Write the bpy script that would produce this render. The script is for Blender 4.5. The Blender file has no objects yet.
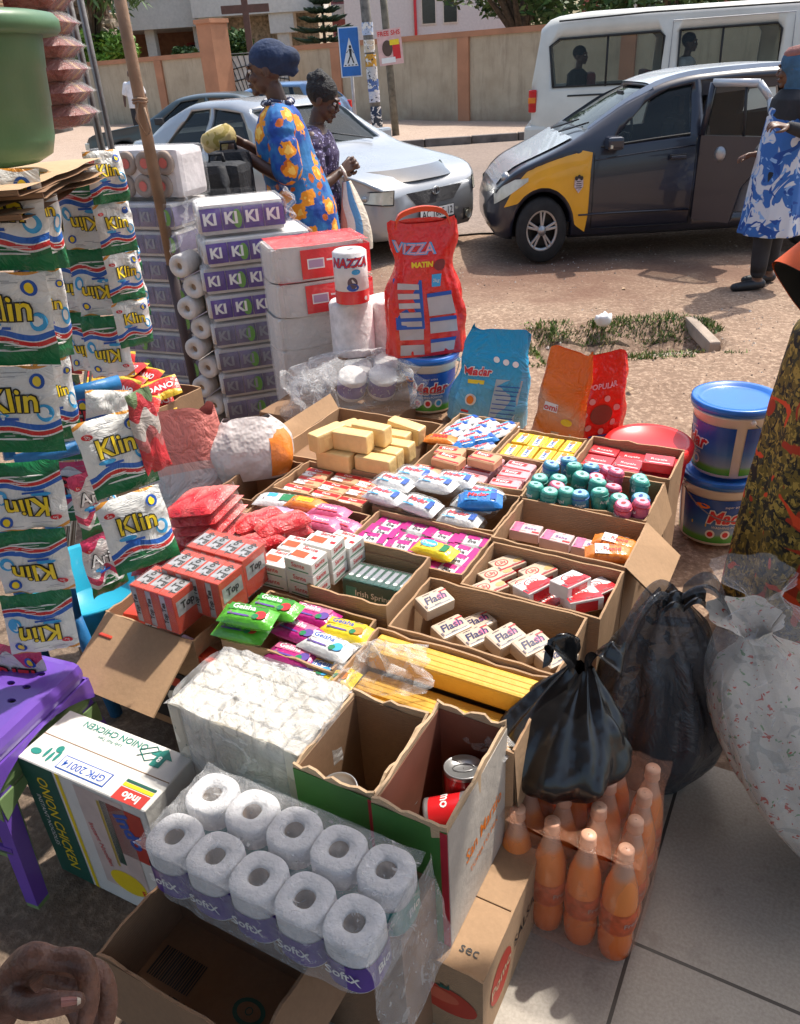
import bpy, bmesh, math, random
from mathutils import Vector, Matrix, noise
from math import sin, cos, pi, radians, sqrt, atan2, hypot
random.seed(7)
sc = bpy.context.scene
COL = sc.collection
R = radians
# ------------------------------------------------------------ camera, sky, sun, exposure
CAM_H = 1.55; PITCH = R(29.6); ROLL = R(3.5); FPX = 790.0
cd = bpy.data.cameras.new('camera'); cam = bpy.data.objects.new('camera', cd); COL.objects.link(cam)
cd.sensor_fit = 'VERTICAL'; cd.sensor_height = 24.0; cd.lens = 24.0 * FPX / 1024.0
cd.clip_start = 0.05; cd.clip_end = 2000
cam.matrix_world = Matrix.Translation((0, 0, CAM_H)) @ Matrix.Rotation(pi/2 - PITCH, 4, 'X') @ Matrix.Rotation(-ROLL, 4, 'Z')
sc.camera = cam
SUN = Vector((0.50, 0.42, 1.12)).normalized()
w = bpy.data.worlds.new('World'); sc.world = w; w.use_nodes = True
nt = w.node_tree; nt.nodes.clear()
wo = nt.nodes.new('ShaderNodeOutputWorld'); bgn = nt.nodes.new('ShaderNodeBackground'); sky = nt.nodes.new('ShaderNodeTexSky')
sky.sky_type = 'NISHITA'; sky.sun_disc = False; sky.sun_elevation = math.asin(SUN.z); sky.sun_rotation = atan2(SUN.x, SUN.y)
sky.dust_density = 4.0; sky.air_density = 1.3; sky.ozone_density = 1.0
bgn.inputs[1].default_value = 0.15
nt.links.new(sky.outputs[0], bgn.inputs[0]); nt.links.new(bgn.outputs[0], wo.inputs[0])
sl = bpy.data.lights.new('sun', 'SUN'); sl.energy = 3.4; sl.angle = R(1.0); sl.color = (1.0, 0.95, 0.87)
so = bpy.data.objects.new('sun', sl); COL.objects.link(so); so.rotation_euler = SUN.to_track_quat('Z', 'Y').to_euler()
sc.view_settings.view_transform = 'Standard'; sc.view_settings.look = 'None'; sc.view_settings.gamma = 1.0
sc.view_settings.exposure = 0.66
sc.render.resolution_x = 800; sc.render.resolution_y = 1024
try:
    sc.cycles.max_bounces = 8; sc.cycles.transparent_max_bounces = 24; sc.cycles.transmission_bounces = 4; sc.cycles.use_denoising = True
except Exception: pass

# ------------------------------------------------------------ helpers
def P(px, py, z=None, y=None):
    """point of the place seen at a pixel of the photograph, on the height z or at the distance y"""
    a = (px - 400) / FPX; b = (512 - py) / FPX
    a, b = a*cos(ROLL) + b*sin(ROLL), -a*sin(ROLL) + b*cos(ROLL)
    d = (a, cos(PITCH) + b*sin(PITCH), -sin(PITCH) + b*cos(PITCH))
    t = (z - CAM_H)/d[2] if y is None else y/d[1]
    return Vector((d[0]*t, d[1]*t, CAM_H + d[2]*t))
def UV(u, v, z=0): return Vector((.8660254*u + .5*v, -.5*u + .8660254*v, z))
GRID = Matrix.Rotation(R(-30), 4, 'Z')
def T(x, y, z): return Matrix.Translation((x, y, z))
def RX(a): return Matrix.Rotation(R(a), 4, 'X')
def RY(a): return Matrix.Rotation(R(a), 4, 'Y')
def RZ(a): return Matrix.Rotation(R(a), 4, 'Z')
def S(x, y, z): return Matrix.Diagonal((x, y, z, 1))

MATS = {}
def _new(name):
    m = bpy.data.materials.new(name); m.use_nodes = True; n = m.node_tree.nodes; n.clear()
    o = n.new('ShaderNodeOutputMaterial'); b = n.new('ShaderNodeBsdfPrincipled'); m.node_tree.links.new(b.outputs[0], o.inputs[0])
    MATS[name] = m
    return m, m.node_tree, b
def _coord(t, kind='Object', scale=1.0):
    c = t.nodes.new('ShaderNodeTexCoord')
    return c.outputs[kind]
def _noise(t, vec, scale, detail=4, rough=.55, dist=0):
    n = t.nodes.new('ShaderNodeTexNoise'); n.inputs['Scale'].default_value = scale; n.inputs['Detail'].default_value = detail
    n.inputs['Roughness'].default_value = rough; n.inputs['Distortion'].default_value = dist
    t.links.new(vec, n.inputs['Vector']); return n.outputs['Fac']
def _ramp(t, fac, stops, interp='LINEAR'):
    r = t.nodes.new('ShaderNodeValToRGB'); r.color_ramp.interpolation = interp; e = r.color_ramp.elements
    while len(e) > 1: e.remove(e[-1])
    e[0].position = stops[0][0]; e[0].color = (*stops[0][1], 1)
    for p, c in stops[1:]:
        k = e.new(p); k.color = (*c, 1)
    t.links.new(fac, r.inputs[0]); return r.outputs[0]
def _mix(t, fac, a, b, mode='MIX'):
    m = t.nodes.new('ShaderNodeMix'); m.data_type = 'RGBA'; m.blend_type = mode
    for s, v in ((m.inputs[0], fac), (m.inputs[6], a), (m.inputs[7], b)):
        if isinstance(v, (int, float)): s.default_value = v
        elif isinstance(v, tuple): s.default_value = (*v, 1)
        else: t.links.new(v, s)
    return m.outputs[2]
def _math(t, op, a, b=0.0):
    m = t.nodes.new('ShaderNodeMath'); m.operation = op
    for s, v in ((m.inputs[0], a), (m.inputs[1], b)):
        if isinstance(v, (int, float)): s.default_value = v
        else: t.links.new(v, s)
    return m.outputs[0]
def _bump(t, b, h, strength, dist=.01):
    k = t.nodes.new('ShaderNodeBump'); k.inputs['Strength'].default_value = strength; k.inputs['Distance'].default_value = dist
    t.links.new(h, k.inputs['Height']); t.links.new(k.outputs[0], b.inputs['Normal'])
def hx(h):
    h = h.lstrip('#'); c = [int(h[i:i+2], 16)/255 for i in (0, 2, 4)]
    return tuple((x/12.92 if x <= .04045 else ((x+.055)/1.055)**2.4) for x in c)
def mat(name, c, rough=.5, metal=0, var=.12, vs=9, bump=.0, bs=60, bd=.01, coat=0, spec=.5, sheen=0, coord='Object'):
    """a plain painted / plastic / cloth surface, with slight uneven tone and optional fine relief"""
    if name in MATS: return MATS[name]
    if isinstance(c, str): c = hx(c)
    m, t, b = _new(name)
    v = _coord(t, coord)
    f = _noise(t, v, vs)
    lo = tuple(x*(1-var*1.6) for x in c); hi = tuple(min(1, x*(1+var)) for x in c)
    t.links.new(_ramp(t, f, [(.3, lo), (.7, hi)]), b.inputs['Base Color'])
    b.inputs['Roughness'].default_value = rough; b.inputs['Metallic'].default_value = metal
    b.inputs['Coat Weight'].default_value = coat; b.inputs['Specular IOR Level'].default_value = spec
    if bump: _bump(t, b, _noise(t, v, bs, 3), bump, bd)
    return m
def film(name, c=(1, 1, 1), dens=.25, rough=.18, bs=22, bump=.8, bd=.02):
    """thin crinkled clear plastic"""
    if name in MATS: return MATS[name]
    m, t, b = _new(name)
    b.inputs['Base Color'].default_value = (*c, 1); b.inputs['Roughness'].default_value = rough
    v = _coord(t); n1 = _noise(t, v, bs, 5, .65, 1.6); _bump(t, b, n1, bump, bd)
    tr = t.nodes.new('ShaderNodeBsdfTransparent'); mx = t.nodes.new('ShaderNodeMixShader')
    lw = t.nodes.new('ShaderNodeLayerWeight'); lw.inputs[0].default_value = .35
    a = _math(t, 'MULTIPLY', _math(t, 'POWER', lw.outputs['Facing'], 2.5), .30)
    st = _math(t, 'MULTIPLY', _math(t, 'GREATER_THAN', _noise(t, v, bs*.8, 3, .6, 2.5), .62), dens*.7)
    fac = _math(t, 'MINIMUM', _math(t, 'ADD', _math(t, 'ADD', a, dens), st), 1.0)
    o = [x for x in t.nodes if x.type == 'OUTPUT_MATERIAL'][0]
    t.links.new(fac, mx.inputs[0]); t.links.new(tr.outputs[0], mx.inputs[1]); t.links.new(b.outputs[0], mx.inputs[2]); t.links.new(mx.outputs[0], o.inputs[0])
    return m
def glass(name, c=(.05, .06, .06), dens=.35, rough=.03):
    if name in MATS: return MATS[name]
    m, t, b = _new(name)
    b.inputs['Base Color'].default_value = (*c, 1); b.inputs['Roughness'].default_value = rough; b.inputs['Specular IOR Level'].default_value = .8
    tr = t.nodes.new('ShaderNodeBsdfTransparent'); tr.inputs[0].default_value = (.85, .9, .87, 1); mx = t.nodes.new('ShaderNodeMixShader')
    lw = t.nodes.new('ShaderNodeLayerWeight'); lw.inputs[0].default_value = .3
    fac = _math(t, 'MINIMUM', _math(t, 'ADD', lw.outputs['Fresnel'], dens), 1.0)
    o = [x for x in t.nodes if x.type == 'OUTPUT_MATERIAL'][0]
    t.links.new(fac, mx.inputs[0]); t.links.new(tr.outputs[0], mx.inputs[1]); t.links.new(b.outputs[0], mx.inputs[2]); t.links.new(mx.outputs[0], o.inputs[0])
    return m
def printed(name, stops, amp=.05, freq=6, ph=0, slope=0, rough=.32, crinkle=.5, bs=18, bd=.02, use='v', interp='CONSTANT', skew=0):
    """plastic sachet with printed bands: the bands follow the sheet's own UV"""
    if name in MATS: return MATS[name]
    m, t, b = _new(name)
    sx = t.nodes.new('ShaderNodeSeparateXYZ'); t.links.new(_coord(t, 'UV'), sx.inputs[0])
    U, V = (sx.outputs[0], sx.outputs[1]) if use == 'v' else (sx.outputs[1], sx.outputs[0])
    s = _math(t, 'SINE', _math(t, 'ADD', _math(t, 'MULTIPLY', U, freq), ph))
    f = _math(t, 'ADD', V, _math(t, 'ADD', _math(t, 'MULTIPLY', s, amp), _math(t, 'MULTIPLY', U, slope)))
    t.links.new(_ramp(t, f, stops, interp), b.inputs['Base Color'])
    b.inputs['Roughness'].default_value = rough
    if crinkle: _bump(t, b, _noise(t, _coord(t), bs, 4, .6, 1.2), crinkle, bd)
    return m
def patches(name, base, cols, scale=14, rough=.8, bump=.2, dist=.8, coord='Object'):
    """printed cloth: each colour of cols is a blotch pattern with its own threshold (colour, threshold, scale factor)"""
    if name in MATS: return MATS[name]
    m, t, b = _new(name); v = _coord(t, coord); c = base if not isinstance(base, str) else hx(base)
    for i, (cc, th, sf) in enumerate(cols):
        mp = t.nodes.new('ShaderNodeMapping'); mp.inputs['Location'].default_value = (i*3.7, i*1.9, i*5.1); t.links.new(v, mp.inputs[0])
        f = _ramp(t, _noise(t, mp.outputs[0], scale*sf, 2, .5, dist), [(th, (0, 0, 0)), (th+.015, (1, 1, 1))])
        c = _mix(t, f, c, hx(cc) if isinstance(cc, str) else cc)
    t.links.new(c, b.inputs['Base Color']); b.inputs['Roughness'].default_value = rough
    if bump: _bump(t, b, _noise(t, v, 30, 3), bump, .01)
    return m

def flowers(name, base, petal, petal2, centre, vine, scale=9):
    if name in MATS: return MATS[name]
    m, t, b = _new(name); v = _coord(t); c = _mix(t, _ramp(t, _noise(t, v, 5, 3), [(.45, (0, 0, 0)), (.55, (1, 1, 1))]), hx(base), hx(vine))
    wob = _math(t, 'MULTIPLY', _noise(t, v, scale*3.2, 2, .5), .55)
    for sc_, th, pc, off in ((scale*1.9, .42, vine, 3.0), (scale*1.4, .53, petal2, 7.0), (scale, .66, petal, 0.0)):
        mp = t.nodes.new('ShaderNodeMapping'); mp.inputs['Location'].default_value = (off, off*.7, off*.3); t.links.new(v, mp.inputs[0])
        vo = t.nodes.new('ShaderNodeTexVoronoi'); vo.inputs['Scale'].default_value = sc_; vo.inputs['Randomness'].default_value = 1.0; t.links.new(mp.outputs[0], vo.inputs['Vector'])
        d = _math(t, 'ADD', vo.outputs['Distance'], wob); c = _mix(t, _ramp(t, d, [(th, (1, 1, 1)), (th+.03, (0, 0, 0))]), c, hx(pc))
        if pc == petal: c = _mix(t, _ramp(t, d, [(th-.17, (1, 1, 1)), (th-.15, (0, 0, 0))]), c, hx(centre))
    t.links.new(c, b.inputs['Base Color']); b.inputs['Roughness'].default_value = .8; _bump(t, b, _noise(t, v, 14, 3), .4, .02); return m

class MB:
    def __init__(s): s.v = []; s.f = []; s.fm = []; s.fs = []; s.uv = {}; s.mats = []
    def mi(s, m):
        if m not in s.mats: s.mats.append(m)
        return s.mats.index(m)
    def add(s, vs, fs, m, M=None, smooth=False, uvs=None):
        b = len(s.v); k = s.mi(m)
        for i, p in enumerate(vs):
            p = Vector(p); s.v.append(M @ p if M else p)
            if uvs: s.uv[b+i] = uvs[i]
        for f in fs: s.f.append([b+i for i in f]); s.fm.append(k); s.fs.append(smooth)
        return s
    def box(s, x0, x1, y0, y1, z0, z1, m, M=None, r=0):
        if r:
            bm = bmesh.new(); bmesh.ops.create_cube(bm, size=1.0)
            for v in bm.verts: v.co = Vector(((v.co.x+.5)*(x1-x0)+x0, (v.co.y+.5)*(y1-y0)+y0, (v.co.z+.5)*(z1-z0)+z0))
            bmesh.ops.bevel(bm, geom=list(bm.edges), offset=r, segments=2 if r > .004 else 1, affect='EDGES', profile=.6)
            bm.verts.index_update(); bm.verts.ensure_lookup_table()
            s.add([v.co.copy() for v in bm.verts], [[v.index for v in f.verts] for f in bm.faces], m, M); bm.free(); return s
        v = [(x, y, z) for z in (z0, z1) for y in (y0, y1) for x in (x0, x1)]
        return s.add(v, [(0, 2, 3, 1), (4, 5, 7, 6), (0, 1, 5, 4), (2, 6, 7, 3), (0, 4, 6, 2), (1, 3, 7, 5)], m, M)
    def prism(s, pts, z0, z1, m, M=None, smooth=False):
        n = len(pts); v = [(p[0], p[1], z0) for p in pts] + [(p[0], p[1], z1) for p in pts]
        return s.add(v, [list(range(n))[::-1], list(range(n, 2*n))] + [(i, (i+1) % n, n+(i+1) % n, n+i) for i in range(n)], m, M, smooth)
    def surf(s, fn, nu, nv, m, M=None, closed_u=False, smooth=True, uvr=(0, 1, 0, 1)):
        v = []; uvs = []
        for j in range(nv+1):
            for i in range(nu+1):
                a = i/nu; c = j/nv; v.append(fn(a, c)); uvs.append((uvr[0]+a*(uvr[1]-uvr[0]), uvr[2]+c*(uvr[3]-uvr[2])))
        w_ = nu+1
        return s.add(v, [(j*w_+i, j*w_+i+1, (j+1)*w_+i+1, (j+1)*w_+i) for j in range(nv) for i in range(nu)], m, M, smooth, uvs)
    def lathe(s, prof, n, m, M=None, smooth=True, cap=True):
        v = []; f = []
        for r, z in prof:
            for i in range(n): a = 2*pi*i/n; v.append((r*cos(a), r*sin(a), z))
        for j in range(len(prof)-1):
            for i in range(n): f.append((j*n+i, j*n+(i+1) % n, (j+1)*n+(i+1) % n, (j+1)*n+i))
        if cap: f.append(list(range(n))[::-1]); f.append(list(range((len(prof)-1)*n, len(prof)*n)))
        return s.add(v, f, m, M, smooth)
    def rings(s, rings, m, M=None, smooth=True, cap=True, n=None):
        """rings: lists of points, each the same length"""
        n = len(rings[0]); v = [p for r in rings for p in r]; f = []
        for j in range(len(rings)-1):
            for i in range(n): f.append((j*n+i, j*n+(i+1) % n, (j+1)*n+(i+1) % n, (j+1)*n+i))
        if cap: f.append(list(range(n))[::-1]); f.append(list(range((len(rings)-1)*n, len(rings)*n)))
        return s.add(v, f, m, M, smooth)
    def tube(s, pts, rad, m, n=8, M=None, smooth=True, flat=1.0):
        pts = [Vector(p) for p in pts]; rad = rad if isinstance(rad, (list, tuple)) else [rad]*len(pts)
        R_ = []; up = Vector((0, 0, 1))
        for i, p in enumerate(pts):
            d = (pts[min(i+1, len(pts)-1)] - pts[max(i-1, 0)]).normalized()
            a = d.cross(up if abs(d.dot(up)) < .95 else Vector((1, 0, 0))).normalized(); b = a.cross(d).normalized()
            R_.append([p + (a*cos(2*pi*k/n) + b*sin(2*pi*k/n)*flat)*rad[i] for k in range(n)])
        return s.rings(R_, m, M, smooth)
    def ball(s, c, r, m, M=None, nu=14, nv=9, sc=(1, 1, 1)):
        pr = [(max(.0005, r*sin(pi*j/nv)), -r*cos(pi*j/nv)) for j in range(nv+1)]
        MM = T(*c) @ S(*sc); return s.lathe(pr, nu, m, (M @ MM) if M else MM)
    def text(s, body, size, m, M=None, fn=None, bold=0, sx=1.0, shear=0, align='CENTER'):
        vs, fs = glyphs(body, bold, shear, align)
        v = [Vector((p[0]*size*sx, p[1]*size, 0)) for p in vs]
        if fn: v = [fn(p.x, p.y) for p in v]
        return s.add(v, fs, m, M)
    def rect(s, x, y, w_, h, m, M=None, z=0, fn=None):
        q = [(x-w_/2, y-h/2), (x+w_/2, y-h/2), (x+w_/2, y+h/2), (x-w_/2, y+h/2)]
        return s.add([fn(*p) if fn else (p[0], p[1], z) for p in q], [(0, 1, 2, 3)], m, M)
    def disc(s, x, y, rx, ry, m, M=None, z=0, n=20, fn=None, rot=0):
        q = []
        for i in range(n):
            a = 2*pi*i/n; cx, cy = rx*cos(a), ry*sin(a); cx, cy = cx*cos(rot)-cy*sin(rot)+x, cx*sin(rot)+cy*cos(rot)+y
            q.append(fn(cx, cy) if fn else (cx, cy, z))
        return s.add(q, [list(range(n))], m, M)
    def mesh(s, name):
        me = bpy.data.meshes.new(name); me.from_pydata([tuple(p) for p in s.v], [], s.f)
        for m in s.mats: me.materials.append(m)
        me.polygons.foreach_set('material_index', s.fm); me.polygons.foreach_set('use_smooth', s.fs)
        if s.uv:
            ul = me.uv_layers.new(name='UVMap')
            for l in me.loops: ul.data[l.index].uv = s.uv.get(l.vertex_index, (0, 0))
        me.update(); return me
    def build(s, name, parent=None, M=None):
        o = bpy.data.objects.new(name, s.mesh(name)); COL.objects.link(o)
        if parent: o.parent = parent
        if M is not None: o.matrix_basis = M
        return o
_G = {}
def glyphs(body, bold, shear, align):
    k = (body, bold, shear, align)
    if k not in _G:
        c = bpy.data.curves.new('t', 'FONT'); c.body = body; c.align_x = align; c.align_y = 'CENTER'; c.offset = bold; c.shear = shear
        c.resolution_u = 2; c.size = 1.0
        o = bpy.data.objects.new('t', c); COL.objects.link(o)
        dg = bpy.context.evaluated_depsgraph_get(); me = bpy.data.meshes.new_from_object(o.evaluated_get(dg))
        _G[k] = ([tuple(v.co) for v in me.vertices], [list(p.vertices) for p in me.polygons])
        bpy.data.objects.remove(o); bpy.data.curves.remove(c); bpy.data.meshes.remove(me)
    return _G[k]
def bake(o, mods):
    """apply modifiers and keep one mesh"""
    for ty, kw in mods:
        md = o.modifiers.new(ty, ty)
        for a, b in kw.items(): setattr(md, a, b)
    dg = bpy.context.evaluated_depsgraph_get(); me = bpy.data.meshes.new_from_object(o.evaluated_get(dg))
    o.modifiers.clear(); old = o.data; o.data = me; bpy.data.meshes.remove(old); return o
def fuse(mb, name, voxel, parent=None, smooth=3, dec=None, M=None):
    o = mb.build(name, parent, M); m0 = mb.mats[0]
    bake(o, [('REMESH', dict(mode='VOXEL', voxel_size=voxel, use_smooth_shade=True)), ('SMOOTH', dict(factor=.5, iterations=smooth))])
    o.data.materials.clear(); o.data.materials.append(m0); o.data.name = name
    return o
def boolean(o, cutters):
    """cut holes out of a closed shell (cutters: MB objects)"""
    cs = [c.build('cut') for c in cutters]
    for x in cs + [o]:
        bm = bmesh.new(); bm.from_mesh(x.data); bmesh.ops.recalc_face_normals(bm, faces=bm.faces); bm.to_mesh(x.data); bm.free()
    for c in cs: c.parent = o.parent
    bake(o, [('BOOLEAN', dict(operation='DIFFERENCE', object=c, solver='EXACT')) for c in cs])
    for c in cs:
        me = c.data; bpy.data.objects.remove(c); bpy.data.meshes.remove(me)
    return o
def empty(name, loc=(0, 0, 0), M=None):
    o = bpy.data.objects.new(name, None); o.empty_display_size = .1; COL.objects.link(o)
    if M is not None: o.matrix_basis = M
    else: o.location = loc
    return o
def tag(o, label=None, cat=None, group=None, kind=None):
    for k, v in (('label', label), ('category', cat), ('group', group), ('kind', kind)):
        if v: o[k] = v
    return o
def copy_tree(o, parent=None):
    c = o.copy(); COL.objects.link(c)
    if parent: c.parent = parent
    for ch in KIDS.get(o.name, ()): copy_tree(ch, c)
    return c
KIDS = {}
def kids(root):
    """note the tree once, so that copying stays fast"""
    KIDS[root.name] = list(root.children)
    for c in root.children: kids(c)
    return root
def copies(proto, places, label, cat=None, group=None, first=True):
    """places: matrices, or (matrix, label) pairs"""
    kids(proto)
    out = []
    for i, pl in enumerate(places):
        M, lb = pl if isinstance(pl, tuple) else (pl, label)
        o = proto if (i == 0 and first) else copy_tree(proto)
        o.matrix_basis = M; out.append(o)
        tag(o, lb, cat or proto.get('category'), group)
    return out
def nz(x, y=0, z=0, s=1.0): return noise.noise(Vector((x*s, y*s, z*s)))

# ------------------------------------------------------------ colours
WHITE = mat('white_plastic', (.78, .78, .76), .35, var=.04)
PAPER = mat('white_paper', (.74, .73, .70), .7, var=.05, bump=.15, bs=90)
INKK = mat('black_ink', (.015, .015, .015), .5)
INKR = mat('red_ink', (.62, .02, .025), .4, var=.05)
INKB = mat('blue_ink', (.015, .09, .42), .4, var=.05)
INKLB = mat('light_blue_ink', (.05, .38, .72), .4, var=.05)
INKG = mat('green_ink', (.01, .20, .07), .4, var=.05)
INKY = mat('yellow_ink', (.85, .62, .02), .4, var=.05)
INKO = mat('orange_ink', (.85, .22, .02), .4, var=.05)
INKM = mat('magenta_ink', (.50, .02, .22), .4, var=.05)
INKP = mat('purple_ink', (.12, .06, .32), .4, var=.08)
INKW = mat('white_ink', (.8, .8, .78), .4, var=.03)
GREY = mat('grey_print', (.25, .26, .30), .5)
RED = mat('red_plastic', (.68, .02, .02), .3, var=.05)
BLUEP = mat('blue_plastic', (.01, .13, .50), .3, var=.06)
CLEAR = film('clear_film', dens=.03)
MILKY = film('milky_film', dens=.22, rough=.25)
STEEL = mat('dull_steel', (.22, .21, .20), .5, .6, var=.2, bump=.2, bs=40)
RUBBER = mat('rubber', (.02, .02, .02), .8, var=.2)
def _cardboard(name, c, stripe=0):
    m, t, b = _new(name); v = _coord(t)
    f = _noise(t, v, 7, 5, .6); g = _noise(t, v, 90, 3, .7)
    col = _ramp(t, f, [(.25, tuple(x*.82 for x in c)), (.75, tuple(x*1.1 for x in c))])
    col = _mix(t, .25, col, _ramp(t, g, [(.3, tuple(x*.7 for x in c)), (.7, tuple(x*1.2 for x in c))]))
    wv = t.nodes.new('ShaderNodeTexWave'); wv.bands_direction = 'Z'; wv.inputs['Scale'].default_value = 55; wv.inputs['Distortion'].default_value = .4
    t.links.new(v, wv.inputs[0])
    t.links.new(col, b.inputs['Base Color']); b.inputs['Roughness'].default_value = .85
    h = _math(t, 'ADD', _math(t, 'MULTIPLY', wv.outputs['Fac'], .12), _math(t, 'MULTIPLY', f, .9)); _bump(t, b, h, .45, .012)
    return m
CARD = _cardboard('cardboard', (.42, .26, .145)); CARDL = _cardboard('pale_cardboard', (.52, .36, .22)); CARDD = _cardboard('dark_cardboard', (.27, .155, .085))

# ============================================================ THE SETTING
def struct(o): o['kind'] = 'structure'; return o
def ground_mat(name, c1, c2, c3, sc_=1.0, rough=.95, bump=.6):
    m, t, b = _new(name); v = _coord(t)
    f = _noise(t, v, .55*sc_, 6, .6, .6); g = _noise(t, v, 5*sc_, 6, .7); h = _noise(t, v, 45*sc_, 3, .7)
    col = _ramp(t, f, [(.3, c1), (.5, c2), (.72, c3)])
    col = _mix(t, .55, col, _ramp(t, g, [(.25, tuple(x*.55 for x in c2)), (.5, c2), (.8, tuple(min(1, x*1.35) for x in c2))]))
    col = _mix(t, .5, col, _ramp(t, h, [(.3, tuple(x*.5 for x in c2)), (.5, c2), (.72, tuple(min(1, x*1.6) for x in c3))]))
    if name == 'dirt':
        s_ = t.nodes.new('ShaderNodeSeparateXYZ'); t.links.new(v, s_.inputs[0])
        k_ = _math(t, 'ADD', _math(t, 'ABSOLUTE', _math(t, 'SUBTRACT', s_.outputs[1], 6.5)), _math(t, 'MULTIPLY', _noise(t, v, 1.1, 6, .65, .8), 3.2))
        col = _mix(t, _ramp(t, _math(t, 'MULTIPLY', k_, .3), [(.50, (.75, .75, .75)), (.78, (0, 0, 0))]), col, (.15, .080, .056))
    t.links.new(col, b.inputs['Base Color']); b.inputs['Roughness'].default_value = rough; b.inputs['Specular IOR Level'].default_value = .2
    _bump(t, b, _math(t, 'ADD', g, _math(t, 'MULTIPLY', h, .35)), bump, .03); return m
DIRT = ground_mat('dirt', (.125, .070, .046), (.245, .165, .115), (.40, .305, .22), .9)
ROADM = ground_mat('dusty_asphalt', (.17, .125, .10), (.225, .175, .145), (.27, .225, .19), .8, bump=.3)
PAVE = ground_mat('dusty_pavement', (.27, .19, .14), (.36, .27, .21), (.44, .35, .28), .7, bump=.4)
def axis(lo, a, b, hi, st, far):
    x = []; k = a
    while k < b: x.append(k); k += st
    x.append(b); l = [a]; g = st
    while l[-1] > lo: g *= 1.5; l.append(max(lo, l[-1]-g))
    r = [b]; g = st
    while r[-1] < hi: g *= 1.5; r.append(min(hi, r[-1]+g))
    return l[:0:-1] + x + r[1:]
HX0, HX1, HY0, HY1 = .88, 2.02, 4.45, 5.15
def gh(x, y):
    z = -.035 + .018*nz(x, y, 0, 1.3) + .012*nz(x, y, 3, 5)
    if y < 2.6: z -= .0
    # the broken drain opening
    sx = min((x-HX0)/.12, (HX1-x)/.10); sy = min((y-HY0)/.10, (HY1-y)/.25); s = max(0, min(1, min(sx, sy) + .5*nz(x, y, 9, 4)))
    z -= .17*s*(1 if y < 4.95 else .7)
    if abs(x-1.4) < 1.2 and abs(y-4.8) < .9: z += .02*(1-s)
    return z if y < 7.6 else z*max(0, 1-(y-7.6)) - .03*min(1, max(0, y-7.6))
xs = axis(-400, -4, 4.5, 400, .07, 0); ys = axis(-300, -1.0, 8.0, 900, .07, 0)
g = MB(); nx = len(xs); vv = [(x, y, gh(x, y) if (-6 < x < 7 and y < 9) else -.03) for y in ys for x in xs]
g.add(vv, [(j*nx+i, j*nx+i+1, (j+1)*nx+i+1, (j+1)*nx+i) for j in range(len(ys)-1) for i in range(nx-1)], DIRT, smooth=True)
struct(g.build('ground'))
# the road: its near edge is ragged where dirt has washed over it
r = MB(); v = []
N = 120
for i in range(N+1):
    x = -60 + 120*i/N
    v += [(x, 8.3 + .5*nz(x, 0, 5, .6) - .03*x, -.012), (x, 18.05 + .155*x*.6, -.02)]
r.add(v, [(2*i, 2*i+2, 2*i+3, 2*i+1) for i in range(N)], ROADM); struct(r.build('road'))
KERBC = mat('old_kerb_concrete', (.15, .13, .12), .9, var=.35, vs=3, bump=.5, bs=14)
def ky(x): return 18.05 + .093*x
k = MB(); p = MB(); n = 80
for i in range(n):
    x0 = -40 + i*1.0; x1 = x0 + .97; dz = .02*nz(x0, 1, 2, 3)
    k.box(x0, x1, 0, .16, -.05, .13+dz, KERBC, T(0, ky(x0), 0) @ RZ(2), r=.02)
struct(k.build('kerb'))
v = []; M_ = 60
for i in range(M_+1):
    x = -40 + 80*i/M_
    for j in range(7): yy = ky(x)+.14 + j*1.9; v.append((x, yy, .11 + .03*j + (.05*nz(x, yy, 0, .8)) * (j > 0)))
p.add(v, [(i*7+j, (i+1)*7+j, (i+1)*7+j+1, i*7+j+1) for i in range(M_) for j in range(6)], PAVE, smooth=True); struct(p.build('pavement'))
# shop floor tiles (front right) and rough concrete (front left)
m, t, b = _new('floor_tiles'); mp = t.nodes.new('ShaderNodeMapping'); mp.vector_type = 'POINT'
sx = t.nodes.new('ShaderNodeSeparateXYZ'); t.links.new(_coord(t), sx.inputs[0])
def edge(o, off, size):
    q = _math(t, 'FRACT', _math(t, 'DIVIDE', _math(t, 'SUBTRACT', o, off), size)); q = _math(t, 'ABSOLUTE', _math(t, 'SUBTRACT', q, .5)); return _math(t, 'GREATER_THAN', q, .5-.0065)
gr = _math(t, 'MAXIMUM', edge(sx.outputs[0], -.112, .555), edge(sx.outputs[1], 1.015, .555))
f = _noise(t, _coord(t), 3, 6, .6); s2 = _noise(t, _coord(t), 160, 2, .6)
c = _ramp(t, f, [(.3, (.33, .285, .23)), (.7, (.45, .40, .33))]); c = _mix(t, .35, c, _ramp(t, s2, [(.35, (.25, .215, .17)), (.65, (.48, .42, .35))]))
c = _mix(t, _ramp(t, _noise(t, _coord(t), 9, 5, .7), [(.56, (0, 0, 0)), (.7, (.5, .5, .5))]), c, (.17, .13, .10))
c = _mix(t, gr, c, (.05, .042, .035)); t.links.new(c, b.inputs['Base Color']); b.inputs['Roughness'].default_value = .38
_bump(t, b, _math(t, 'SUBTRACT', f, gr), .25, .01); TILES = MATS['floor_tiles']
fl = MB(); fl.box(-.62, 1.35, -1.2, 1.55, -.12, .0, TILES); struct(fl.build('tiled_floor', M=GRID))
CONC = ground_mat('rough_concrete', (.10, .068, .045), (.17, .12, .085), (.25, .185, .135), 1.2, .8, .4)
fl = MB(); fl.box(-3.0, -.625, -1.2, 1.55, -.12, -.012, CONC); struct(fl.build('concrete_floor', M=GRID))

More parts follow.
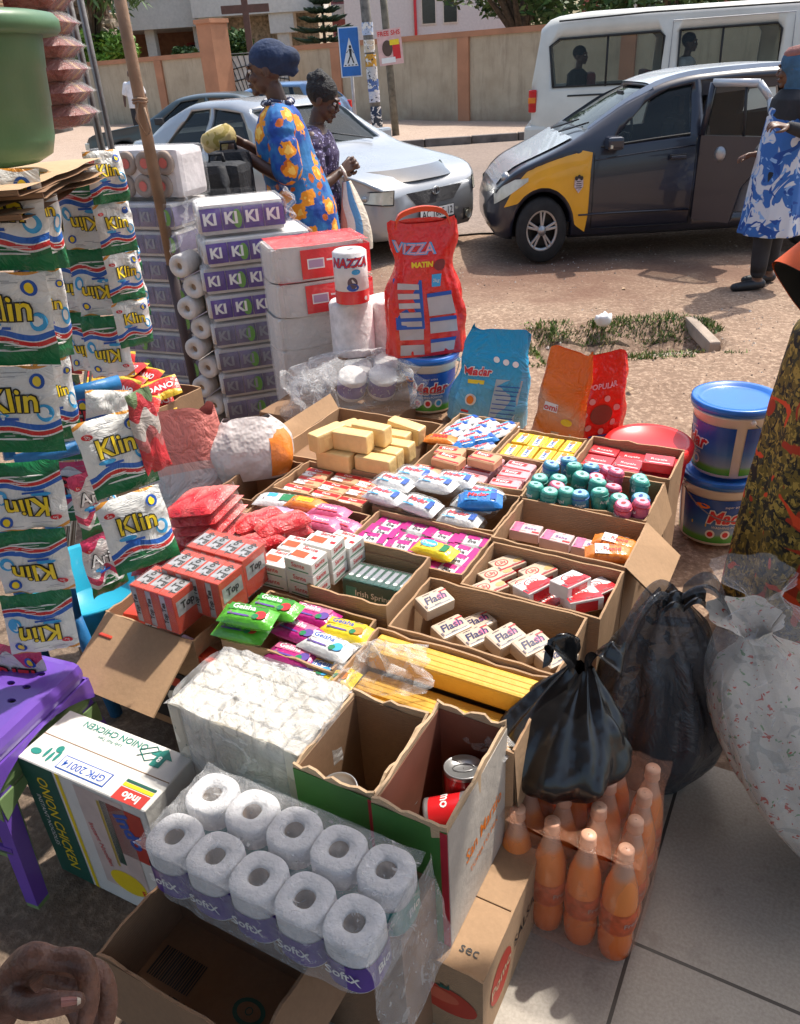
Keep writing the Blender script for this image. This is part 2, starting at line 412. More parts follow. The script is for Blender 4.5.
# grass and rubble at the drain opening
GR = [mat('grass_%s' % a, c, .7, var=.3) for a, c in (('dark', (.035, .085, .012)), ('mid', (.07, .15, .02)), ('light', (.15, .24, .04)), ('dry', (.30, .25, .11)))]
gs = MB()
SOIL = ground_mat('dark_soil', (.03, .02, .014), (.055, .038, .026), (.10, .07, .05), 3)  # darker brown for the sheet laid inside the opening
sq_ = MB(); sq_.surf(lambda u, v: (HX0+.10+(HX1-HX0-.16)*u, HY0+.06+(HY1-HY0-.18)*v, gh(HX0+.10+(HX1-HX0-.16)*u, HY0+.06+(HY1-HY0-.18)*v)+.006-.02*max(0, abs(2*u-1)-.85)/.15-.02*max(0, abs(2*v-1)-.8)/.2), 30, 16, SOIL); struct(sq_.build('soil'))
for i in range(9500):
    x = random.uniform(HX0-.08, HX1+.08); y = random.choice((random.uniform(HY0-.12, HY0+.2), random.uniform(HY1-.35, HY1+.08), random.uniform(HY0, HY1)))
    d = nz(x, y, 4, 4.2) + (.12 if y > 4.88 else 0) + (.06 if x < 1.15 else 0)
    if d < -.12 + .30*(.1 if y > 4.85 or y < 4.6 else 1): continue
    h = random.uniform(.010, .034)*(1.2 if d > .15 else .8); a = random.uniform(0, 6.28); l = random.uniform(.005, .03); z = gh(x, y) - .005
    wx = .006
    gs.add([(x-wx*cos(a), y-wx*sin(a), z), (x+wx*cos(a), y+wx*sin(a), z), (x+l*sin(a), y+l*cos(a), z+h)], [(0, 1, 2)], random.choice(GR))
tag(gs.build('grass'), 'low green grass growing round the broken drain opening', 'grass', kind='stuff')
PEB = [mat('pebble_%d' % i, c, .9, var=.3) for i, c in enumerate(((.30, .22, .16), (.42, .34, .27), (.18, .13, .10), (.5, .45, .4)))]
pb = MB()
for i in range(3200):
    x = random.uniform(-1, 3.2); y = random.uniform(2.2, 7.5)
    if nz(x, y, 8, .9) < -.05 and random.random() < .7: continue
    r_ = random.uniform(.003, .011)*(1 if random.random() < .95 else 2); z = gh(x, y)
    q = [(x+r_*random.uniform(.6, 1.2)*cos(a), y+r_*random.uniform(.6, 1.2)*sin(a), z-.002) for a in (0, 1.57, 3.14, 4.7)] + [(x, y, z+r_*.8)]
    pb.add(q, [(0, 1, 4), (1, 2, 4), (2, 3, 4), (3, 0, 4)], random.choice(PEB))
tag(pb.build('gravel'), 'loose grit and small stones scattered on the dirt verge', 'gravel', kind='stuff')
SLAB = mat('broken_concrete', (.36, .29, .23), .95, var=.25, vs=4, bump=.6, bs=18)
for (x, y, a, l, w_, lb) in ((1.98, 4.86, 86, .55, .07, 'broken concrete kerb piece at the right end of the grassy drain opening'), (1.62, 4.40, 3, .34, .11, 'flat broken concrete piece along the near edge of the grassy drain opening')):
    q = MB(); q.box(-l/2, l/2, -w_/2, w_/2, -.10, -.012, SLAB, r=.015); o = q.build('concrete_piece', M=T(x, y, 0) @ RZ(a)); tag(o, lb, 'concrete')
q = MB(); q.ball((0, 0, .045), .05, WHITE, sc=(1.1, .9, .9)); o = q.build('crumpled_bag', M=T(1.40, 5.05, -.02))
for vv_ in o.data.vertices: vv_.co *= 1 + .35*noise.noise(vv_.co*40)
tag(o, 'small crumpled white plastic bag lying in the grassy drain opening', 'litter')
q = MB(); q.prism([(-.05, -.07), (.06, -.06), (.05, .07), (-.045, .075)], 0, .02, CARDD)
tag(q.build('wood_block', M=T(.86, 2.02, -.02) @ RZ(-20)), 'flat brown piece of board lying on the ground below the two buckets', 'board')
LITM = [WHITE, mat('blue_litter', (.1, .2, .5), .5), CARDL]
spots = [(.30, 4.9), (.55, 5.7), (1.25, 3.9), (2.3, 3.6), (-.1, 5.9), (1.8, 6.0)]
for i, (x, y) in enumerate(spots):
    q = MB(); q.add([(-.02, -.01, .01), (.02, -.012, .004), (.022, .012, .012), (-.018, .011, .003)], [(0, 1, 2, 3)], LITM[i % 3]); q.add([(-.02, -.01, .008), (.02, -.012, .002), (.022, .012, .01), (-.018, .011, .001)], [(3, 2, 1, 0)], LITM[i % 3])
    tag(q.build('litter_scrap', M=T(x, y, gh(x, y)) @ RZ(i*50)), 'tiny scrap of litter on the bare dirt verge', 'litter', 'scraps of litter on the dirt')

# ---------------------------------------------------------------- perimeter walls
m, t, b = _new('tan_render'); mp = t.nodes.new('ShaderNodeMapping'); mp.inputs['Scale'].default_value = (1.4, 1.4, .22); t.links.new(_coord(t), mp.inputs[0])
c = _ramp(t, _noise(t, _coord(t), 1.3, 6, .65), [(.3, (.36, .295, .205)), (.7, (.50, .425, .31))]); c = _mix(t, _ramp(t, _noise(t, mp.outputs[0], 4, 5, .7), [(.5, (0, 0, 0)), (.75, (.75, .75, .75))]), c, (.24, .19, .135))
sxz = t.nodes.new('ShaderNodeSeparateXYZ'); t.links.new(_coord(t), sxz.inputs[0]); fz = _math(t, 'ADD', sxz.outputs[2], _math(t, 'MULTIPLY', _noise(t, _coord(t), 3, 4), .9))
c = _mix(t, _ramp(t, fz, [(.45, (.7, .7, .7)), (.95, (0, 0, 0))]), c, (.25, .16, .11)); t.links.new(c, b.inputs['Base Color']); b.inputs['Roughness'].default_value = .92; _bump(t, b, _noise(t, _coord(t), 25, 3), .3, .01); PLASTER = m
BAND = mat('orange_brown_paint', (.42, .20, .11), .8, var=.12, vs=2, bump=.2, bs=20)
def wall(x0, y0, x1, y1, h, step, label, hz=2.14, off=0, capm=BAND):
    L = hypot(x1-x0, y1-y0); a = math.degrees(atan2(y1-y0, x1-x0)); e = tag(empty('perimeter_wall', M=T(x0, y0, 0) @ RZ(a)), label, 'wall', kind='thing')
    q = MB(); q.box(0, L, 0, .18, -.2, h-.12, PLASTER); q.build('wall_panel', e)
    q = MB(); q.box(-.02, L+.02, -.05, .23, h-.12, h, capm); q.build('coping', e)
    x = off
    while x < L:
        q = MB(); q.box(x-.17, x+.17, -.06, .24, -.2, h-.122, BAND); q.build('pillar', e); x += step
    return e
wall(-2.6, 26.6, 10.5, 15.0, 2.12, 4.33, 'tan rendered wall with orange brown pillars running behind the van', off=2.15)
wall(-13.5, 33.5, -4.55, 25.9, 2.1, 5.2, 'tan rendered wall with orange brown coping left of the gate', off=4.1)
q = MB(); q.box(-.3, .3, -.3, .3, -.2, 2.75, BAND); q.box(-.34, .34, -.34, .34, 2.75, 2.85, BAND)
tag(q.build('gate_pillar', M=T(-4.35, 25.6, 0) @ RZ(-40)), 'tall orange brown gate pillar at the end of the left wall', 'pillar', kind='thing')
GM = mat('gate_iron', (.03, .03, .03), .5, .5)
e = tag(empty('iron_gate', M=T(-4.1, 25.7, 0) @ RZ(2)), 'black iron gate with curved bars over white sheet beside the gate pillar', 'gate')
q = MB(); q.box(0, 1.7, .02, .04, .1, 1.95, mat('gate_sheet', (.5, .47, .42), .6)); q.build('backing_sheet', e)
q = MB(); q.tube([(0, 0, .05), (0, 0, 2.0), (1.7, 0, 2.0), (1.7, 0, .05), (0, 0, .05)], .03, GM, 6)
for i in range(7):
    for s in (-1, 1):
        q.tube([(.85+s*.1*i, 0, .2), (.85+s*(.1*i+.04), 0, 1.1), (.85+s*(.04+.13*i), 0, 1.6), (.85+s*(.2*i*.9), 0, 1.98)], .012, GM, 5)
for z in (.9, 1.3, 1.6): q.tube([(0, 0, z), (.85, 0, z+.15), (1.7, 0, z)], .012, GM, 5)
q.build('bars', e)

# ---------------------------------------------------------------- buildings behind
CREAMW = mat('cream_paint', (.72, .68, .62), .8, var=.06); BRICKR = mat('brown_wall', (.30, .15, .09), .85, var=.2, vs=4)
PINK = mat('pink_paint', (.62, .25, .25), .8, var=.1); WINR = mat('maroon_frame', (.28, .03, .03), .6); WIND = mat('dark_window', (.03, .035, .04), .15, spec=.8)
STONE = mat('pebbledash', (.50, .40, .29), .95, var=.4, vs=8, bump=.8, bs=30); ROOFB = mat('roof_brown', (.30, .14, .12), .7)
ch = tag(empty('church_building', M=T(-12.6, 40, -.75) @ RZ(-6)), 'church building with white columned porch and pebbledash tower behind the left wall', 'church')
q = MB(); q.box(-6, 7.5, 3.2, 3.6, 0, 5.4, BRICKR); q.build('front_wall', ch)
q = MB(); q.box(-7, 6.3, -.6, 3.4, 4.05, 5.2, CREAMW); q.box(-7.1, 6.4, -.7, 3.5, 5.2, 5.35, WINR); q.build('porch_slab', ch)
for x in (-4.6, -2.6, -.7, 1.35, 3.3, 5.4):
    q = MB(); q.box(x-.2, x+.2, -.3, .1, 0, 4.05, CREAMW); q.build('column', ch)
for x in (-3.6, -1.6, .4, 4.4):
    f = MB().box(x-.6, x+.6, 3.08, 3.2, 1.3, 3.6, WINR).build('window', ch); MB().box(x-.5, x+.5, 3.04, 3.08, 1.4, 3.5, WIND).build('pane', f)
tw = MB(); tw.box(6.45, 10.5, 0, 4, 0, 14, STONE)
tw.build('tower', ch)
for x in (6.3, 9.2):
    q = MB(); q.box(x-.25, x+.25, -1.2, -.7, 0, 3.6, CREAMW); q.box(x-.5, x+.5, -1.3, -.6, 3.6, 4.3, CREAMW); q.build('arch_column', ch)
q = MB(); q.box(5.6, 11, -1.4, -.1, 4.302, 5.6, CREAMW); q.build('canopy', ch)
q = MB(); CR = mat('cross_wood', (.10, .05, .04), .6)
q.box(-.11, .11, -.06, .06, 0, 5.2, CR); q.box(-.85, .85, -.055, .055, 3.55, 3.8, CR)
pc = P(245, 8, y=33.5); tag(q.build('standing_cross', M=T(pc.x, 33.5, pc.z-3.7)), 'tall dark brown wooden cross standing in front of the church tower', 'cross')
pk = tag(empty('pink_building', M=T(-5.3, 62, 0) @ RZ(-8)), 'pink balconied building behind the conifer tree', 'building')
MB().box(-8, 7.6, 0, 8, 0, 13, PINK).build('wall', pk)
for z in (4.2, 7.2):
    q = MB(); q.box(-7.7, 7.9, -1.2, 0, z, z+.25, CREAMW); q.box(-7.7, 7.9, -1.2, -1.1, z+.25, z+.8, CREAMW); q.build('balcony', pk)
for i in range(7):
    q = MB(); q.box(-7+i*2.3, -6.7+i*2.3, -1.0, -.7, 0, 10, PINK); q.build('column', pk)
    if i < 6:
        for z in (2, 5.2, 8.3): MB().box(-6.2+i*2.3, -5.2+i*2.3, -.05, -.003, z, z+1.5, WIND).build('window', pk)
MB().box(-8.5, 8.1, -1.6, 9, 10.0, 10.3, ROOFB).build('roof', pk)
wb = tag(empty('white_building', M=T(3.0, 52, 0) @ RZ(-4)), 'white gabled building with small dark windows behind the poles', 'building')
q = MB(); q.box(-4.4, 5.8, 0, 8, 0, 6.0, mat('white_wall', (.66, .64, .64), .85, var=.05)); q.prism([(-4.4, 6.0), (5.8, 6.0), (.7, 8.6)], -8, 0, MATS['white_wall'], RX(90) ); q.build('wall', wb)
q = MB()
for s in (-1, 1): q.add([(.7, -.5, 8.75), (.7+s*6.2, -.5, 5.6), (.7+s*6.2, 8.4, 5.6), (.7, 8.4, 8.75), (.7, -.5, 8.95), (.7+s*6.2, -.5, 5.8), (.7+s*6.2, 8.4, 5.8), (.7, 8.4, 8.95)], [(0, 1, 2, 3), (4, 5, 6, 7), (0, 1, 5, 4), (2, 3, 7, 6), (1, 2, 6, 5)], mat('roof_red', (.25, .06, .05), .7))
q.build('roof', wb)
for x in (.3, 1.5):
    f = MB().box(x-.42, x+.42, -.06, -.003, 3.3, 4.7, WINR if 0 else CREAMW).build('window', wb); MB().box(x-.36, x+.36, -.08, -.06, 3.36, 4.64, WIND).build('pane', f)
MB().tube([(-.45, -.12, 0), (-.45, -.12, 6)], .09, INKR, 6).build('drainpipe', wb)
rb = tag(empty('red_building', M=T(11.3, 42, 0) @ RZ(-6)), 'red painted building end with white stripe above the wall behind the van', 'building')
MB().box(-1.2, 7, 0, 5, 0, 7, mat('red_wall', (.33, .08, .05), .8, var=.15)).build('wall', rb); MB().box(.45, .75, -.06, -.003, 0, 7, CREAMW).build('pilaster', rb)
for x in (-.5, 1.6, 3.2): MB().box(x-.4, x+.4, -.05, -.003, 2.5, 4.0, WIND).build('window', rb)
# stone pillar heap and black tank behind the left wall
q = MB(); rng = random.Random(3)
pc = P(103, 62, y=33); base = Vector((pc.x, 33, 0))
SM = [mat('rubble_%d' % i, c, .95, var=.3, bump=.5, bs=30) for i, c in enumerate(((.35, .28, .22), (.22, .16, .12), (.45, .38, .30)))]
for i in range(230):
    z = rng.uniform(1.2, 4.6); r0 = .95 - .12*abs(z-2.4); a = rng.uniform(0, 6.28); rr = r0*rng.uniform(.5, 1)
    q.box(-.16, .16, -.14, .14, -.1, .1, rng.choice(SM), T(rr*cos(a)*.8, rr*sin(a), z) @ RZ(rng.uniform(0, 180)) @ RX(rng.uniform(-40, 40)), r=.03)
q.lathe([(.55, 0), (.6, 2), (.55, 4.3)], 10, SM[1])
tag(q.build('stone_pillar', M=T(*base)), 'rough pillar of piled stones behind the left wall', 'pillar', kind='thing')
q = MB(); q.lathe([(.02, 0), (.66, .02), (.7, .1), (.7, .5), (.72, .52), (.7, .56), (.7, 1.6), (.6, 1.8), (.2, 1.9), (.02, 1.9)], 24, mat('black_tank', (.03, .035, .045), .4, var=.3), RX(90) @ RY(20) @ T(0, 0, 0), cap=False)
pc = P(82, 42, y=34); e = tag(empty('water_tank', (pc.x, 34, 0)), 'black plastic water tank behind the wall beside the stone pillar', 'tank')
q.build('tank_body', e, T(-.4, .9, pc.z) @ RZ(60)); MB().box(-1.2, 1.2, 0, 1.6, 0, pc.z-.72, KERBC).build('plinth', e)

# ---------------------------------------------------------------- trees
BARK = mat('bark', (.10, .075, .055), .95, var=.3, bump=.8, bs=12)
LEAFC = {'green': [(.035, .085, .02), (.055, .125, .03), (.09, .17, .045)], 'bright': [(.10, .22, .02), (.14, .30, .03), (.20, .36, .05)], 'dark': [(.012, .035, .018), (.02, .05, .025), (.03, .065, .03)]}
def leafm(k): return [mat('leaf_%s_%d' % (k, i), c, .6, var=.25, vs=3) for i, c in enumerate(LEAFC[k])]
def tree(x, y, h, cr, trunk_h, kind, label, seed, n=5200, leaf=.13, droop=0, kname='tree', cz=None, sq=.75):
    rng = random.Random(seed); e = tag(empty(kname, (x, y, 0)), label, 'tree' if kname != 'shrub' else 'shrub')
    q = MB(); q.tube([(0, 0, -.1), (.05, 0, trunk_h*.5), (0, .05, trunk_h), (.1, 0, h-cr*.8)], [cr*.09, cr*.075, cr*.06, cr*.02], BARK, 8)
    cz = h - cr*sq
    cl = []
    for i in range(26):
        a = rng.uniform(0, 6.28); ph = math.acos(rng.uniform(-.7, 1)); rr = cr*rng.uniform(.45, .85)
        cl.append((Vector((rr*sin(ph)*cos(a), rr*sin(ph)*sin(a), cz + rr*cos(ph)*sq)), cr*rng.uniform(.22, .42)))
    for c_, r_ in cl[:9]: q.tube([(0, 0, trunk_h*.8), c_*.5 + Vector((0, 0, cz*.35)), c_], [cr*.045, cr*.025, .01], BARK, 5)
    q.build('trunk', e)
    L = leafm(kind); q = MB()
    for i in range(n):
        c_, r_ = rng.choice(cl); a = rng.uniform(0, 6.28); zz = rng.uniform(-1, 1); s_ = sqrt(1-zz*zz); rr = r_*rng.uniform(.55, 1.05)
        p_ = c_ + Vector((rr*s_*cos(a), rr*s_*sin(a), rr*zz*.8 - droop*rng.random()*r_))
        d1 = Vector((rng.uniform(-1, 1), rng.uniform(-1, 1), rng.uniform(-.6, .6) - droop)).normalized(); d2 = d1.cross(Vector((rng.uniform(-1, 1), rng.uniform(-1, 1), rng.uniform(-1, 1)))).normalized()
        l = leaf*rng.uniform(.7, 1.5); w_ = l*(.45 if not droop else .2)
        q.add([p_ - d1*l, p_ + d2*w_, p_ + d1*l, p_ - d2*w_], [(0, 1, 2, 3)], L[rng.randrange(3)])
    q.build('crown', e); return e
tree(5.4, 33, 6.3, 3.3, 2.4, 'green', 'broad leafy green tree above the wall left of the van roof', 11, 8000, .14)
tree(9.6, 30, 5.6, 3.0, 2.0, 'green', 'dense green tree partly behind the van roof', 12, 6500, .14)
tree(-13.0, 35.5, 7.8, 3.2, 2.6, 'green', 'drooping leafy tree beside the columned porch', 13, 6500, .2, droop=.9)
tree(-9.6, 31.7, 7.2, 2.4, 2.6, 'green', 'drooping leafy tree behind the stone pillar', 17, 5000, .18, droop=.9)
tree(-9.1, 31.2, 3.25, 1.15, .6, 'bright', 'bright lime green bush peeping over the left wall', 14, 3500, .09, kname='shrub')
tree(-5.2, 36, 3.0, 1.0, .8, 'green', 'round green bush in the churchyard below the conifer', 15, 3000, .1, kname='shrub')
tree(-7.6, 37, 2.6, .9, .5, 'green', 'green bush under the church canopy', 16, 2600, .1, kname='shrub')
# the tiered conifer
pc = P(322, 8, y=37); e = tag(empty('conifer_tree', (pc.x, 37, 0)), 'dark tiered conifer with flat layered branches behind the wall', 'tree')
MB().tube([(0, 0, 0), (0, 0, 4.15)], [.12, .03], BARK, 7).build('trunk', e)
q = MB(); rng = random.Random(5); L = leafm('dark')
for z, rr in ((2.1, 1.35), (2.5, 1.3), (2.85, 1.15), (3.2, .95), (3.5, .7), (3.8, .45), (4.0, .2)):
    nb = 15
    for i in range(nb):
        a = 2*pi*i/nb + rng.uniform(-.2, .2) + z; l = rr*rng.uniform(.8, 1.1)
        pts = [Vector((l*s_*cos(a), l*s_*sin(a), z - .12*s_ + .2*s_**3)) for s_ in (0, .33, .66, 1)]
        q.tube(pts, [.03, .07, .08, .03], L[1], 5)
        for k_ in range(34):
            s_ = rng.uniform(.15, 1); b_ = Vector((l*s_*cos(a), l*s_*sin(a), z-.12*s_+.2*s_**3)); d = Vector((cos(a+rng.choice((-1, 1))*.8), sin(a+rng.choice((-1, 1))*.8), rng.uniform(0, .5)))*rng.uniform(.12, .26)
            o_ = Vector((0, 0, .035)); q.add([b_-o_, b_+d, b_+o_], [(0, 1, 2)], rng.choice(L))
q.build('crown', e)

# ---------------------------------------------------------------- sign and poles
POLEG = mat('weathered_pole', (.20, .19, .17), .9, var=.3, bump=.4, bs=15); POLEW = mat('wooden_pole', (.17, .155, .12), .9, var=.3, bump=.5, bs=20)
def lean(px0, py0, px1, py1, y): return P(px0, py0, y=y), P(px1, py1, y=y)
a, b_ = lean(348, 28, 356, 125, 20.5)
e = tag(empty('crossing_sign', (b_.x, 20.5, .1)), 'blue pedestrian crossing sign on a white post beside the poles', 'sign')
top = a - Vector((b_.x, 20.5, .1)); d = top.normalized(); ang = math.degrees(atan2(top.x, top.z))
MB().tube([(0, 0, -.1), top*.98], .035, mat('white_post', (.6, .58, .55), .6, var=.2), 8).build('post', e)
q = MB(); q.box(-.21, .21, -.05, -.03, -.93, 0, mat('sign_blue', (.02, .16, .5), .4, var=.08), r=.008); q.box(-.235, .235, -.032, -.02, -.955, .025, INKW)
Q = T(0, -.052, -.48) @ RX(90)
q.add([(-.17, -.26, .0), (.17, -.26, 0), (0, .3, 0)], [(0, 1, 2)], INKW, Q)
K = Q @ T(0, 0, .004)
q.disc(.01, .12, .028, .032, INKK, K); q.add([(-.02, .08, 0), (.04, .08, 0), (.035, -.05, 0), (-.01, -.05, 0)], [(0, 3, 2, 1)], INKK, K)
for pts in (((-.01, -.05), (.02, -.05), (-.05, -.2), (-.08, -.2)), ((.01, -.05), (.035, -.05), (.085, -.2), (.055, -.2)), ((-.02, .07), (-.01, .08), (-.07, 0), (-.085, .01)), ((.03, .08), (.04, .07), (.09, .0), (.08, -.01))): q.add([(x, y, 0) for x, y in pts], [(0, 1, 2, 3)], INKK, K)
for k_ in range(4): q.rect(-.12+.08*k_, -.235, .04, .02, INKK, K)
q.build('sign_plate', e, T(*(top)) @ RY(ang))
def post(px0, py0, px1, py1, y, r0, m, name, label, cat='pole'):
    a, b_ = lean(px0, py0, px1, py1, y); e = tag(empty(name, (b_.x, y, .1)), label, cat); tp = a - Vector((b_.x, y, .1)); tp *= 1.6
    MB().tube([(0, 0, -.1), tp*.5, tp], [r0, r0*.95, r0*.85], m, 10).build('pole_shaft', e); return e, tp
e, tp = post(364, -5, 378, 128, 20.2, .12, POLEG, 'utility_pole', 'thick grey utility pole plastered with torn posters')
rng = random.Random(4)
for i, (c, z) in enumerate((('#b8c4d8', .78), ('#d8c9b0', .66), ('#cf9a3a', .56), ('#c9c9c9', .47), ('#5b74a8', .38), ('#cfcfd6', .30), ('#2b3a52', .18), ('#3a3f48', .10))):
    z *= .62; d = tp.normalized(); q = MB(); pm = patches('poster_%d' % i, c, [('#e8e4dc', .55, 1), ('#333a4a', .62, 2)], 9, bump=0)
    c0 = tp*z; q.surf(lambda u, v, c0=c0: (c0.x+.128*sin((u-.5)*2.6), c0.y-.128*cos((u-.5)*2.6), c0.z+(v-.5)*.24), 8, 2, pm); q.build('pasted_poster', e)
e, tp = post(383, -5, 396, 132, 19.6, .085, POLEW, 'wooden_pole', 'slim leaning wooden pole carrying a small portrait poster')
pc = P(390, 47, y=19.5) - Vector(e.location)
q = MB(); q.box(-.26, .26, -.02, 0, -.33, .33, mat('poster_paper', (.70, .45, .42), .8, var=.1)); K = T(0, -.024, 0) @ RX(90)
q.text('FREE SHS', .12, INKR, K @ T(0, .25, 0), bold=.02); q.disc(-.06, -.02, .11, .15, mat('portrait_brown', (.10, .06, .045), .7), K, z=.001); q.rect(.13, -.08, .16, .3, INKR, K); q.rect(-.06, -.24, .3, .1, INKW, K, z=.002); q.rect(.1, .08, .2, .1, INKY, K, z=.002)
q.build('poster_board', e, T(*pc) @ RY(-4))

# ============================================================ VEHICLES
TYRE = mat('tyre', (.022, .021, .02), .85, var=.3); ALLOY = mat('alloy', (.42, .42, .42), .35, .7, var=.1); DARKPL = mat('black_trim', (.02, .02, .022), .5, var=.2)
GLASS = glass('car_glass', (.03, .04, .04), .30); GLASSD = glass('tinted_glass', (.015, .018, .02), .62); SEAT = mat('seat_cloth', (.05, .045, .045), .9); LENS = mat('lamp_lens', (.62, .60, .48), .12, var=.15, coat=.6, spec=.8)
AMBER = mat('amber_lens', (.75, .22, .02), .2); REDL = mat('red_lens', (.55, .015, .015), .2)
def paint(name, c, rough=.28, metal=0.0): return mat(name, c, rough, metal, var=.07, vs=2.5, coat=.5)
def lerp_tab(tab, x):
    if x <= tab[0][0]: return tab[0][1]
    for (a, p), (b, q) in zip(tab, tab[1:]):
        if x <= b:
            i = tab.index((a, p)); n = len(tab); t = (x-a)/(b-a)
            def tan_(j):
                if j == 0 or j == n-1: k0, k1 = (0, 1) if j == 0 else (n-2, n-1); return (tab[k1][1]-tab[k0][1])/(tab[k1][0]-tab[k0][0])
                d0 = (tab[j][1]-tab[j-1][1])/(tab[j][0]-tab[j-1][0]); d1 = (tab[j+1][1]-tab[j][1])/(tab[j+1][0]-tab[j][0])
                return 0 if d0*d1 <= 0 else 2*d0*d1/(d0+d1)
            h = b-a; m0, m1 = tan_(i)*h, tan_(i+1)*h
            return (2*t**3-3*t*t+1)*p + (t**3-2*t*t+t)*m0 + (3*t*t-2*t**3)*q + (t**3-t*t)*m1
    return tab[-1][1]
def shell(top, wid, belt, L, z0, tumble, n=46, off=0.0, roofdrop=.06):
    """closed car shell from side outline, plan width and belt line; off shrinks it inward"""
    rings = []
    for i in range(n+1):
        x = L*i/n; x = min(L-.01, max(.01, x)); zt = lerp_tab(top, x) - off; w_ = lerp_tab(wid, x)*.5 - off; zb = min(lerp_tab(belt, x), zt-.035)
        zl = lerp_tab(z0, x) + off*1.5; hh = max(0, zt-zb); wr = w_ - tumble*hh; 
        mid = zl + (zb-zl)*.55
        half = [(0, zl), (w_*.86, zl), (w_*.96, zl+.05), (w_*.995, zl+(zb-zl)*.3), (w_, mid), (w_*.992, zl+(zb-zl)*.8), (w_*.965, zb)]
        k = min(1, hh/.3)
        half += [(w_*.965-(w_*.965-wr)*.35, zb+hh*.33), (wr+.015, zb+hh*.66), (wr-.02, zb+hh*.88), (wr-.09, zt-.022*k), (wr*.6, zt-.004), (0, zt)]
        ring = [(x, y, z) for y, z in half] + [(x, -y, z) for y, z in half[-2:0:-1]]
        rings.append(ring)
    return rings
def wheel(parent, x, y, r, w_, side, spokes=10, hub=None):
    e = MB(); 
    pr = [(r*.62, -w_/2), (r*.93, -w_/2), (r, -w_/2+.03), (r*1.0, w_/2-.03), (r*.93, w_/2), (r*.62, w_/2)]
    e.lathe(pr, 36, TYRE, RX(90), cap=False); e.lathe([(.01, -.02), (r*.62, -.02)], 24, DARKPL, RX(90), cap=False)
    o = e.build('wheel', parent, T(x, y, r))
    q = MB(); s = side; q.lathe([(r*.55, .0), (r*.63, .015), (r*.66, 0), (r*.63, -.03), (r*.55, -.03)], 36, ALLOY, T(0, s*w_*.40, 0) @ RX(90), cap=False)
    for i in range(spokes):
        a = 360/spokes*i + (12 if i % 2 else -8); q.box(.03, r*.6, -.013, .013, -.012, .012, ALLOY, T(0, s*w_*.38, 0) @ RY(a), r=.004)
    q.lathe([(.001, .03), (.045, .025), (.05, 0), (.05, -.02)], 16, ALLOY, T(0, s*w_*.38, 0) @ RX(-90*s), cap=False)
    q.build('rim', o); return o
def cutbox(x0, x1, y0, y1, z0, z1): return MB().box(x0, x1, y0, y1, z0, z1, DARKPL)
def cutprism(pts, y0, y1):
    q = MB(); n = len(pts); v = [(x, y0, z) for x, z in pts] + [(x, y1, z) for x, z in pts]
    return q.add(v, [list(range(n)), list(range(n, 2*n))[::-1]] + [(i+n, n+(i+1) % n, (i+1) % n, i) for i in range(n)], DARKPL)
def side_panel(q, pts, yfun, m, flip=False):
    """a thin skin following the body side"""
    v = [(x, yfun(x, z), z) for x, z in pts]; return q.add(v, [list(range(len(v)))], m)
def make_car(name, label, cat, body, L, W, H, top, wid, belt, z0, wheels, windows, screens, r_w, M, col_top=None, gl=GLASS, tumble=.42, cuts=(), yb=None, cabin=None, group=None, glassx=None):
    """body shell with real window openings, a hollow cabin, panes set inside the openings, wheels in arches"""
    e = tag(empty(name, M=M), label, cat, group)
    q = MB(); q.rings(shell(top, wid, belt, L, z0, tumble), body, smooth=True); o = q.build('body', e)
    inner = MB(); inner.rings([[p for p in rg] for rg in shell(top, wid, belt, L, z0, tumble, n=30, off=.055) if cabin[0] <= rg[0][0] <= cabin[1]], DARKPL)
    cs = [inner]
    for wx in wheels:
        c = MB(); c.lathe([(r_w*1.16, -3), (r_w*1.16, -(W*.5-.30))], 28, DARKPL, T(wx, 0, r_w*1.02) @ RX(90)); cs.append(c)
        c = MB(); c.lathe([(r_w*1.16, (W*.5-.30)), (r_w*1.16, 3)], 28, DARKPL, T(wx, 0, r_w*1.02) @ RX(90)); cs.append(c)
    for w_ in windows: cs.append(cutprism(w_, -3, 3))
    for s_ in screens: cs.append(cutbox(*s_))
    cs += list(cuts)
    boolean(o, cs)
    g = MB(); rg = shell(top, wid, belt, L, z0, tumble, n=46, off=.02)
    a, b = glassx or (cabin[0]-.25, cabin[1]+.15)
    rg = [r_[6:-5] for r_ in rg if a <= r_[0][0] <= b]
    n = len(rg[0]); v = [p for r_ in rg for p in r_]
    g.add(v, [(j*n+i, j*n+i+1, (j+1)*n+i+1, (j+1)*n+i) for j in range(len(rg)-1) for i in range(n-1) if i < 4 or i > n-6 or j < 9 or j > len(rg)-8], gl, smooth=True)
    g.build('window_glass', e)
    for wx in wheels:
        for s in (-1, 1): wheel(e, wx, s*(W*.5-.12), r_w, .19, s)
    q = MB(); q.box(.5, L-.4, -W*.5+.14, W*.5-.14, .22, .34, DARKPL); q.build('underbody', e)
    return e, o
def plate(parent, txt, M, w_=.5, h=.12, bg=INKW):
    q = MB(); q.box(-w_/2, w_/2, -h/2, h/2, -.006, 0, DARKPL); q.box(-w_/2+.008, w_/2-.008, -h/2+.008, h/2-.008, .0005, .003, bg)
    q.text(txt, h*.82, INKK, T(0, 0, .006), bold=.01, sx=.95); return q.build('number_plate', parent, M)
K_ = .92
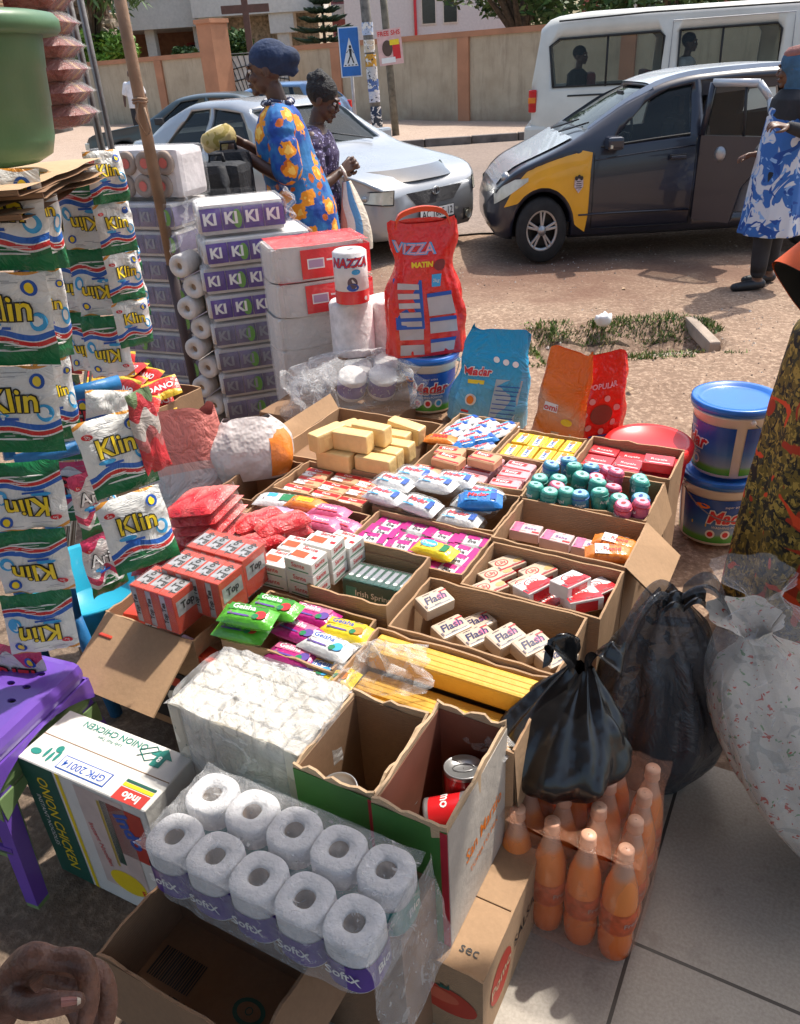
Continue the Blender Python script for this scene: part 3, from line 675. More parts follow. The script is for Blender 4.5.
# ---- silver saloon (nose = local x 0, facing -x)
SIL = paint('silver_paint', (.36, .375, .39), .26, .35)
top = [(0, .62), (.05, .70), (.25, .80), (.8, .90), (1.22, .98), (1.55, 1.14), (2.05, 1.42), (2.5, 1.485), (3.0, 1.48), (3.4, 1.38), (3.95, 1.10), (4.35, 1.08), (4.5, .98), (4.54, .7)]
wid = [(0, 1.18), (.06, 1.40), (.25, 1.62), (.6, 1.74), (1.2, 1.76), (3.6, 1.76), (4.2, 1.66), (4.45, 1.45), (4.54, 1.2)]
belt = [(0, .60), (.3, .78), (1.0, .86), (1.5, .90), (3.6, .98), (4.5, .92)]
z0 = [(0, .24), (.5, .2), (4.0, .22), (4.54, .34)]
a30 = 45
Mc = T(.50, 7.72, -.05) @ RZ(180-a30) @ S(K_, K_, K_)
e, o = make_car('silver_car', 'silver saloon car parked behind the two standing women', 'car', SIL, 4.54, 1.76, 1.48, top, wid, belt, z0, (.86, 3.46),
    [[(1.75, .97), (2.15, 1.36), (2.62, 1.40), (2.62, .985)], [(2.70, .985), (2.70, 1.40), (3.05, 1.38), (3.42, 1.05), (3.42, 1.02)]],
    [(1.22, 2.0, -.62, .62, 1.03, 1.38), (3.3, 3.95, -.58, .58, 1.13, 1.38)], .315, Mc, cabin=(1.35, 3.9))
q = MB(); q.surf(lambda u, v: (.055+.20*v**1.1 + .16*abs(2*u-1)**3, (u-.5)*1.12, .72+.10*v+.012), 20, 4, mat('bonnet_guard', (.05, .055, .06), .12, coat=.8)); q.build('bonnet_deflector', e)
for s in (-1, 1):
    q = MB(); hl = lambda u, v, s=s: (.004+.46*u**1.2, s*(lerp_tab(wid, .004+.46*u**1.2)*.5*(.985-.03*v)+.010), .56+.05*u+.13*v*(1-.45*u)); q.surf(hl, 12, 6, LENS); q.ball(hl(.5, .45), .03, ALLOY, nu=10, nv=6); q.tube([hl(k_/10, 0) for k_ in range(11)] + [hl(1-k_/10, 1) for k_ in range(11)] + [hl(0, 0)], .006, DARKPL, 4); q.build('headlight', e)
    q = MB(); q.lathe([(.001, 0), (.038, .0), (.042, .02)], 16, LENS, T(-.012, s*.49, .33) @ RY(-90), cap=False); q.prism([(-.07, -.05), (.075, -.035), (.03, .055), (-.06, .06)], 0, .004, DARKPL, T(-.004, s*.49, .33) @ RY(-90) @ RZ(90 if s > 0 else -90)); q.build('fog_lamp', e)
    q = MB(); q.box(-.03, .16, -.06, .14, -.07, .07, SIL, r=.03); q.box(.02, .04, -.0, .16, -.04, .04, DARKPL); q.build('wing_mirror', e, T(1.62, s*.98-.04, 1.02))
q = MB(); q.surf(lambda u, v: (-.010+.01*abs(2*u-1)**2, (u-.5)*(.84-.28*(1-v)), .51+.13*v), 14, 4, mat('grille', (.05, .05, .055), .4, bump=1, bs=120, bd=.02)); q.build('grille', e)
q = MB(); q.tube([(-.014, .05*cos(t_/12*6.283), .62+.036*sin(t_/12*6.283)) for t_ in range(13)], .006, ALLOY, 5)
q.tube([(-.016, .022*cos(t_/12*6.283), .62+.034*sin(t_/12*6.283)) for t_ in range(13)], .005, ALLOY, 5); q.build('emblem', e)
q = MB(); q.surf(lambda u, v: (-.008, (u-.5)*.62, .255+.08*v), 14, 3, DARKPL); q.build('lower_grille', e)
plate(e, 'AC 1605-12', T(-.022, 0, .41) @ RZ(-90) @ RX(90), .52, .12)
q = MB()
for s in (-.45, .15): q.tube([(1.28, s, 1.03), (1.42, s+.28, 1.09), (1.5, s+.50, 1.13)], .008, DARKPL, 5)
q.build('wiper', e)
for yy in (-.36, .36):
    q = MB(); q.box(2.3, 2.42, yy-.22, yy+.22, .5, 1.05, SEAT, r=.03); q.box(2.32, 2.4, yy-.1, yy+.1, 1.07, 1.24, SEAT, r=.03); q.build('seat', e)

# ---- the dark saloon behind, facing left
DK = paint('dark_green_paint', (.035, .055, .065))
top = [(0, .66), (.06, .74), (.3, .82), (1.2, .95), (1.45, 1.06), (2.0, 1.36), (2.5, 1.41), (3.1, 1.39), (3.75, 1.08), (4.3, 1.04), (4.5, .9)]
wid = [(0, 1.3), (.1, 1.55), (.5, 1.7), (4.1, 1.7), (4.5, 1.45)]
pN = P(104, 140, y=15.5)
Mc = T(-5.3, 16.8, -.04) @ RZ(-5) @ S(K_, K_, K_)
e, o = make_car('dark_car', 'dark grey green saloon car parked by the left wall', 'car', DK, 4.5, 1.7, 1.41, top, wid, [(0, .64), (.3, .78), (1.4, .9), (4.5, .95)], z0[:2]+[(4.0, .22), (4.5, .34)], (.82, 3.4),
    [[(1.62, .95), (2.05, 1.28), (2.52, 1.32), (2.52, .96)], [(2.6, .96), (2.6, 1.32), (3.08, 1.29), (3.4, 1.0)]], [(1.2, 1.9, -.6, .6, 1.0, 1.3), (3.3, 3.75, -.58, .58, 1.1, 1.3)], .31, Mc, cabin=(1.35, 3.75))
for s in (-1, 1):
    q = MB(); q.box(-.02, .2, s*.6-.14, s*.6+.14, .52, .66, LENS, r=.03); q.build('headlight', e)
    q = MB(); q.box(-.03, .14, -.07, .07, -.06, .06, DARKPL, r=.03); q.build('wing_mirror', e, T(1.6, s*.93, .98))
q = MB(); q.box(-.04, .14, -.84, .84, .26, .46, mat('bumper_white', (.55, .54, .5), .5), r=.04); q.box(-.05, 0, -.8, -.6, .32, .4, AMBER); q.build('bumper', e)
# ---- blue hatchback behind, tail to the right
BL = paint('pale_blue_paint', (.13, .24, .42))
top = [(0, .66), (.3, .86), (1.0, .98), (1.7, 1.38), (2.3, 1.48), (3.1, 1.46), (3.5, 1.3), (3.85, 1.0), (3.95, .8)]
e, o = make_car('blue_car', 'pale blue hatchback half hidden behind the silver car', 'car', BL, 3.95, 1.68, 1.48, top, [(0, 1.3), (.4, 1.66), (3.4, 1.68), (3.95, 1.4)], [(0, .64), (.3, .8), (1.4, .95), (3.95, 1.0)], [(0, .25), (3.95, .3)], (.7, 3.15),
    [[(1.5, 1.0), (1.9, 1.35), (2.4, 1.38), (2.4, 1.0)], [(2.5, 1.0), (2.5, 1.38), (3.0, 1.35), (3.2, 1.05)]], [(.95, 1.6, -.6, .6, 1.05, 1.33), (3.2, 3.95, -.58, .58, 1.08, 1.36)], .3, T(-4.2, 20.2, -.04) @ RZ(-10) @ S(.92, .92, .92), cabin=(1.1, 3.7))
for s in (-1, 1):
    q = MB(); q.box(3.78, 3.93, s*.66-.1, s*.66+.1, .78, 1.0, REDL, r=.03); q.build('tail_lamp', e)
MB().tube([(2.2, 0, 1.47), (2.05, 0, 1.75)], .006, DARKPL, 5).build('aerial', e)

# ---- the taxi: dark body, yellow wings, silver roof, near rear door standing open
TXB = paint('taxi_dark_paint', (.018, .02, .032), .3); TXY = paint('taxi_yellow', (.78, .37, .01), .34); TXS = paint('taxi_silver', (.50, .52, .55), .25, .3)
top = [(0, .50), (.05, .60), (.15, .71), (.3, .81), (.55, .90), (.75, .97), (1.0, 1.07), (1.3, 1.22), (1.6, 1.36), (1.9, 1.455), (2.3, 1.51), (3.1, 1.53), (3.8, 1.46), (4.2, 1.15), (4.34, 1.0), (4.38, .8)]
wid = [(0, .8), (.05, 1.22), (.22, 1.52), (.55, 1.67), (1.2, 1.69), (3.8, 1.69), (4.2, 1.56), (4.38, 1.3)]
belt = [(0, .47), (.15, .64), (.3, .73), (.7, .86), (1.2, .93), (3.0, 1.04), (3.7, 1.06)]
z0 = [(0, .32), (.12, .22), (.3, .2), (4.0, .22), (4.38, .34)]
Mt = T(.93, 6.98+.74, -.02) @ RZ(-2.0) @ S(.735, K_, K_)
front_win = [(1.30, .985), (1.72, 1.29), (1.95, 1.38), (2.22, 1.41), (2.18, 1.02)]
e, o = make_car('taxi', 'black taxi with yellow front wing and silver roof, its rear door standing open', 'taxi', TXB, 4.38, 1.69, 1.51, top, wid, belt, z0, (.60, 3.72),
    [front_win, [(3.45, 1.08), (3.45, 1.42), (3.75, 1.38), (3.9, 1.12)]], [(.85, 1.80, -.6, .6, 1.10, 1.41), (3.95, 4.5, -.55, .55, 1.08, 1.38)], .29, Mt, cabin=(1.05, 4.1), tumble=.45,
    cuts=[cutprism([(2.32, .36), (2.32, 1.43), (3.36, 1.43), (3.36, .9), (3.2, .7), (3.12, .36)], -3, -.60)], glassx=(.9, 2.3))
def ts(x, z, off=.006):
    w_ = lerp_tab(wid, x)*.5; zb = lerp_tab(belt, x); zl = lerp_tab(z0, x); zt = lerp_tab(top, x); zb = min(zb, zt-.035)
    t_ = (z-zl)/(zb-zl)
    tb = [(0, .96), (.3, .995), (.55, 1.0), (.8, .992), (1.0, .965)]
    if z > zb: return -(w_*.965 - .45*(z-zb)) - off
    return -w_*lerp_tab(tb, t_) - off
def skin(q, poly, m, nx=14, nz_=10, off=.006, xr=None):
    """grid skin clipped to a polygon in (x, z), laid on the near side of the body"""
    xs_ = [p[0] for p in poly]; zs = [p[1] for p in poly]
    def edges(x):
        c = []
        for (x0, a), (x1, b) in zip(poly, poly[1:]+poly[:1]):
            if (x0 <= x < x1) or (x1 <= x < x0): c.append(a + (b-a)*(x-x0)/(x1-x0))
        return (min(c), max(c)) if len(c) >= 2 else (c[0], c[0]) if c else (zs[0], zs[0])
    x0, x1 = min(xs_)+1e-4, max(xs_)-1e-4
    def fn(u, v):
        x = x0 + (x1-x0)*u; lo, hi = edges(x); z = lo + (hi-lo)*v; return (x, ts(x, z, off), z)
    q.surf(fn, nx, nz_, m)
q = MB()
arch = [(.60+.365*cos(R(a)), .30+.365*sin(R(a))) for a in (170, 155, 140, 125, 110, 95, 80, 65, 50, 35, 20, 5, -8)]
poly = [(.17, .50)] + [p for p in arch if p[1] > .25 and p[0] > .30] + [(1.09, .26), (1.12, .55), (1.13, .93), (1.05, .945), (.98, .955), (.95, .98), (.99, 1.02), (.86, .965), (.6, .865), (.42, .80), (.30, .70)]
skin(q, poly, TXY, 40, 10); q.build('front_wing', e)
q = MB()
K = T(.985, ts(.985, .68)-.008, .68) @ RX(90)
CRE = mat('crest_pale', (.55, .45, .45), .6, var=.3, vs=60); q.prism([(-.05, -.02), (0, -.075), (.05, -.02), (.045, .06), (-.045, .06)], 0, .002, CRE, K)
for (a, b, r_) in ((-.028, .05, .018), (0, .062, .017), (.028, .05, .018)): q.disc(a, b, r_, r_, DARKPL, K, z=.004)
for i in range(4): q.rect(0, -.03+.018*i, .07-.006*i, .006, DARKPL, K, z=.004)
q.build('door_crest', e)
q = MB(); hz = lambda u, v: .52+.20*u+.12*v*(1-.35*u)*(1-.6*max(0, u-.6)/.4)
q.surf(lambda u, v: (.07+.36*u, ts(.07+.36*u, hz(u, v), .010), hz(u, v)), 18, 8, LENS); q.ball((.2, -.62, .74), .05, ALLOY, nu=10, nv=6); q.build('headlight', e)
q = MB(); q.surf(lambda u, v: (.07+.36*u, -ts(.07+.36*u, hz(u, v), .010), hz(u, v)), 18, 8, LENS); q.build('headlight', e)
q = MB(); q.surf(lambda u, v: (lerp_tab([(0, .10), (1, .93)], v), (u-.5)*1.30*(.78+.22*v), lerp_tab(top, .10+.83*v)+.008), 16, 12, TXS); q.build('bonnet', e)
q = MB(); q.surf(lambda u, v: (1.78+2.0*v, (u-.5)*1.06, lerp_tab(top, 1.78+2.0*v)-.012*(2*u-1)**6+.012), 16, 12, TXS); q.surf(lambda u, v: (1.1+2.7*v, -.53-.11*(1-min(1, abs(v-.6)*0+min(1, v*3)))-.02*u, lerp_tab(top, 1.1+2.7*v)+.006-.045*u), 1, 22, TXS); q.build('roof', e)
q = MB(); q.tube([(2.255, ts(2.255, z_, .002), z_) for z_ in (.30, .5, .8, 1.0)], .005, RUBBER, 4); q.tube([(1.15, ts(1.15, z_, .002), z_) for z_ in (.30, .5, .8, .93)], .005, RUBBER, 4); q.tube([(x, ts(x, .29, .004), .29) for x in (1.15, 1.6, 2.0, 2.255)], .005, RUBBER, 4)
q.tube([(x, ts(x, lerp_tab(belt, x)+.035, .006), lerp_tab(belt, x)+.035) for x in (1.22, 1.5, 1.8, 2.18)], .009, RUBBER, 4); q.build('door_seam', e)
MB().tube([(x, ts(x, .40+.02*sin(x), .006), .40+.02*sin(x)) for x in (1.0, 1.3, 1.6, 1.9, 2.24)], .009, TXB, 6).build('side_moulding', e)
MB().tube([(x, ts(x, lerp_tab(belt, x)-.06, .003), lerp_tab(belt, x)-.06) for x in (1.16, 1.4, 1.7, 2.0, 2.24)], .006, TXB, 6).build('shoulder_crease', e)
q = MB(); q.box(-.08, .08, -.02, 0, -.012, .012, TXB, r=.006); q.box(-.09, .09, .0, .008, -.022, .022, DARKPL); q.build('door_handle', e, T(2.05, ts(2.05, .86)-.035, .86))
q = MB(); q.box(-.11, .06, -.19, 0, -.05, .055, TXB, r=.03); q.box(-.09, -.07, -.22, -.10, -.03, -.005, LENS); q.box(-.02, .05, -.03, .1, -.06, -.02, DARKPL); q.build('wing_mirror', e, T(1.36, ts(1.36, .96)+.015, 1.0))
q = MB(); q.tube([(1.62+.02*sin(t_/20*6.283), -.36+.17*cos(t_/20*6.283), 1.02+.165*sin(t_/20*6.283)) for t_ in range(21)], .014, DARKPL, 6); q.tube([(1.60, -.36, 1.02), (1.35, -.36, .92)], .03, DARKPL, 6); q.box(1.60, 1.63, -.48, -.24, 1.0, 1.04, DARKPL); q.build('steering_wheel', e, T(0, 0, 0))
q = MB(); q.box(1.1, 1.45, -.68, .68, .82, .98, mat('dash', (.09, .09, .09), .7), r=.04); q.build('dashboard', e)
q = MB(); q.box(-.01, .02, -.1, .1, -.04, .04, DARKPL, r=.01); q.build('inner_mirror', e, T(1.62, 0, 1.33))
for yy in (-.36, .36):
    q = MB(); q.box(1.95, 2.42, yy-.23, yy+.23, .36, .52, SEAT, r=.05); q.box(2.36, 2.5, yy-.22, yy+.22, .48, 1.08, SEAT, r=.05); q.box(2.42, 2.5, yy-.11, yy+.11, 1.11, 1.28, SEAT, r=.03); q.build('front_seat', e)
q = MB(); q.box(3.35, 3.8, -.66, .66, .36, .52, SEAT, r=.05); q.box(3.72, 3.86, -.66, .66, .48, 1.05, SEAT, r=.05); q.build('rear_seat', e)
q = MB()
for s in (-.1, .35): q.tube([(.90, s, 1.055), (1.0, s-.2, 1.095), (1.12, s-.5, 1.155)], .008, DARKPL, 5)
q.build('wiper', e)
# open door: panel + window frame, hinged at its front edge
dm = Mt @ T(2.30, -.845, 0) @ RZ(-52)
d = empty('open_rear_door', M=T(2.30, -.835, 0) @ RZ(-42)); d.parent = e; 
q = MB()
outl = [(0, .33), (.40, .33), (.47, .62), (.62, .80), (.70, 1.02), (.70, 1.12), (.62, 1.30), (.50, 1.42), (.05, 1.44), (0, 1.05)]
hole = [(.05, 1.04), (.63, 1.07), (.57, 1.27), (.47, 1.37), (.08, 1.385)]
low = [(0, .33), (.40, .33), (.47, .62), (.62, .80), (.70, 1.02), (0, 1.02)]
q.add([(x, -.035, z) for x, z in low] + [(x, .035, z) for x, z in low], [[0, 1, 2, 3, 4, 5], [11, 10, 9, 8, 7, 6]] + [[(i+1) % 6, i, i+6, (i+1) % 6+6] for i in range(6)], TXB)
q.build('door_panel', d)
q = MB(); fr = [(0, 1.02), (.05, 1.42), (.5, 1.41), (.62, 1.30), (.70, 1.02)]
for a, b_ in zip(fr, fr[1:]): q.tube([(a[0], 0, a[1]), (b_[0], 0, b_[1])], .034, TXB if a[0] < .04 else TXS, 6)  # silver bars put sunlight on the frame into its colour
q.tube([(.42, 0, 1.02), (.38, 0, 1.40)], .016, DARKPL, 5); q.build('window_frame', d)
q = MB(); q.add([(.03, 0, 1.02), (.68, 0, 1.02), (.60, 0, 1.29), (.49, 0, 1.39), (.07, 0, 1.40)], [(0, 1, 2, 3, 4)], GLASS); q.build('window_glass', d)
q = MB(); q.box(.06, .6, .036, .055, .42, .98, mat('door_card', (.16, .16, .17), .8), r=.01); q.lathe([(.001, .02), (.05, .02), (.075, .0), (.075, -.01)], 20, ALLOY, T(.2, .07, .52) @ RX(-90), cap=False); q.box(.1, .5, .055, .09, .68, .72, DARKPL, r=.008); q.build('door_lining', d)
q = MB(); q.lathe([(.001, .012), (.035, .012), (.06, .0), (.06, -.01)], 20, ALLOY, RX(90), cap=False); q.build('door_lock', d, T(.22, -.04, .88))

# ---- the white minibus behind
VW = paint('van_cream', (.60, .59, .53), .4); 
top = [(0, 1.0), (.03, 1.5), (.12, 1.86), (.32, 1.99), (.9, 2.03), (3.8, 2.02), (4.3, 1.9), (4.9, 1.2), (5.2, .95), (5.3, .7)]
wid = [(0, 1.50), (.08, 1.62), (.4, 1.70), (4.8, 1.70), (5.3, 1.4)]
bl = [(0, .98), (.2, 1.04), (5.3, 1.0)]
wins = [[(.30, 1.10), (.24, 1.62), (.36, 1.70), (1.66, 1.72), (1.72, 1.66), (1.70, 1.10)], [(1.92, 1.10), (1.92, 1.72), (3.10, 1.73), (3.16, 1.66), (3.16, 1.10)], [(3.45, 1.10), (3.45, 1.70), (4.1, 1.66), (4.4, 1.12)]]
Mv = T(2.50, 14.0, 0) @ RZ(-13) @ S(1.07, 1, 1.01)
e, o = make_car('minibus', 'cream white minibus with passengers passing behind the taxi', 'minibus', VW, 5.3, 1.7, 2.03, top, wid, bl, [(0, .42), (.4, .3), (5.3, .3)], (1.0, 4.3), wins, [(-.2, .25, -.62, .62, 1.15, 1.72), (4.2, 5.1, -.65, .65, 1.2, 1.8)], .33, Mv, cabin=(.06, 4.9), tumble=.14, gl=glass('bus_glass', (.02, .025, .025), .22), glassx=(.03, 4.8))
def vs_(x, z): return -(lerp_tab(wid, x)*.5*.968 - .14*max(0, z-1.04)) - .008
q = MB()
for w_ in wins:
    q.tube([(x, vs_(x, z)+.004, z) for x, z in w_ + w_[:2]], .016, RUBBER, 5)
q.build('window_seal', e)
for x in (1.0, 2.45): MB().tube([(x, vs_(1, 1.1)+.01, 1.08), (x, vs_(1, 1.7)+.01, 1.71)], .014, RUBBER, 4).build('window_divider', e)
q = MB(); q.tube([(.5, vs_(.5, 1.0)-.004, .98), (3.2, vs_(3, 1.0)-.012, .98)], .012, DARKPL, 4); q.tube([(1.8, vs_(1.8, .5)-.006, .36), (1.8, vs_(1.8, 1)-.006, 1.0), (1.82, vs_(1.8, 1.8)-.002, 1.84), (3.3, vs_(3.3, 1.8)-.002, 1.85), (3.32, vs_(3.3, 1)-.006, 1.0), (3.32, vs_(3.3, .5)-.006, .36)], .006, GREY, 4); q.build('door_rail', e)
q = MB(); q.tube([(.35, -.73, 1.92), (1.5, -.75, 1.955), (4.0, -.75, 1.95)], .011, RUBBER, 4); q.build('rain_gutter', e)
for s in (-1, 1):
    q = MB(); q.box(-.03, .08, s*.73-.07, s*.73+.07, .78, 1.08, REDL, r=.02); q.box(-.035, .07, s*.73-.072, s*.73+.072, .90, .98, AMBER, r=.01); q.build('tail_lamp', e)
q = MB(); q.box(-.08, .35, -.84, .84, .36, .60, VW, r=.05); q.build('rear_bumper', e)
for x in (.75, 1.5, 2.3, 3.0):
    q = MB(); q.box(x, x+.12, -.62, .62, .6, 1.25, mat('bus_seat', (.16, .03, .03), .8), r=.04); q.box(x+.0, x+.45, -.62, .62, .55, .68, MATS['bus_seat'], r=.04); q.build('bench_seat', e)
VAN = Mv

# ============================================================ PEOPLE
SKIN = mat('dark_skin', (.085, .040, .024), .45, var=.12, vs=5, bump=.1, bs=80, spec=.45)
SKIN2 = mat('brown_skin', (.13, .062, .036), .45, var=.12, vs=5, bump=.1, bs=80)
HAIR = mat('black_hair', (.012, .011, .012), .75, var=.3, bump=.9, bs=60, bd=.02)
EYEW = mat('eye_white', (.6, .56, .5), .3); LIP = mat('lips', (.10, .03, .03), .4); NAIL = mat('nail_pink', (.42, .18, .15), .3)
V = Vector
def smooth_path(pts, rad, k=4):
    """Catmull-Rom through joints so that limbs taper and bend smoothly"""
    P_ = [V(p) for p in pts]; op = []; orr = []
    for i in range(len(P_)-1):
        p0 = P_[max(0, i-1)]; p1 = P_[i]; p2 = P_[i+1]; p3 = P_[min(len(P_)-1, i+2)]
        for j in range(k):
            t = j/k; op.append(.5*((2*p1) + (p2-p0)*t + (2*p0-5*p1+4*p2-p3)*t*t + (3*p1-p0-3*p2+p3)*t**3)); orr.append(rad[i]+(rad[i+1]-rad[i])*t)
    op.append(P_[-1]); orr.append(rad[-1]); return op, orr
def limb(q, pts, rad, m, n=12, flat=1.0):
    p, r = smooth_path(pts, rad); q.tube(p, r, m, n, flat=flat); q.ball(pts[0], rad[0]*.98, m); q.ball(pts[-1], rad[-1]*.98, m)
def oval(c, rx, ry, yaw=0, n=26, fold=0, seed=0, k=9):
    o = []; 
    for i in range(n):
        a = 2*pi*i/n; f = 1 + fold*sin(k*a + seed) + fold*.6*sin((k+4)*a + seed*2.3)
        x, y = rx*f*cos(a), ry*f*sin(a); o.append((c[0]+x*cos(yaw)-y*sin(yaw), c[1]+x*sin(yaw)+y*cos(yaw), c[2]))
    return o
def head(q, c, yaw, pitch, m, s=1.0):
    """face looks along local -y before yaw; c is the centre of the head"""
    M = T(*c) @ RZ(yaw) @ RX(pitch) @ S(s, s, s)
    q.ball((0, .012, .03), .083, m, M, 20, 14, (.93, 1.14, 1.08)); q.ball((0, -.018, -.045), .062, m, M, 16, 10, (.92, 1.1, 1.12))
    q.ball((0, -.070, -.098), .024, m, M, 12, 8, (1.1, .9, .8)); q.tube([(0, -.088, .012), (0, -.103, -.022), (0, -.108, -.034)], [.008, .012, .013], m, 8, M)
    q.ball((.014, -.098, -.038), .010, m, M, 8, 6); q.ball((-.014, -.098, -.038), .010, m, M, 8, 6)
    q.ball((0, -.086, .028), .03, m, M, 10, 6, (1.8, .55, .35)); q.ball((0, -.089, -.066), .017, m, M, 10, 6, (1.5, .8, .75))
    for sx in (-1, 1):
        q.ball((sx*.079, .012, -.008), .026, m, M, 10, 8, (.35, .75, 1.15)); q.ball((sx*.04, -.068, -.03), .024, m, M, 8, 6)
    return M
def face(M, parent):
    q = MB()
    for sx in (-1, 1): q.ball((sx*.030, -.080, .004), 0.0105, EYEW, M, 10, 8)
    for sx in (-1, 1): q.ball((sx*.030, -.0885, .003), .0062, INKK, M, 8, 6)
    q.build('eyes', parent)
    q = MB(); q.ball((0, -.099, -.060), .011, LIP, M, 10, 6, (1.9, .6, .38)); q.ball((0, -.098, -.070), .011, LIP, M, 10, 6, (1.7, .6, .42)); q.build('lips', parent)
    q = MB()
    for sx in (-1, 1): q.tube([M @ V((sx*.014, -.094, .027)), M @ V((sx*.032, -.092, .032)), M @ V((sx*.05, -.076, .027))], .0035, HAIR, 5)
    q.build('eyebrows', parent)
def hand(q, wrist, d, nrm, m, curl=35, side=1, s=1.0, spread=6):
    """palm and five bent fingers; d = towards the fingers, nrm = back of the hand"""
    d = V(d).normalized(); nrm = V(nrm); nrm = (nrm - d*nrm.dot(d)).normalized(); a = d.cross(nrm).normalized()*side; w_ = V(wrist)
    for i in range(4): limb(q, [w_, w_ + d*.04*s + a*(i-1.5)*.014*s, w_ + d*.085*s + a*(i-1.5)*.020*s], [.019*s, .014*s, .0105*s], m, 8)
    for i, L in enumerate((.070, .080, .076, .060)):
        p = w_ + d*.085*s + a*(i-1.5)*.020*s; dd = (d + a*math.tan(R(spread))*(i-1.5)).normalized(); pts = [p.copy()]; ang = R(curl*.5)
        for f_ in (.45, .30, .25):
            ang2 = ang; v = dd*cos(ang2) - nrm*sin(ang2); p = p + v*L*s*f_; pts.append(p.copy()); ang += R(curl)
        limb(q, pts, [.0095*s, .0088*s, .0078*s, .0065*s], m, 8)
    p = w_ + d*.02*s - a*.022*s; p1 = p + (d*.6 - a*.7 - nrm*.3).normalized()*.035*s; p2 = p1 + (d*.9 - a*.15 - nrm*.4).normalized()*.030*s; p3 = p2 + (d*.9 + a*.2 - nrm*.45).normalized()*.024*s
    limb(q, [p, p1, p2, p3], [.014*s, .0115*s, .010*s, .0078*s], m, 8)
def cloth_rings(q, rings, m):
    n = len(rings[0]); q.rings(rings, m)

# ---- woman in the blue flowered dress, facing left, holding a coconut
CL1 = flowers('blue_flower_print', '#12408f', '#e28f1c', '#b4560f', '#f2c258', '#2a6fa8', 9)
e = tag(empty('person', (-.50, 4.6, -.03)), 'woman in a blue dress with orange flowers and dark blue headwrap, holding a coconut', 'person')
q = MB(); z0_ = 0
hip = V((.05, 0, .93))
limb(q, [(.04, .09, .92), (.02, .10, .50), (.05, .10, .09)], [.095, .058, .038], SKIN); limb(q, [(.04, -.09, .92), (.0, -.10, .50), (.03, -.10, .09)], [.095, .058, .038], SKIN)
for y_ in (.10, -.10): limb(q, [(.06, y_, .05), (-.05, y_, .035), (-.15, y_, .02)], [.038, .032, .022], SKIN)
q.rings([oval((x, 0, z), rx, ry) for x, z, rx, ry in ((.05, .82, .13, .16), (.06, .95, .14, .17), (.03, 1.10, .11, .135), (.0, 1.25, .115, .15), (.0, 1.36, .10, .17), (.0, 1.42, .06, .10))], SKIN)
limb(q, [(.015, 0, 1.38), (-.015, 0, 1.50)], [.052, .048], SKIN)
HM = head(q, (-.045, 0, 1.58), -90, 3, SKIN, .93)
LW = V((-.225, -.08, 1.225)); 
limb(q, [(.02, -.165, 1.36), (.03, -.19, 1.10), LW], [.050, .040, .026], SKIN); limb(q, [(.02, .165, 1.36), (-.02, .19, 1.12), (-.205, .06, 1.245)], [.050, .040, .026], SKIN)
hand(q, LW, (-.8, .25, .30), (-.2, -.9, -.2), SKIN, 28, 1); hand(q, (-.205, .06, 1.245), (-.8, -.25, .25), (-.1, .9, .3), SKIN, 30, -1)
fuse(q, 'body', .0055, e); face(HM, e)
q = MB()
rg = [oval((x, 0, z), rx, ry, fold=f, seed=i*.15) for i, (x, z, rx, ry, f) in enumerate(((.06, .30, .19, .22, .035), (.06, .45, .195, .225, .03), (.065, .62, .19, .225, .02), (.07, .80, .195, .22, .012), (.065, .93, .19, .215, .008), (.05, 1.05, .165, .19, .012), (.01, 1.18, .155, .18, .01), (.0, 1.30, .14, .185, .006), (.005, 1.385, .105, .165, .0), (.005, 1.43, .065, .085, 0)))]
q.rings(rg, CL1); limb(q, [(.015, -.12, 1.37), (.02, -.19, 1.30), (.03, -.205, 1.14)], [.07, .078, .082], CL1); limb(q, [(.015, .12, 1.37), (.01, .19, 1.30), (-.01, .205, 1.16)], [.07, .078, .082], CL1)
o = fuse(q, 'dress', .008, e, 2)
for v_ in o.data.vertices: v_.co += v_.normal*.006*noise.noise(V((v_.co.x*9, v_.co.y*9, v_.co.z*4)))
SC1 = mat('navy_cloth', (.012, .028, .075), .85, var=.3, bump=.7, bs=14, bd=.03)
q = MB(); q.ball((.0, .035, .055), .096, SC1, HM, 20, 14, (.98, 1.20, .98)); q.ball((0, .13, .045), .062, SC1, HM, 14, 10, (1.1, 1.15, .95)); q.tube([(0, .08, .02), (0, .14, .0), (0, .165, -.035)], [.06, .045, .024], SC1, 10, HM)
o = fuse(q, 'headwrap', .007, e, 2)
q = MB(); q.tube([(.0+.075*cos(t_/10*6.283), .085*sin(t_/10*6.283), 1.435+.008*sin(t_*2)) for t_ in range(11)], [.016]*11, patches('bandana', (.02, .03, .08), [('#c9c9cc', .55, 2)], 20), 6); q.build('neckerchief', e)
COCO = patches('coconut_husk', (.40, .31, .12), [('#8a7a35', .55, 1), ('#cbb98a', .6, .6)], 12, bump=.5)
q = MB(); q.ball((0, 0, 0), .085, COCO, None, 18, 12, (1.15, 1, .95))
for v_i, v_ in enumerate(q.v): q.v[v_i] = v_*(1+.10*nz(v_.x*18, v_.y*18, v_.z*18, 1)) if v_.z < .055 else V((v_.x, v_.y, .055))
q.lathe([(.001, .062), (.04, .06), (.058, .054)], 14, mat('coconut_flesh', (.62, .54, .36), .6, var=.2), cap=False)
tag(q.build('coconut', M=T(-.50-.325, 4.585, 1.25)@RY(-20)), 'trimmed yellow green coconut held in the hands of the woman in blue', 'coconut')

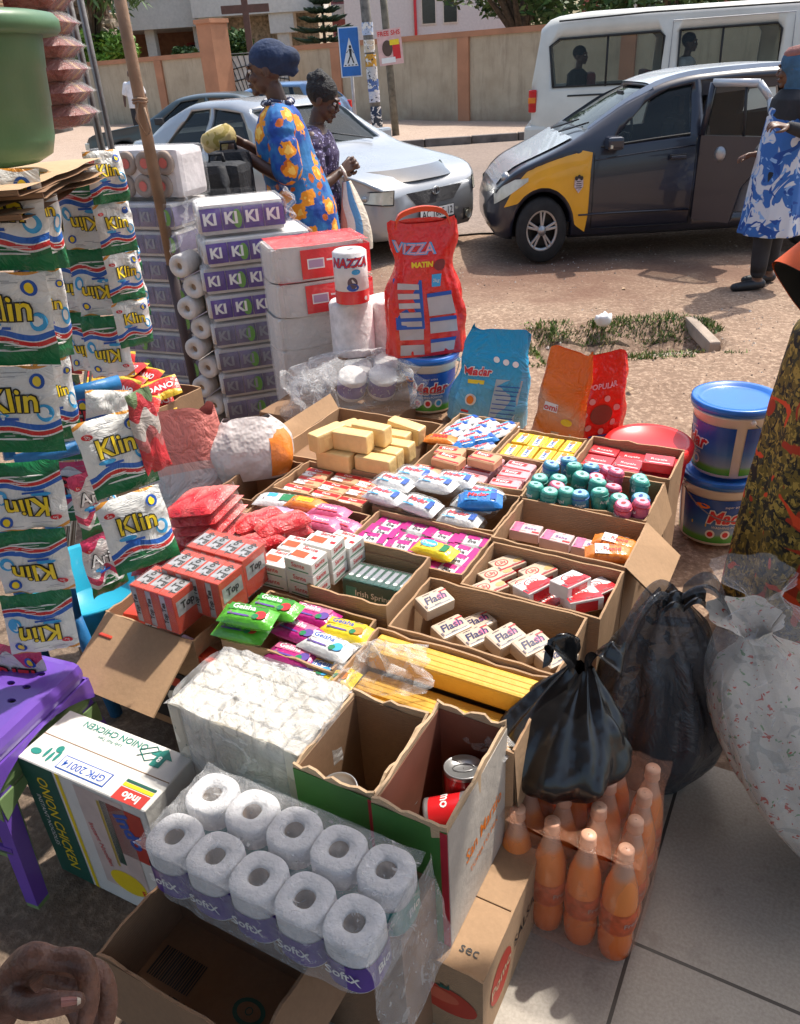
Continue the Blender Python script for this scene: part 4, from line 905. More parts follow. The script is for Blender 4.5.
# ---- woman in the purple dress looking down
CL2 = patches('purple_speck_print', (.045, .030, .085), [('#8a86b0', .60, 3.2), ('#1a1230', .55, 1.2), ('#c9c4d6', .66, 4)], 16, dist=.5)
e = tag(empty('person', (-.33, 5.2, -.03)), 'woman in a purple speckled dress with tied up braids, looking down at her hands', 'person')
q = MB()
for s in (-1, 1):
    limb(q, [(-.04, s*.085, .84), (-.03, s*.09, .46), (-.05, s*.09, .08)], [.09, .055, .036], SKIN); limb(q, [(-.06, s*.09, .045), (.04, s*.09, .03), (.12, s*.09, .02)], [.036, .03, .02], SKIN)
q.rings([oval((x, 0, z), rx, ry) for x, z, rx, ry in ((-.04, .76, .12, .15), (-.05, .88, .13, .16), (-.04, 1.0, .105, .13), (-.03, 1.13, .11, .145), (-.035, 1.24, .09, .155), (-.03, 1.29, .055, .09))], SKIN)
limb(q, [(-.035, 0, 1.25), (-.005, 0, 1.35)], [.048, .044], SKIN)
HM = head(q, (.03, 0, 1.415), 84, 22, SKIN, .93)
limb(q, [(-.05, -.15, 1.22), (-.03, -.18, .985), (.10, -.075, 1.03)], [.048, .038, .024], SKIN); limb(q, [(-.05, .15, 1.22), (-.02, .18, .99), (.12, .06, 1.03)], [.048, .038, .024], SKIN)
hand(q, (.10, -.075, 1.03), (.6, .45, .35), (.2, -.9, .1), SKIN, 48, -1, .95); hand(q, (.12, .06, 1.03), (.6, -.4, .35), (.2, .9, .1), SKIN, 50, 1, .95)
fuse(q, 'body', .0055, e); face(HM, e)
q = MB(); rg = [oval((x, 0, z), rx, ry, fold=f, seed=i*.1) for i, (x, z, rx, ry, f) in enumerate(((-.02, .25, .20, .21, .04), (-.03, .5, .18, .195, .025), (-.05, .74, .165, .185, .012), (-.06, .88, .16, .18, .006), (-.05, 1.0, .13, .155, .008), (-.035, 1.13, .135, .165, .006), (-.04, 1.23, .105, .165, 0), (-.035, 1.285, .06, .085, 0)))]
q.rings(rg, CL2)
for s in (-1, 1): limb(q, [(-.045, s*.11, 1.23), (-.05, s*.165, 1.17), (-.042, s*.185, 1.05)], [.062, .066, .068], CL2)
fuse(q, 'dress', .008, e, 2)
q = MB(); q.ball((0, .022, .045), .092, HAIR, HM, 18, 12, (1.0, 1.1, 1.0)); q.ball((0, .075, .09), .055, HAIR, HM, 12, 8, (1.1, 1.1, .8))
for i in range(9):
    a = i*.7; q.tube([HM @ V((.08*cos(a), .02+.09*sin(a), .02)), HM @ V((.06*cos(a), .04+.05*sin(a), .12)), HM @ V((.02*cos(a), .07, .15))], [.016, .015, .012], HAIR, 6)
fuse(q, 'hair', .006, e, 1)
STR = printed('striped_bag_print', [(0, (.65, .58, .50)), (.12, (.65, .20, .12)), (.2, (.75, .68, .6)), (.32, (.12, .32, .60)), (.45, (.75, .70, .66)), (.55, (.70, .28, .20)), (.64, (.80, .74, .66)), (.74, (.10, .30, .55)), (.84, (.7, .62, .5))], .02, 9, rough=.4, use='u')
q = MB()
def sb(u, v):
    a = 2*pi*u; w_ = .02 + .085*sin(pi*min(1, v*.62+.02))**.8; return (w_*cos(a)*(1+.1*sin(5*a+v*4)), w_*.75*sin(a), -.46*v**.9*(1 if v < 1 else 1))
q.surf(sb, 30, 14, STR); q.tube([(0, 0, 0), (.0, -.02, .06), (-.02, 0, .10)], [.018, .012, .01], STR, 6)
tag(q.build('striped_bag', M=T(-.20, 5.10, .95) @ RY(-7) @ S(.85, .85, .88)), 'white red and blue striped plastic bag hanging from the hands of the woman in purple', 'bag')

# ---- girl with the blue head scarf holding the taxi door
TIE = patches('blue_tie_dye', (.55, .58, .64), [('#2f62a8', .50, .55), ('#1b468f', .57, .7), ('#86a9d6', .60, 1.1)], 9, dist=1.6)
SCB = mat('blue_scarf', (.045, .13, .24), .8, var=.25, bump=.6, bs=18, bd=.03); BLK = mat('black_jersey', (.018, .018, .022), .8, var=.3, bump=.3, bs=30)
gp = V((2.76, 5.85, -.03)); e = tag(empty('person', M=T(*gp) @ S(1.04, 1.04, 1.05)), 'girl with a blue head scarf and blue and white dress holding the open taxi door', 'person')
q = MB()
for s, x_ in ((-1, -.06), (1, .09)):
    limb(q, [(x_*.5, s*.075, .78), (x_, s*.08, .42), (x_, s*.085, .07)], [.085, .052, .033], SKIN2); limb(q, [(x_+.02, s*.085, .045), (x_-.07, s*.09, .03), (x_-.14, s*.09, .02)], [.034, .03, .02], SKIN2)
q.rings([oval((0, 0, z), rx, ry) for z, rx, ry in ((.70, .11, .15), (.82, .12, .155), (.95, .10, .13), (1.08, .105, .145), (1.17, .09, .15), (1.22, .055, .085))], SKIN2)
limb(q, [(0, 0, 1.18), (-.005, 0, 1.27)], [.046, .042], SKIN2); HM = head(q, (-.01, 0, 1.345), -125, 6, SKIN2, .90)
limb(q, [(.03, -.14, 1.15), (.08, -.24, .99), (-.14, -.33, 1.04)], [.042, .034, .023], SKIN2); limb(q, [(.03, .14, 1.15), (.02, .2, .95), (-.12, .1, .85)], [.042, .034, .023], SKIN2)
hand(q, (-.14, -.33, 1.04), (-1, -.1, .25), (-.2, -.3, .9), SKIN2, 38, 1, .9); hand(q, (-.12, .1, .85), (-1, -.2, 0), (0, .3, .9), SKIN2, 35, -1, .9)
fuse(q, 'body', .0055, e); face(HM, e)
q = MB(); limb(q, [(.03, -.12, 1.15), (.09, -.24, .99), (-.125, -.325, 1.038)], [.058, .050, .033], BLK); limb(q, [(.03, .12, 1.15), (.02, .2, .95), (-.1, .11, .86)], [.058, .05, .033], BLK); q.rings([oval((0, 0, z), rx, ry) for z, rx, ry in ((.95, .11, .14), (1.08, .115, .155), (1.175, .10, .15), (1.23, .06, .08))], BLK)
fuse(q, 'black_top', .007, e, 2)
q = MB(); q.rings([oval((.01, 0, z), rx, ry, fold=f, seed=z*3) for z, rx, ry, f in ((.36, .20, .22, .05), (.5, .185, .21, .04), (.7, .165, .19, .025), (.85, .15, .175, .012), (1.0, .135, .16, .006), (1.12, .12, .15, 0), (1.19, .10, .11, 0))], TIE)
fuse(q, 'dress', .008, e, 2)
q = MB()
for s, x_ in ((-1, -.06), (1, .09)): limb(q, [(x_*.5, s*.075, .74), (x_, s*.08, .42), (x_, s*.085, .12)], [.095, .066, .052], BLK)
q.build('trousers', e)
for s, x_ in ((-1, -.06), (1, .09)):
    q = MB(); limb(q, [(x_+.03, s*.087, .035), (x_-.06, s*.09, .03), (x_-.155, s*.092, .022)], [.036, .035, .026], DARKPL); q.build('shoe', e)
q = MB(); q.ball((0, .02, .035), .096, SCB, HM, 18, 12, (1.0, 1.12, 1.05)); q.tube([HM @ V((0, .02, 0)), V((.02, .0, 1.24)), V((.035, .01, 1.12)), V((.05, .02, .98))], [.095, .085, .11, .09], SCB, 12, flat=.8)
fuse(q, 'head_scarf', .007, e, 2)
q = MB(); q.lathe([(.001, .135), (.06, .13), (.088, .10), (.09, .075), (.08, .07)], 18, mat('pink_cap', (.35, .16, .14), .9, var=.3, bump=.6, bs=60), HM @ T(0, .02, 0), cap=False); q.build('cap', e)

# ---- pedestrian far behind, by the left wall
pp = P(139, 118, y=24.0)
e = tag(empty('person', (pp.x, 24.0, 0.1)), 'distant person in a white shirt walking along the left wall', 'person'); q = MB(); SHW = mat('white_shirt', (.62, .63, .66), .85, var=.1)
for s in (-1, 1): limb(q, [(s*.08, 0, .85), (s*.09, .05*s, .45), (s*.09, 0, .06)], [.09, .055, .04], SKIN); limb(q, [(s*.20, 0, 1.3), (s*.27, -.03, 1.05), (s*.28, -.08, .82)], [.05, .04, .025], SKIN)
q.rings([oval((0, 0, z), rx, ry) for z, rx, ry in ((.8, .16, .12), (.95, .17, .12), (1.15, .18, .12), (1.32, .2, .11), (1.39, .08, .06))], SKIN); limb(q, [(0, 0, 1.36), (0, 0, 1.46)], [.05, .045], SKIN); HM = head(q, (0, -.02, 1.54), 180, 0, SKIN)
fuse(q, 'body', .014, e, 2)
q = MB(); q.rings([oval((0, 0, z), rx, ry, fold=.01) for z, rx, ry in ((.76, .20, .15), (.95, .195, .145), (1.15, .20, .145), (1.33, .215, .13), (1.40, .09, .075))], SHW)
for s in (-1, 1): limb(q, [(s*.18, 0, 1.32), (s*.245, -.01, 1.12)], [.075, .075], SHW)
fuse(q, 'shirt', .014, e, 1); q = MB()
for s in (-1, 1): limb(q, [(s*.085, 0, .82), (s*.09, .05*s, .45), (s*.09, 0, .1)], [.105, .08, .07], BLK)
q.build('trousers', e)

# ---- passengers in the minibus
def passenger(lx, ly, lz, yaw, shirt, label):
    e = tag(empty('person', M=VAN @ T(lx, ly, lz) @ RZ(yaw)), label, 'person'); q = MB()
    q.rings([oval((0, 0, z), rx, ry) for z, rx, ry in ((0, .17, .12), (.2, .16, .12), (.42, .19, .12), (.55, .2, .11), (.62, .07, .06))], SKIN); limb(q, [(0, -.01, .58), (0, -.02, .70)], [.05, .046], SKIN); HM = head(q, (0, -.03, .78), 0, 0, SKIN)
    for s in (-1, 1): limb(q, [(s*.19, 0, .52), (s*.24, -.06, .25), (s*.12, -.28, .16)], [.05, .042, .028], SKIN); limb(q, [(s*.09, 0, .03), (s*.11, -.42, .05), (s*.11, -.44, -.32)], [.08, .065, .045], SKIN); hand(q, (s*.12, -.28, .16), (-s*.3, -1, 0), (0, 0, 1), SKIN, 30, s)
    fuse(q, 'body', .011, e, 2); face(HM, e)
    q = MB(); q.rings([oval((0, 0, z), rx, ry, fold=.008) for z, rx, ry in ((-.02, .20, .15), (.2, .18, .14), (.42, .205, .14), (.55, .215, .13), (.61, .09, .08))], shirt)
    for s in (-1, 1): limb(q, [(s*.18, 0, .53), (s*.235, -.03, .36)], [.07, .068], shirt)
    fuse(q, 'shirt', .012, e, 1); q = MB(); q.ball((0, .015, .045), .088, HAIR, HM, 16, 10, (1, 1.1, 1)); q.build('hair', e)
passenger(.62, -.42, .70, 70, mat('black_shirt', (.03, .03, .035), .85), 'passenger in a dark top at the rear window of the minibus')
passenger(2.05, -.42, .78, 70, SHW, 'passenger in a pale shirt at the middle window of the minibus')

# ---- woman standing close at the right edge, in a flared printed dress
CLR = patches('orange_olive_print', (.035, .032, .014), [('#6b5a1e', .45, 3.4), ('#a38a3c', .56, 4.5), ('#14130d', .58, 2.8), ('#a8300f', .60, .75), ('#d9461a', .63, .75)], 12, rough=.75, dist=1.0)
e = tag(empty('person', (1.31, 1.84, -.03)), 'woman close at the right edge in a long dark dress with orange red blotches', 'person')
q = MB()
for s in (-1, 1): limb(q, [(0, s*.1, .9), (0, s*.1, .5), (0, s*.1, .08)], [.1, .06, .04], SKIN); limb(q, [(.02, s*.1, .045), (-.08, s*.11, .035), (-.17, s*.11, .02)], [.038, .034, .022], SKIN)
q.rings([oval((0, 0, z), rx, ry) for z, rx, ry in ((.85, .15, .17), (1.0, .15, .18), (1.15, .12, .14), (1.3, .13, .17), (1.42, .11, .19), (1.48, .06, .1))], SKIN)
limb(q, [(0, 0, 1.45), (-.01, 0, 1.55)], [.055, .05], SKIN); HM = head(q, (-.02, 0, 1.65), -70, 5, SKIN)
limb(q, [(0, -.19, 1.40), (-.22, -.24, 1.24), (-.36, -.24, 1.09), (-.14, -.10, .93)], [.055, .045, .038, .027], SKIN); limb(q, [(0, .19, 1.40), (-.02, .24, 1.13), (.02, .27, .93)], [.055, .045, .028], SKIN)
hand(q, (-.14, -.10, .93), (.8, .5, -.4), (-.5, -.3, .6), SKIN, 40, 1); hand(q, (.02, .27, .93), (0, 0, -1), (-.2, 1, 0), SKIN, 35, -1)
fuse(q, 'body', .007, e); face(HM, e)
q = MB(); q.rings([oval((0, 0, z), rx, ry, fold=f, seed=z*1.5, n=48) for z, rx, ry, f in ((.06, .37, .34, .03), (.25, .36, .33, .03), (.5, .345, .31, .025), (.75, .33, .28, .015), (.95, .31, .25, .01), (1.12, .19, .2, .006), (1.28, .17, .2, 0), (1.40, .14, .2, 0), (1.475, .07, .1, 0))], CLR)
fuse(q, 'dress', .010, e, 2)
SLV = mat('black_sleeve', (.016, .02, .018), .8, var=.3); ORG = mat('orange_border', (.70, .10, .015), .7, var=.15, vs=12); GOLD = mat('gold_dots', (.45, .33, .15), .6, var=.2)
q = MB(); A0 = V((-.03, -.17, 1.48)); A1 = V((-.41, -.25, 1.09)); d = (A1-A0); ax = d.normalized(); s1 = ax.cross(V((0, 1, 0))).normalized(); s2 = ax.cross(s1).normalized()
def slv(u, v, k=1.0): a = 2*pi*u; r_ = (.075 + .07*v**1.3)*k*(1+.06*sin(4*a)); return A0 + d*v + s1*r_*cos(a) + s2*r_*sin(a)*.8
q.surf(lambda u, v: slv(u, v*.70), 40, 10, SLV); q.surf(lambda u, v: slv(u, .70+.17*v), 40, 3, mat('brown_border', (.12, .03, .01), .8)); q.surf(lambda u, v: slv(u, .87+.13*v), 40, 3, ORG); q.surf(lambda u, v: slv(1-u, v, .96), 40, 10, SLV)
for i in range(26):
    for j in range(2):
        u = (i+.5*j)/26; v = .72 + .09*j + .02; c = slv(u, v, 1.02); nrm = (c - (A0 + d*v)).normalized(); ta = nrm.cross(ax).normalized()
        q.add([c + (ta*cos(t_*.524) + ax*sin(t_*.524))*.0135 for t_ in range(12)], [list(range(12))], GOLD)
q.build('flared_sleeve', e)
q = MB(); q.ball((.0, .035, .055), .096, SC1, HM, 20, 14, (.98, 1.20, .98)); q.ball((0, .12, .08), .055, SC1, HM, 14, 10); q.build('headwrap', e)
q = MB(); q.tube([(-.05, .16, 1.0), (-.17, .19, .85), (-.19, .20, .72)], [.05, .07, .04], ORG, 8, flat=.5); q.build('waist_cloth', e)

# ---- bystander at the lower left: a loosely curled hand reaches into the view
def I(px, py, depth):
    a = (px - 400)/FPX; b = (512 - py)/FPX
    a, b = a*cos(ROLL) + b*sin(ROLL), -a*sin(ROLL) + b*cos(ROLL)
    return V((a*depth, (cos(PITCH)+b*sin(PITCH))*depth, CAM_H + (-sin(PITCH)+b*cos(PITCH))*depth))
SKH = mat('hand_skin', (.19, .09, .062), .5, var=.3, vs=40, bump=.9, bs=90, bd=.004)
e = tag(empty('person', (-.92, -.12, 0)), 'bystander in a dark green jumper whose curled hand shows at the lower left', 'person'); o0 = V(e.location); D0 = .62
q = MB(); h = lambda *a: I(*a) - o0
W0 = h(-8, 1012, .66)
for (mx, my, dd, px_, py_, dx, dy, tx, ty, r_) in ((26, 960, .0, 82, 964, 90, 998, 82, 1032, 1.0), (36, 962, .022, 99, 974, 108, 1008, 100, 1042, 1.0), (36, 976, .040, 90, 990, 98, 1024, 88, 1050, .95), (34, 992, .056, 74, 1008, 80, 1036, 70, 1058, .85)):
    d_ = .62+dd; limb(q, [W0, h(mx, my, d_), h((mx+px_)/2, (my+py_)/2-3, d_), h(px_, py_, d_), h(dx, dy, d_), h(tx, ty, d_)], [.016*r_, .0118*r_, .0086*r_, .0096*r_, .0078*r_, .0062*r_], SKH, 12)
limb(q, [W0, h(12, 998, .625), h(30, 1007, .600), h(55, 1004, .592), h(77, 1001, .590)], [.016, .0120, .0094, .0092, .0068], SKH, 12)
limb(q, [W0, h(10, 985, .65)], [.020, .015], SKH)
SH = V((.20, .10, 1.33)); EL = V((.12, .22, 1.02))
limb(q, [SH, EL, W0], [.055, .045, .022], SKH)
q.rings([oval((0, 0, z), rx, ry) for z, rx, ry in ((.85, .16, .12), (1.0, .15, .11), (1.2, .17, .12), (1.38, .19, .11), (1.45, .08, .06))], SKH); limb(q, [(0, 0, 1.42), (0, .01, 1.53)], [.055, .05], SKH)
HM = head(q, (0, .02, 1.62), 180, 0, SKH)
for s in (-1, 1): limb(q, [(s*.09, 0, .9), (s*.1, .02, .5), (s*.1, 0, .07)], [.1, .06, .04], SKH); limb(q, [(s*.1, 0, .04), (s*.11, .09, .03), (s*.11, .16, .02)], [.038, .034, .022], SKH)
limb(q, [(-.2, 0, 1.35), (-.26, .02, 1.08), (-.24, .1, .86)], [.055, .045, .027], SKH); hand(q, (-.24, .1, .86), (.1, .3, -1), (-.9, .2, 0), SKH, 25, 1)
fuse(q, 'body', .0026, e, 1); face(HM, e)
q = MB(); t0 = h(61, 1003, .588); t1 = h(80, 1001, .588); ux = (t1-t0); uy = (h(68, 995, .588)-h(68, 1007, .588)); nn = (V((0, 0, CAM_H))-o0 - t0).normalized()
q.surf(lambda u, v: t0 + ux*u*1.02 + uy*(v-.5)*(.95-.5*u**4) + nn*(.0098-.0060*(2*v-1)**2 - .003*u), 10, 8, NAIL)
q.surf(lambda u, v: t0 + ux*(.84+.2*u) + uy*(v-.5)*(.95-.5*(.8+.2*u)**4) + nn*(.0103-.0060*(2*v-1)**2 - .003*u), 4, 8, mat('nail_edge', (.62, .55, .45), .4)); q.build('thumbnail', e)
KN = mat('dark_green_wool', (.012, .022, .014), .95, var=.4, bump=1, bs=90, bd=.02)
q = MB(); limb(q, [SH, EL, W0 + (EL-W0)*.10], [.075, .068, .046], KN); limb(q, [(-.2, 0, 1.35), (-.26, .02, 1.08), (-.245, .09, .9)], [.075, .065, .045], KN)
q.rings([oval((0, 0, z), rx, ry) for z, rx, ry in ((.80, .20, .16), (1.0, .19, .15), (1.2, .20, .15), (1.38, .215, .14), (1.47, .09, .08))], KN); fuse(q, 'jumper', .008, e, 2)
q = MB()
for s in (-1, 1): limb(q, [(s*.09, 0, .86), (s*.1, .02, .5), (s*.1, 0, .1)], [.115, .08, .065], BLK)
q.build('trousers', e); q = MB(); q.ball((0, .015, .045), .09, HAIR, HM, 16, 10, (1, 1.1, 1)); q.build('hair', e)

# ============================================================ THE DISPLAY OF CARTONS
RNG = random.Random(21)
def wall_mb(q, x0, x1, y0, y1, zb, zt, m, axis_, rag=.003, seed=0, n=10, M=None):
    """carton wall with an uneven cut top edge"""
    rr = []
    for i in range(n+1):
        k = i/n; dz = rag*(nz(k*5, seed, 0, 1.3)*2); w_ = rag*.5*nz(k*3, seed, 7)
        if axis_ == 'x': x = x0+(x1-x0)*k; rr.append([(x, y0, zb), (x, y1, zb), (x, y1+w_, zt+dz), (x, y0+w_, zt+dz)])
        else: y = y0+(y1-y0)*k; rr.append([(x0, y, zb), (x0+w_, y, zt+dz), (x1+w_, y, zt+dz), (x1, y, zb)])
    q.rings(rr, m, M, smooth=False)
def carton(u0, u1, v0, v1, zt, zb, label, m=CARD, t=.005, rag=.003, flaps=(), closed=False, name='carton', group=None, cut=None, tilt=None, inner=None):
    cx, cy = (u0+u1)/2, (v0+v1)/2; hx_, hy_ = (u1-u0)/2, (v1-v0)/2; c = UV(cx, cy, zb)
    e = tag(empty(name, M=T(*c) @ GRID @ (tilt or Matrix())), label, 'carton', group); H_ = zt-zb; s = hash((round(u0, 2), round(v0, 2))) % 97
    q = MB(); cut = cut or (0, 0, 0, 0)
    wall_mb(q, -hx_, hx_, -hy_, -hy_+t, 0, H_-cut[0], m, 'x', rag, s); wall_mb(q, -hx_, hx_, hy_-t, hy_, 0, H_-cut[1], m, 'x', rag, s+3)
    wall_mb(q, -hx_, -hx_+t, -hy_+t, hy_-t, 0, H_-cut[2], m, 'y', rag, s+5); wall_mb(q, hx_-t, hx_, -hy_+t, hy_-t, 0, H_-cut[3], m, 'y', rag, s+8)
    q.box(-hx_+t, hx_-t, -hy_+t, hy_-t, .001, .005, m)
    if closed: q.box(-hx_+.001, hx_-.001, -hy_+.001, -.001, H_-.004, H_-.0, m, r=.001); q.box(-hx_+.001, hx_-.001, .001, hy_-.001, H_-.004, H_+.0005, m, r=.001)
    q.build('box_body', e)
    for (sd, ln, ang) in flaps:
        f = MB(); w_ = hx_ if sd in 'fb' else hy_; 
        f.surf(lambda u, v: ((u-.5)*2*w_*.98, ln*v, .006*sin(pi*v)*nz(u*2, s, 1)), 8, 5, m); f.surf(lambda u, v: ((.5-u)*2*w_*.98, ln*v, -.004+.006*sin(pi*v)*nz((1-u)*2, s, 1)), 8, 5, m)
        A = {'f': T(0, -hy_, H_) @ RZ(180), 'b': T(0, hy_, H_), 'l': T(-hx_, 0, H_) @ RZ(90), 'r': T(hx_, 0, H_) @ RZ(-90)}[sd]
        f.build('flap', e, A @ RX(ang))
    return e
def rim(e, u, v): pass
# --- packs, each one mesh with its printing ---
def tiny(q, L, W, M):
    rg = random.Random(int(L*9999)); m_ = mat('fine_print', (.20, .16, .18), .6)
    for i in range(5):
        x, y = rg.uniform(-.36, .36)*L, rg.choice((-.40, -.33, .36, .42))*W; q.rect(x, y, L*rg.uniform(.08, .22), .0014, m_, M, .0010)
    q.rect(-.41*L, -.25*W, .05*L, .18*W, m_, M, .0010)
def soapbox(name, L, W, H_, base, draw, label, cat, r=.0015, side=None):
    q = MB(); q.box(-L/2, L/2, -W/2, W/2, 0, H_, base, r=r); draw(q, T(0, 0, H_+.0004)); tiny(q, L, W, T(0, 0, H_+.0004))
    if side:
        side(q, T(0, -W/2-.0004, H_/2) @ RX(90)); side(q, T(L/2+.0004, 0, H_/2) @ RZ(90) @ RX(90))
    return tag(q.build(name), label, cat)
def pillow(q, L, W, H_, m, M=None, crimp=.012, nu=14, nv=10, puff=.5):
    """flow-wrapped pack: plump body, flat crimped ends"""
    def f(sgn):
        def g(u, v):
            x = (u-.5)*2; y = (v-.5)*2; k = max(0, 1-abs(x)**6)**.5*max(0, 1-abs(y)**5)**.5
            xx = x*(L/2+crimp*(abs(x)**8)); ww = W/2*(1-.06*abs(x)**4)
            return (xx, y*ww, H_/2 + sgn*H_/2*(k if k > .02 else 0) + .0012*sin(23*x+5*y)*k)
        return g
    q.surf(f(1), nu, nv, m, M); q.surf(lambda u, v: f(-1)(1-u, v), nu, nv, m, M)
def softpack(name, L, W, H_, base, draw, label, cat):
    q = MB(); pillow(q, L, W, H_, base); draw(q, T(0, 0, H_+.0006)); tiny(q, L*.8, W*.7, T(0, 0, H_+.0006)); return tag(q.build(name), label, cat)
def gloss(name, c): return mat(name, c, .22, var=.06, bump=.5, bs=70, bd=.006, coat=.3)
W_GL = gloss('white_wrap', (.74, .74, .74)); R_GL = gloss('red_wrap', (.62, .03, .04)); P_GL = gloss('pink_wrap', (.72, .16, .30)); M_GL = gloss('magenta_wrap', (.45, .02, .20)); Y_GL = gloss('yellow_wrap', (.80, .62, .03)); G_GL = gloss('green_wrap', (.10, .42, .04)); B_GL = gloss('blue_wrap', (.03, .20, .58)); O_GL = gloss('orange_wrap', (.80, .24, .04)); TEAL = mat('teal_print', (.03, .24, .20), .4)
LPINK = gloss('pale_pink_wrap', (.74, .40, .42)); PEACH = mat('peach_soap', (.66, .36, .20), .5, var=.1); CREAMS = mat('cream_wrap', (.58, .46, .34), .45, var=.08)
def fill(proto, u0, u1, v0, v1, nx, ny, z, label, group, skip=(), rot=0, jit=.004, jr=3, cat=None, zj=0, tilt=2, first=True):
    pl = []
    for j in range(ny):
        for i in range(nx):
            if (i, j) in skip: continue
            c = UV(u0 + (u1-u0)*(i+.5)/nx + RNG.uniform(-jit, jit), v0 + (v1-v0)*(j+.5)/ny + RNG.uniform(-jit, jit), z + RNG.uniform(0, zj))
            pl.append((T(*c) @ GRID @ RZ(rot + RNG.uniform(-jr, jr)) @ RX(RNG.uniform(-tilt, tilt)) @ RY(RNG.uniform(-tilt, tilt)), label))
    return copies(proto, pl, label, cat, group, first)
def at(proto, lst, label, group=None, cat=None, first=True):
    """lst: (u, v, z, rot, pitch, roll[, label])"""
    return copies(proto, [(T(*UV(a[0], a[1], a[2])) @ GRID @ RZ(a[3]) @ RX(a[4]) @ RY(a[5]), a[6] if len(a) > 6 else label) for a in lst], label, cat, group, first)
DIS = 'open cartons of the street display'
# A: laundry soap bars
carton(-1.55, -1.12, 1.87, 2.28, .45, .12, 'long open brown carton holding yellow soap slabs, at the back of the display', flaps=[('l', .06, 60)])
YS = mat('yellow_soap', (.78, .55, .24), .42, var=.1, vs=14, bump=.3, bs=50)
def slab(L, W, H_, label):
    q = MB(); q.box(-L/2, L/2, -W/2, W/2, 0, H_, YS, r=.007); q.box(-L*.30, L*.30, -W/2-.0006, -W/2+.001, H_*.25, H_*.7, YS); return tag(q.build('soap_bar'), label, 'soap')
p_ = slab(.125, .05, .062, 'yellow laundry soap slab piled in the long back carton')
at(p_, [(-1.30, 1.87, .435, 0, 0, 0), (-1.165, 1.885, .435, 1, 0, 0), (-1.30, 1.93, .44, 2, 0, 0), (-1.17, 1.945, .435, -1, 0, 0), (-1.29, 1.99, .44, 1, 0, 0), (-1.16, 2.005, .435, 0, 0, 0), (-1.38, 2.04, .445, 62, 0, 0), (-1.25, 1.90, .498, 2, 0, 0), (-1.22, 1.965, .50, -3, 0, 0), (-1.31, 2.05, .45, 3, 0, 0), (-1.20, 2.06, .44, 0, 0, 0)], 'yellow laundry soap slab piled in the long back carton', 'yellow soap slabs')
at(p_, [(-1.18, 2.11, .455, -3, 0, 8, 'yellow laundry soap slab lying highest at the right rear of the soap pile'), (-1.335, 1.885, .50, 74, 0, 0, 'yellow laundry soap slab standing across the left front of the soap pile')], '', first=False)
carton(-1.57, -1.42, 1.58, 1.855, .44, .12, 'small empty dark carton left of the peach soap carton', CARDD)
# B: peach soaps half wrapped red and white
carton(-1.40, -1.085, 1.66, 1.86, .45, .25, 'shallow open carton of peach soaps in red and white wrappers', group=None)
def drB(q, M): q.rect(0, .012, .088, .018, INKR, M); q.rect(-.02, -.015, .04, .028, INKW, M, .0003); q.text('Cusson', .017, INKR, M @ T(0, -.012, .0006), bold=.02); q.text('Duet', .014, INKW, M @ T(0, .012, .0006), bold=.02)
p_ = soapbox('soap_bar', .092, .06, .03, PEACH, drB, '', 'soap', r=.004)
fill(p_, -1.39, -1.095, 1.668, 1.852, 3, 3, .405, 'peach soap bar with red and white wrapper in the shallow carton below the yellow slabs', 'peach soaps in wrappers')
# C: white and blue packets at the back
carton(-1.11, -.88, 2.13, 2.39, .45, .2, 'open carton of white blue and red soap packets in front of the blue bag')
def drM(q, M, s=1.0, c=INKLB):
    q.add([M @ V(p) for p in ((-.035*s, .0, 0), (.02*s, .018*s, 0), (.036*s, .012*s, 0), (.0, -.004*s, 0))], [(0, 3, 2, 1)], c); q.rect(.031*s, -.002*s, .014*s, .026*s, INKB, M, .0003)
    q.text('Madar', .019*s, INKR, M @ T(-.006*s, .002*s, .0008), bold=.03, shear=.2); q.rect(-.02*s, -.017*s, .03*s, .004*s, c, M, .0003)
p_ = softpack('soap_packet', .080, .050, .028, W_GL, drM, '', 'soap packet')
fill(p_, -1.10, -.89, 2.14, 2.38, 3, 4, .425, 'white soap packet with red lettering in the carton in front of the blue bag', 'white soap packets of the back carton', skip=[(2, 1), (0, 0), (1, 0)], rot=60, jit=.006, jr=6)
pb_ = softpack('soap_packet', .080, .050, .028, B_GL, lambda q, M: drM(q, M, 1, INKW), '', 'soap packet')
at(pb_, [(-.94, 2.20, .44, 50, 4, 0, 'bright blue soap packet among the white packets of the back carton'), (-.975, 2.16, .435, 58, 0, 3, 'pale blue soap packet at the near edge of the back carton')], '')
po_ = softpack('soap_packet', .085, .055, .028, O_GL, lambda q, M: q.rect(0, 0, .05, .02, INKR, M), '', 'soap packet')
at(po_, [(-1.07, 2.15, .44, 10, 0, 0)], 'orange packet at the left corner of the back packet carton')
# D
carton(-.865, -.63, 2.13, 2.34, .45, .2, 'small open carton of yellow boxed soaps in front of the orange bag')
def drY(q, M): q.rect(0, .0, .072, .020, INKW, M); q.text('SUNNY', .016, INKB, M @ T(0, .0, .0005), bold=.02); q.disc(.025, .0, .011, .009, INKO, M, .0008)
p_ = soapbox('soap_box', .085, .052, .032, mat('yellow_card', (.80, .50, .03), .35, var=.05, coat=.3), drY, '', 'soap box')
fill(p_, -.86, -.64, 2.14, 2.33, 4, 2, .412, 'yellow and white boxed soap in the small back carton', 'yellow boxed soaps', rot=90, jit=.003)
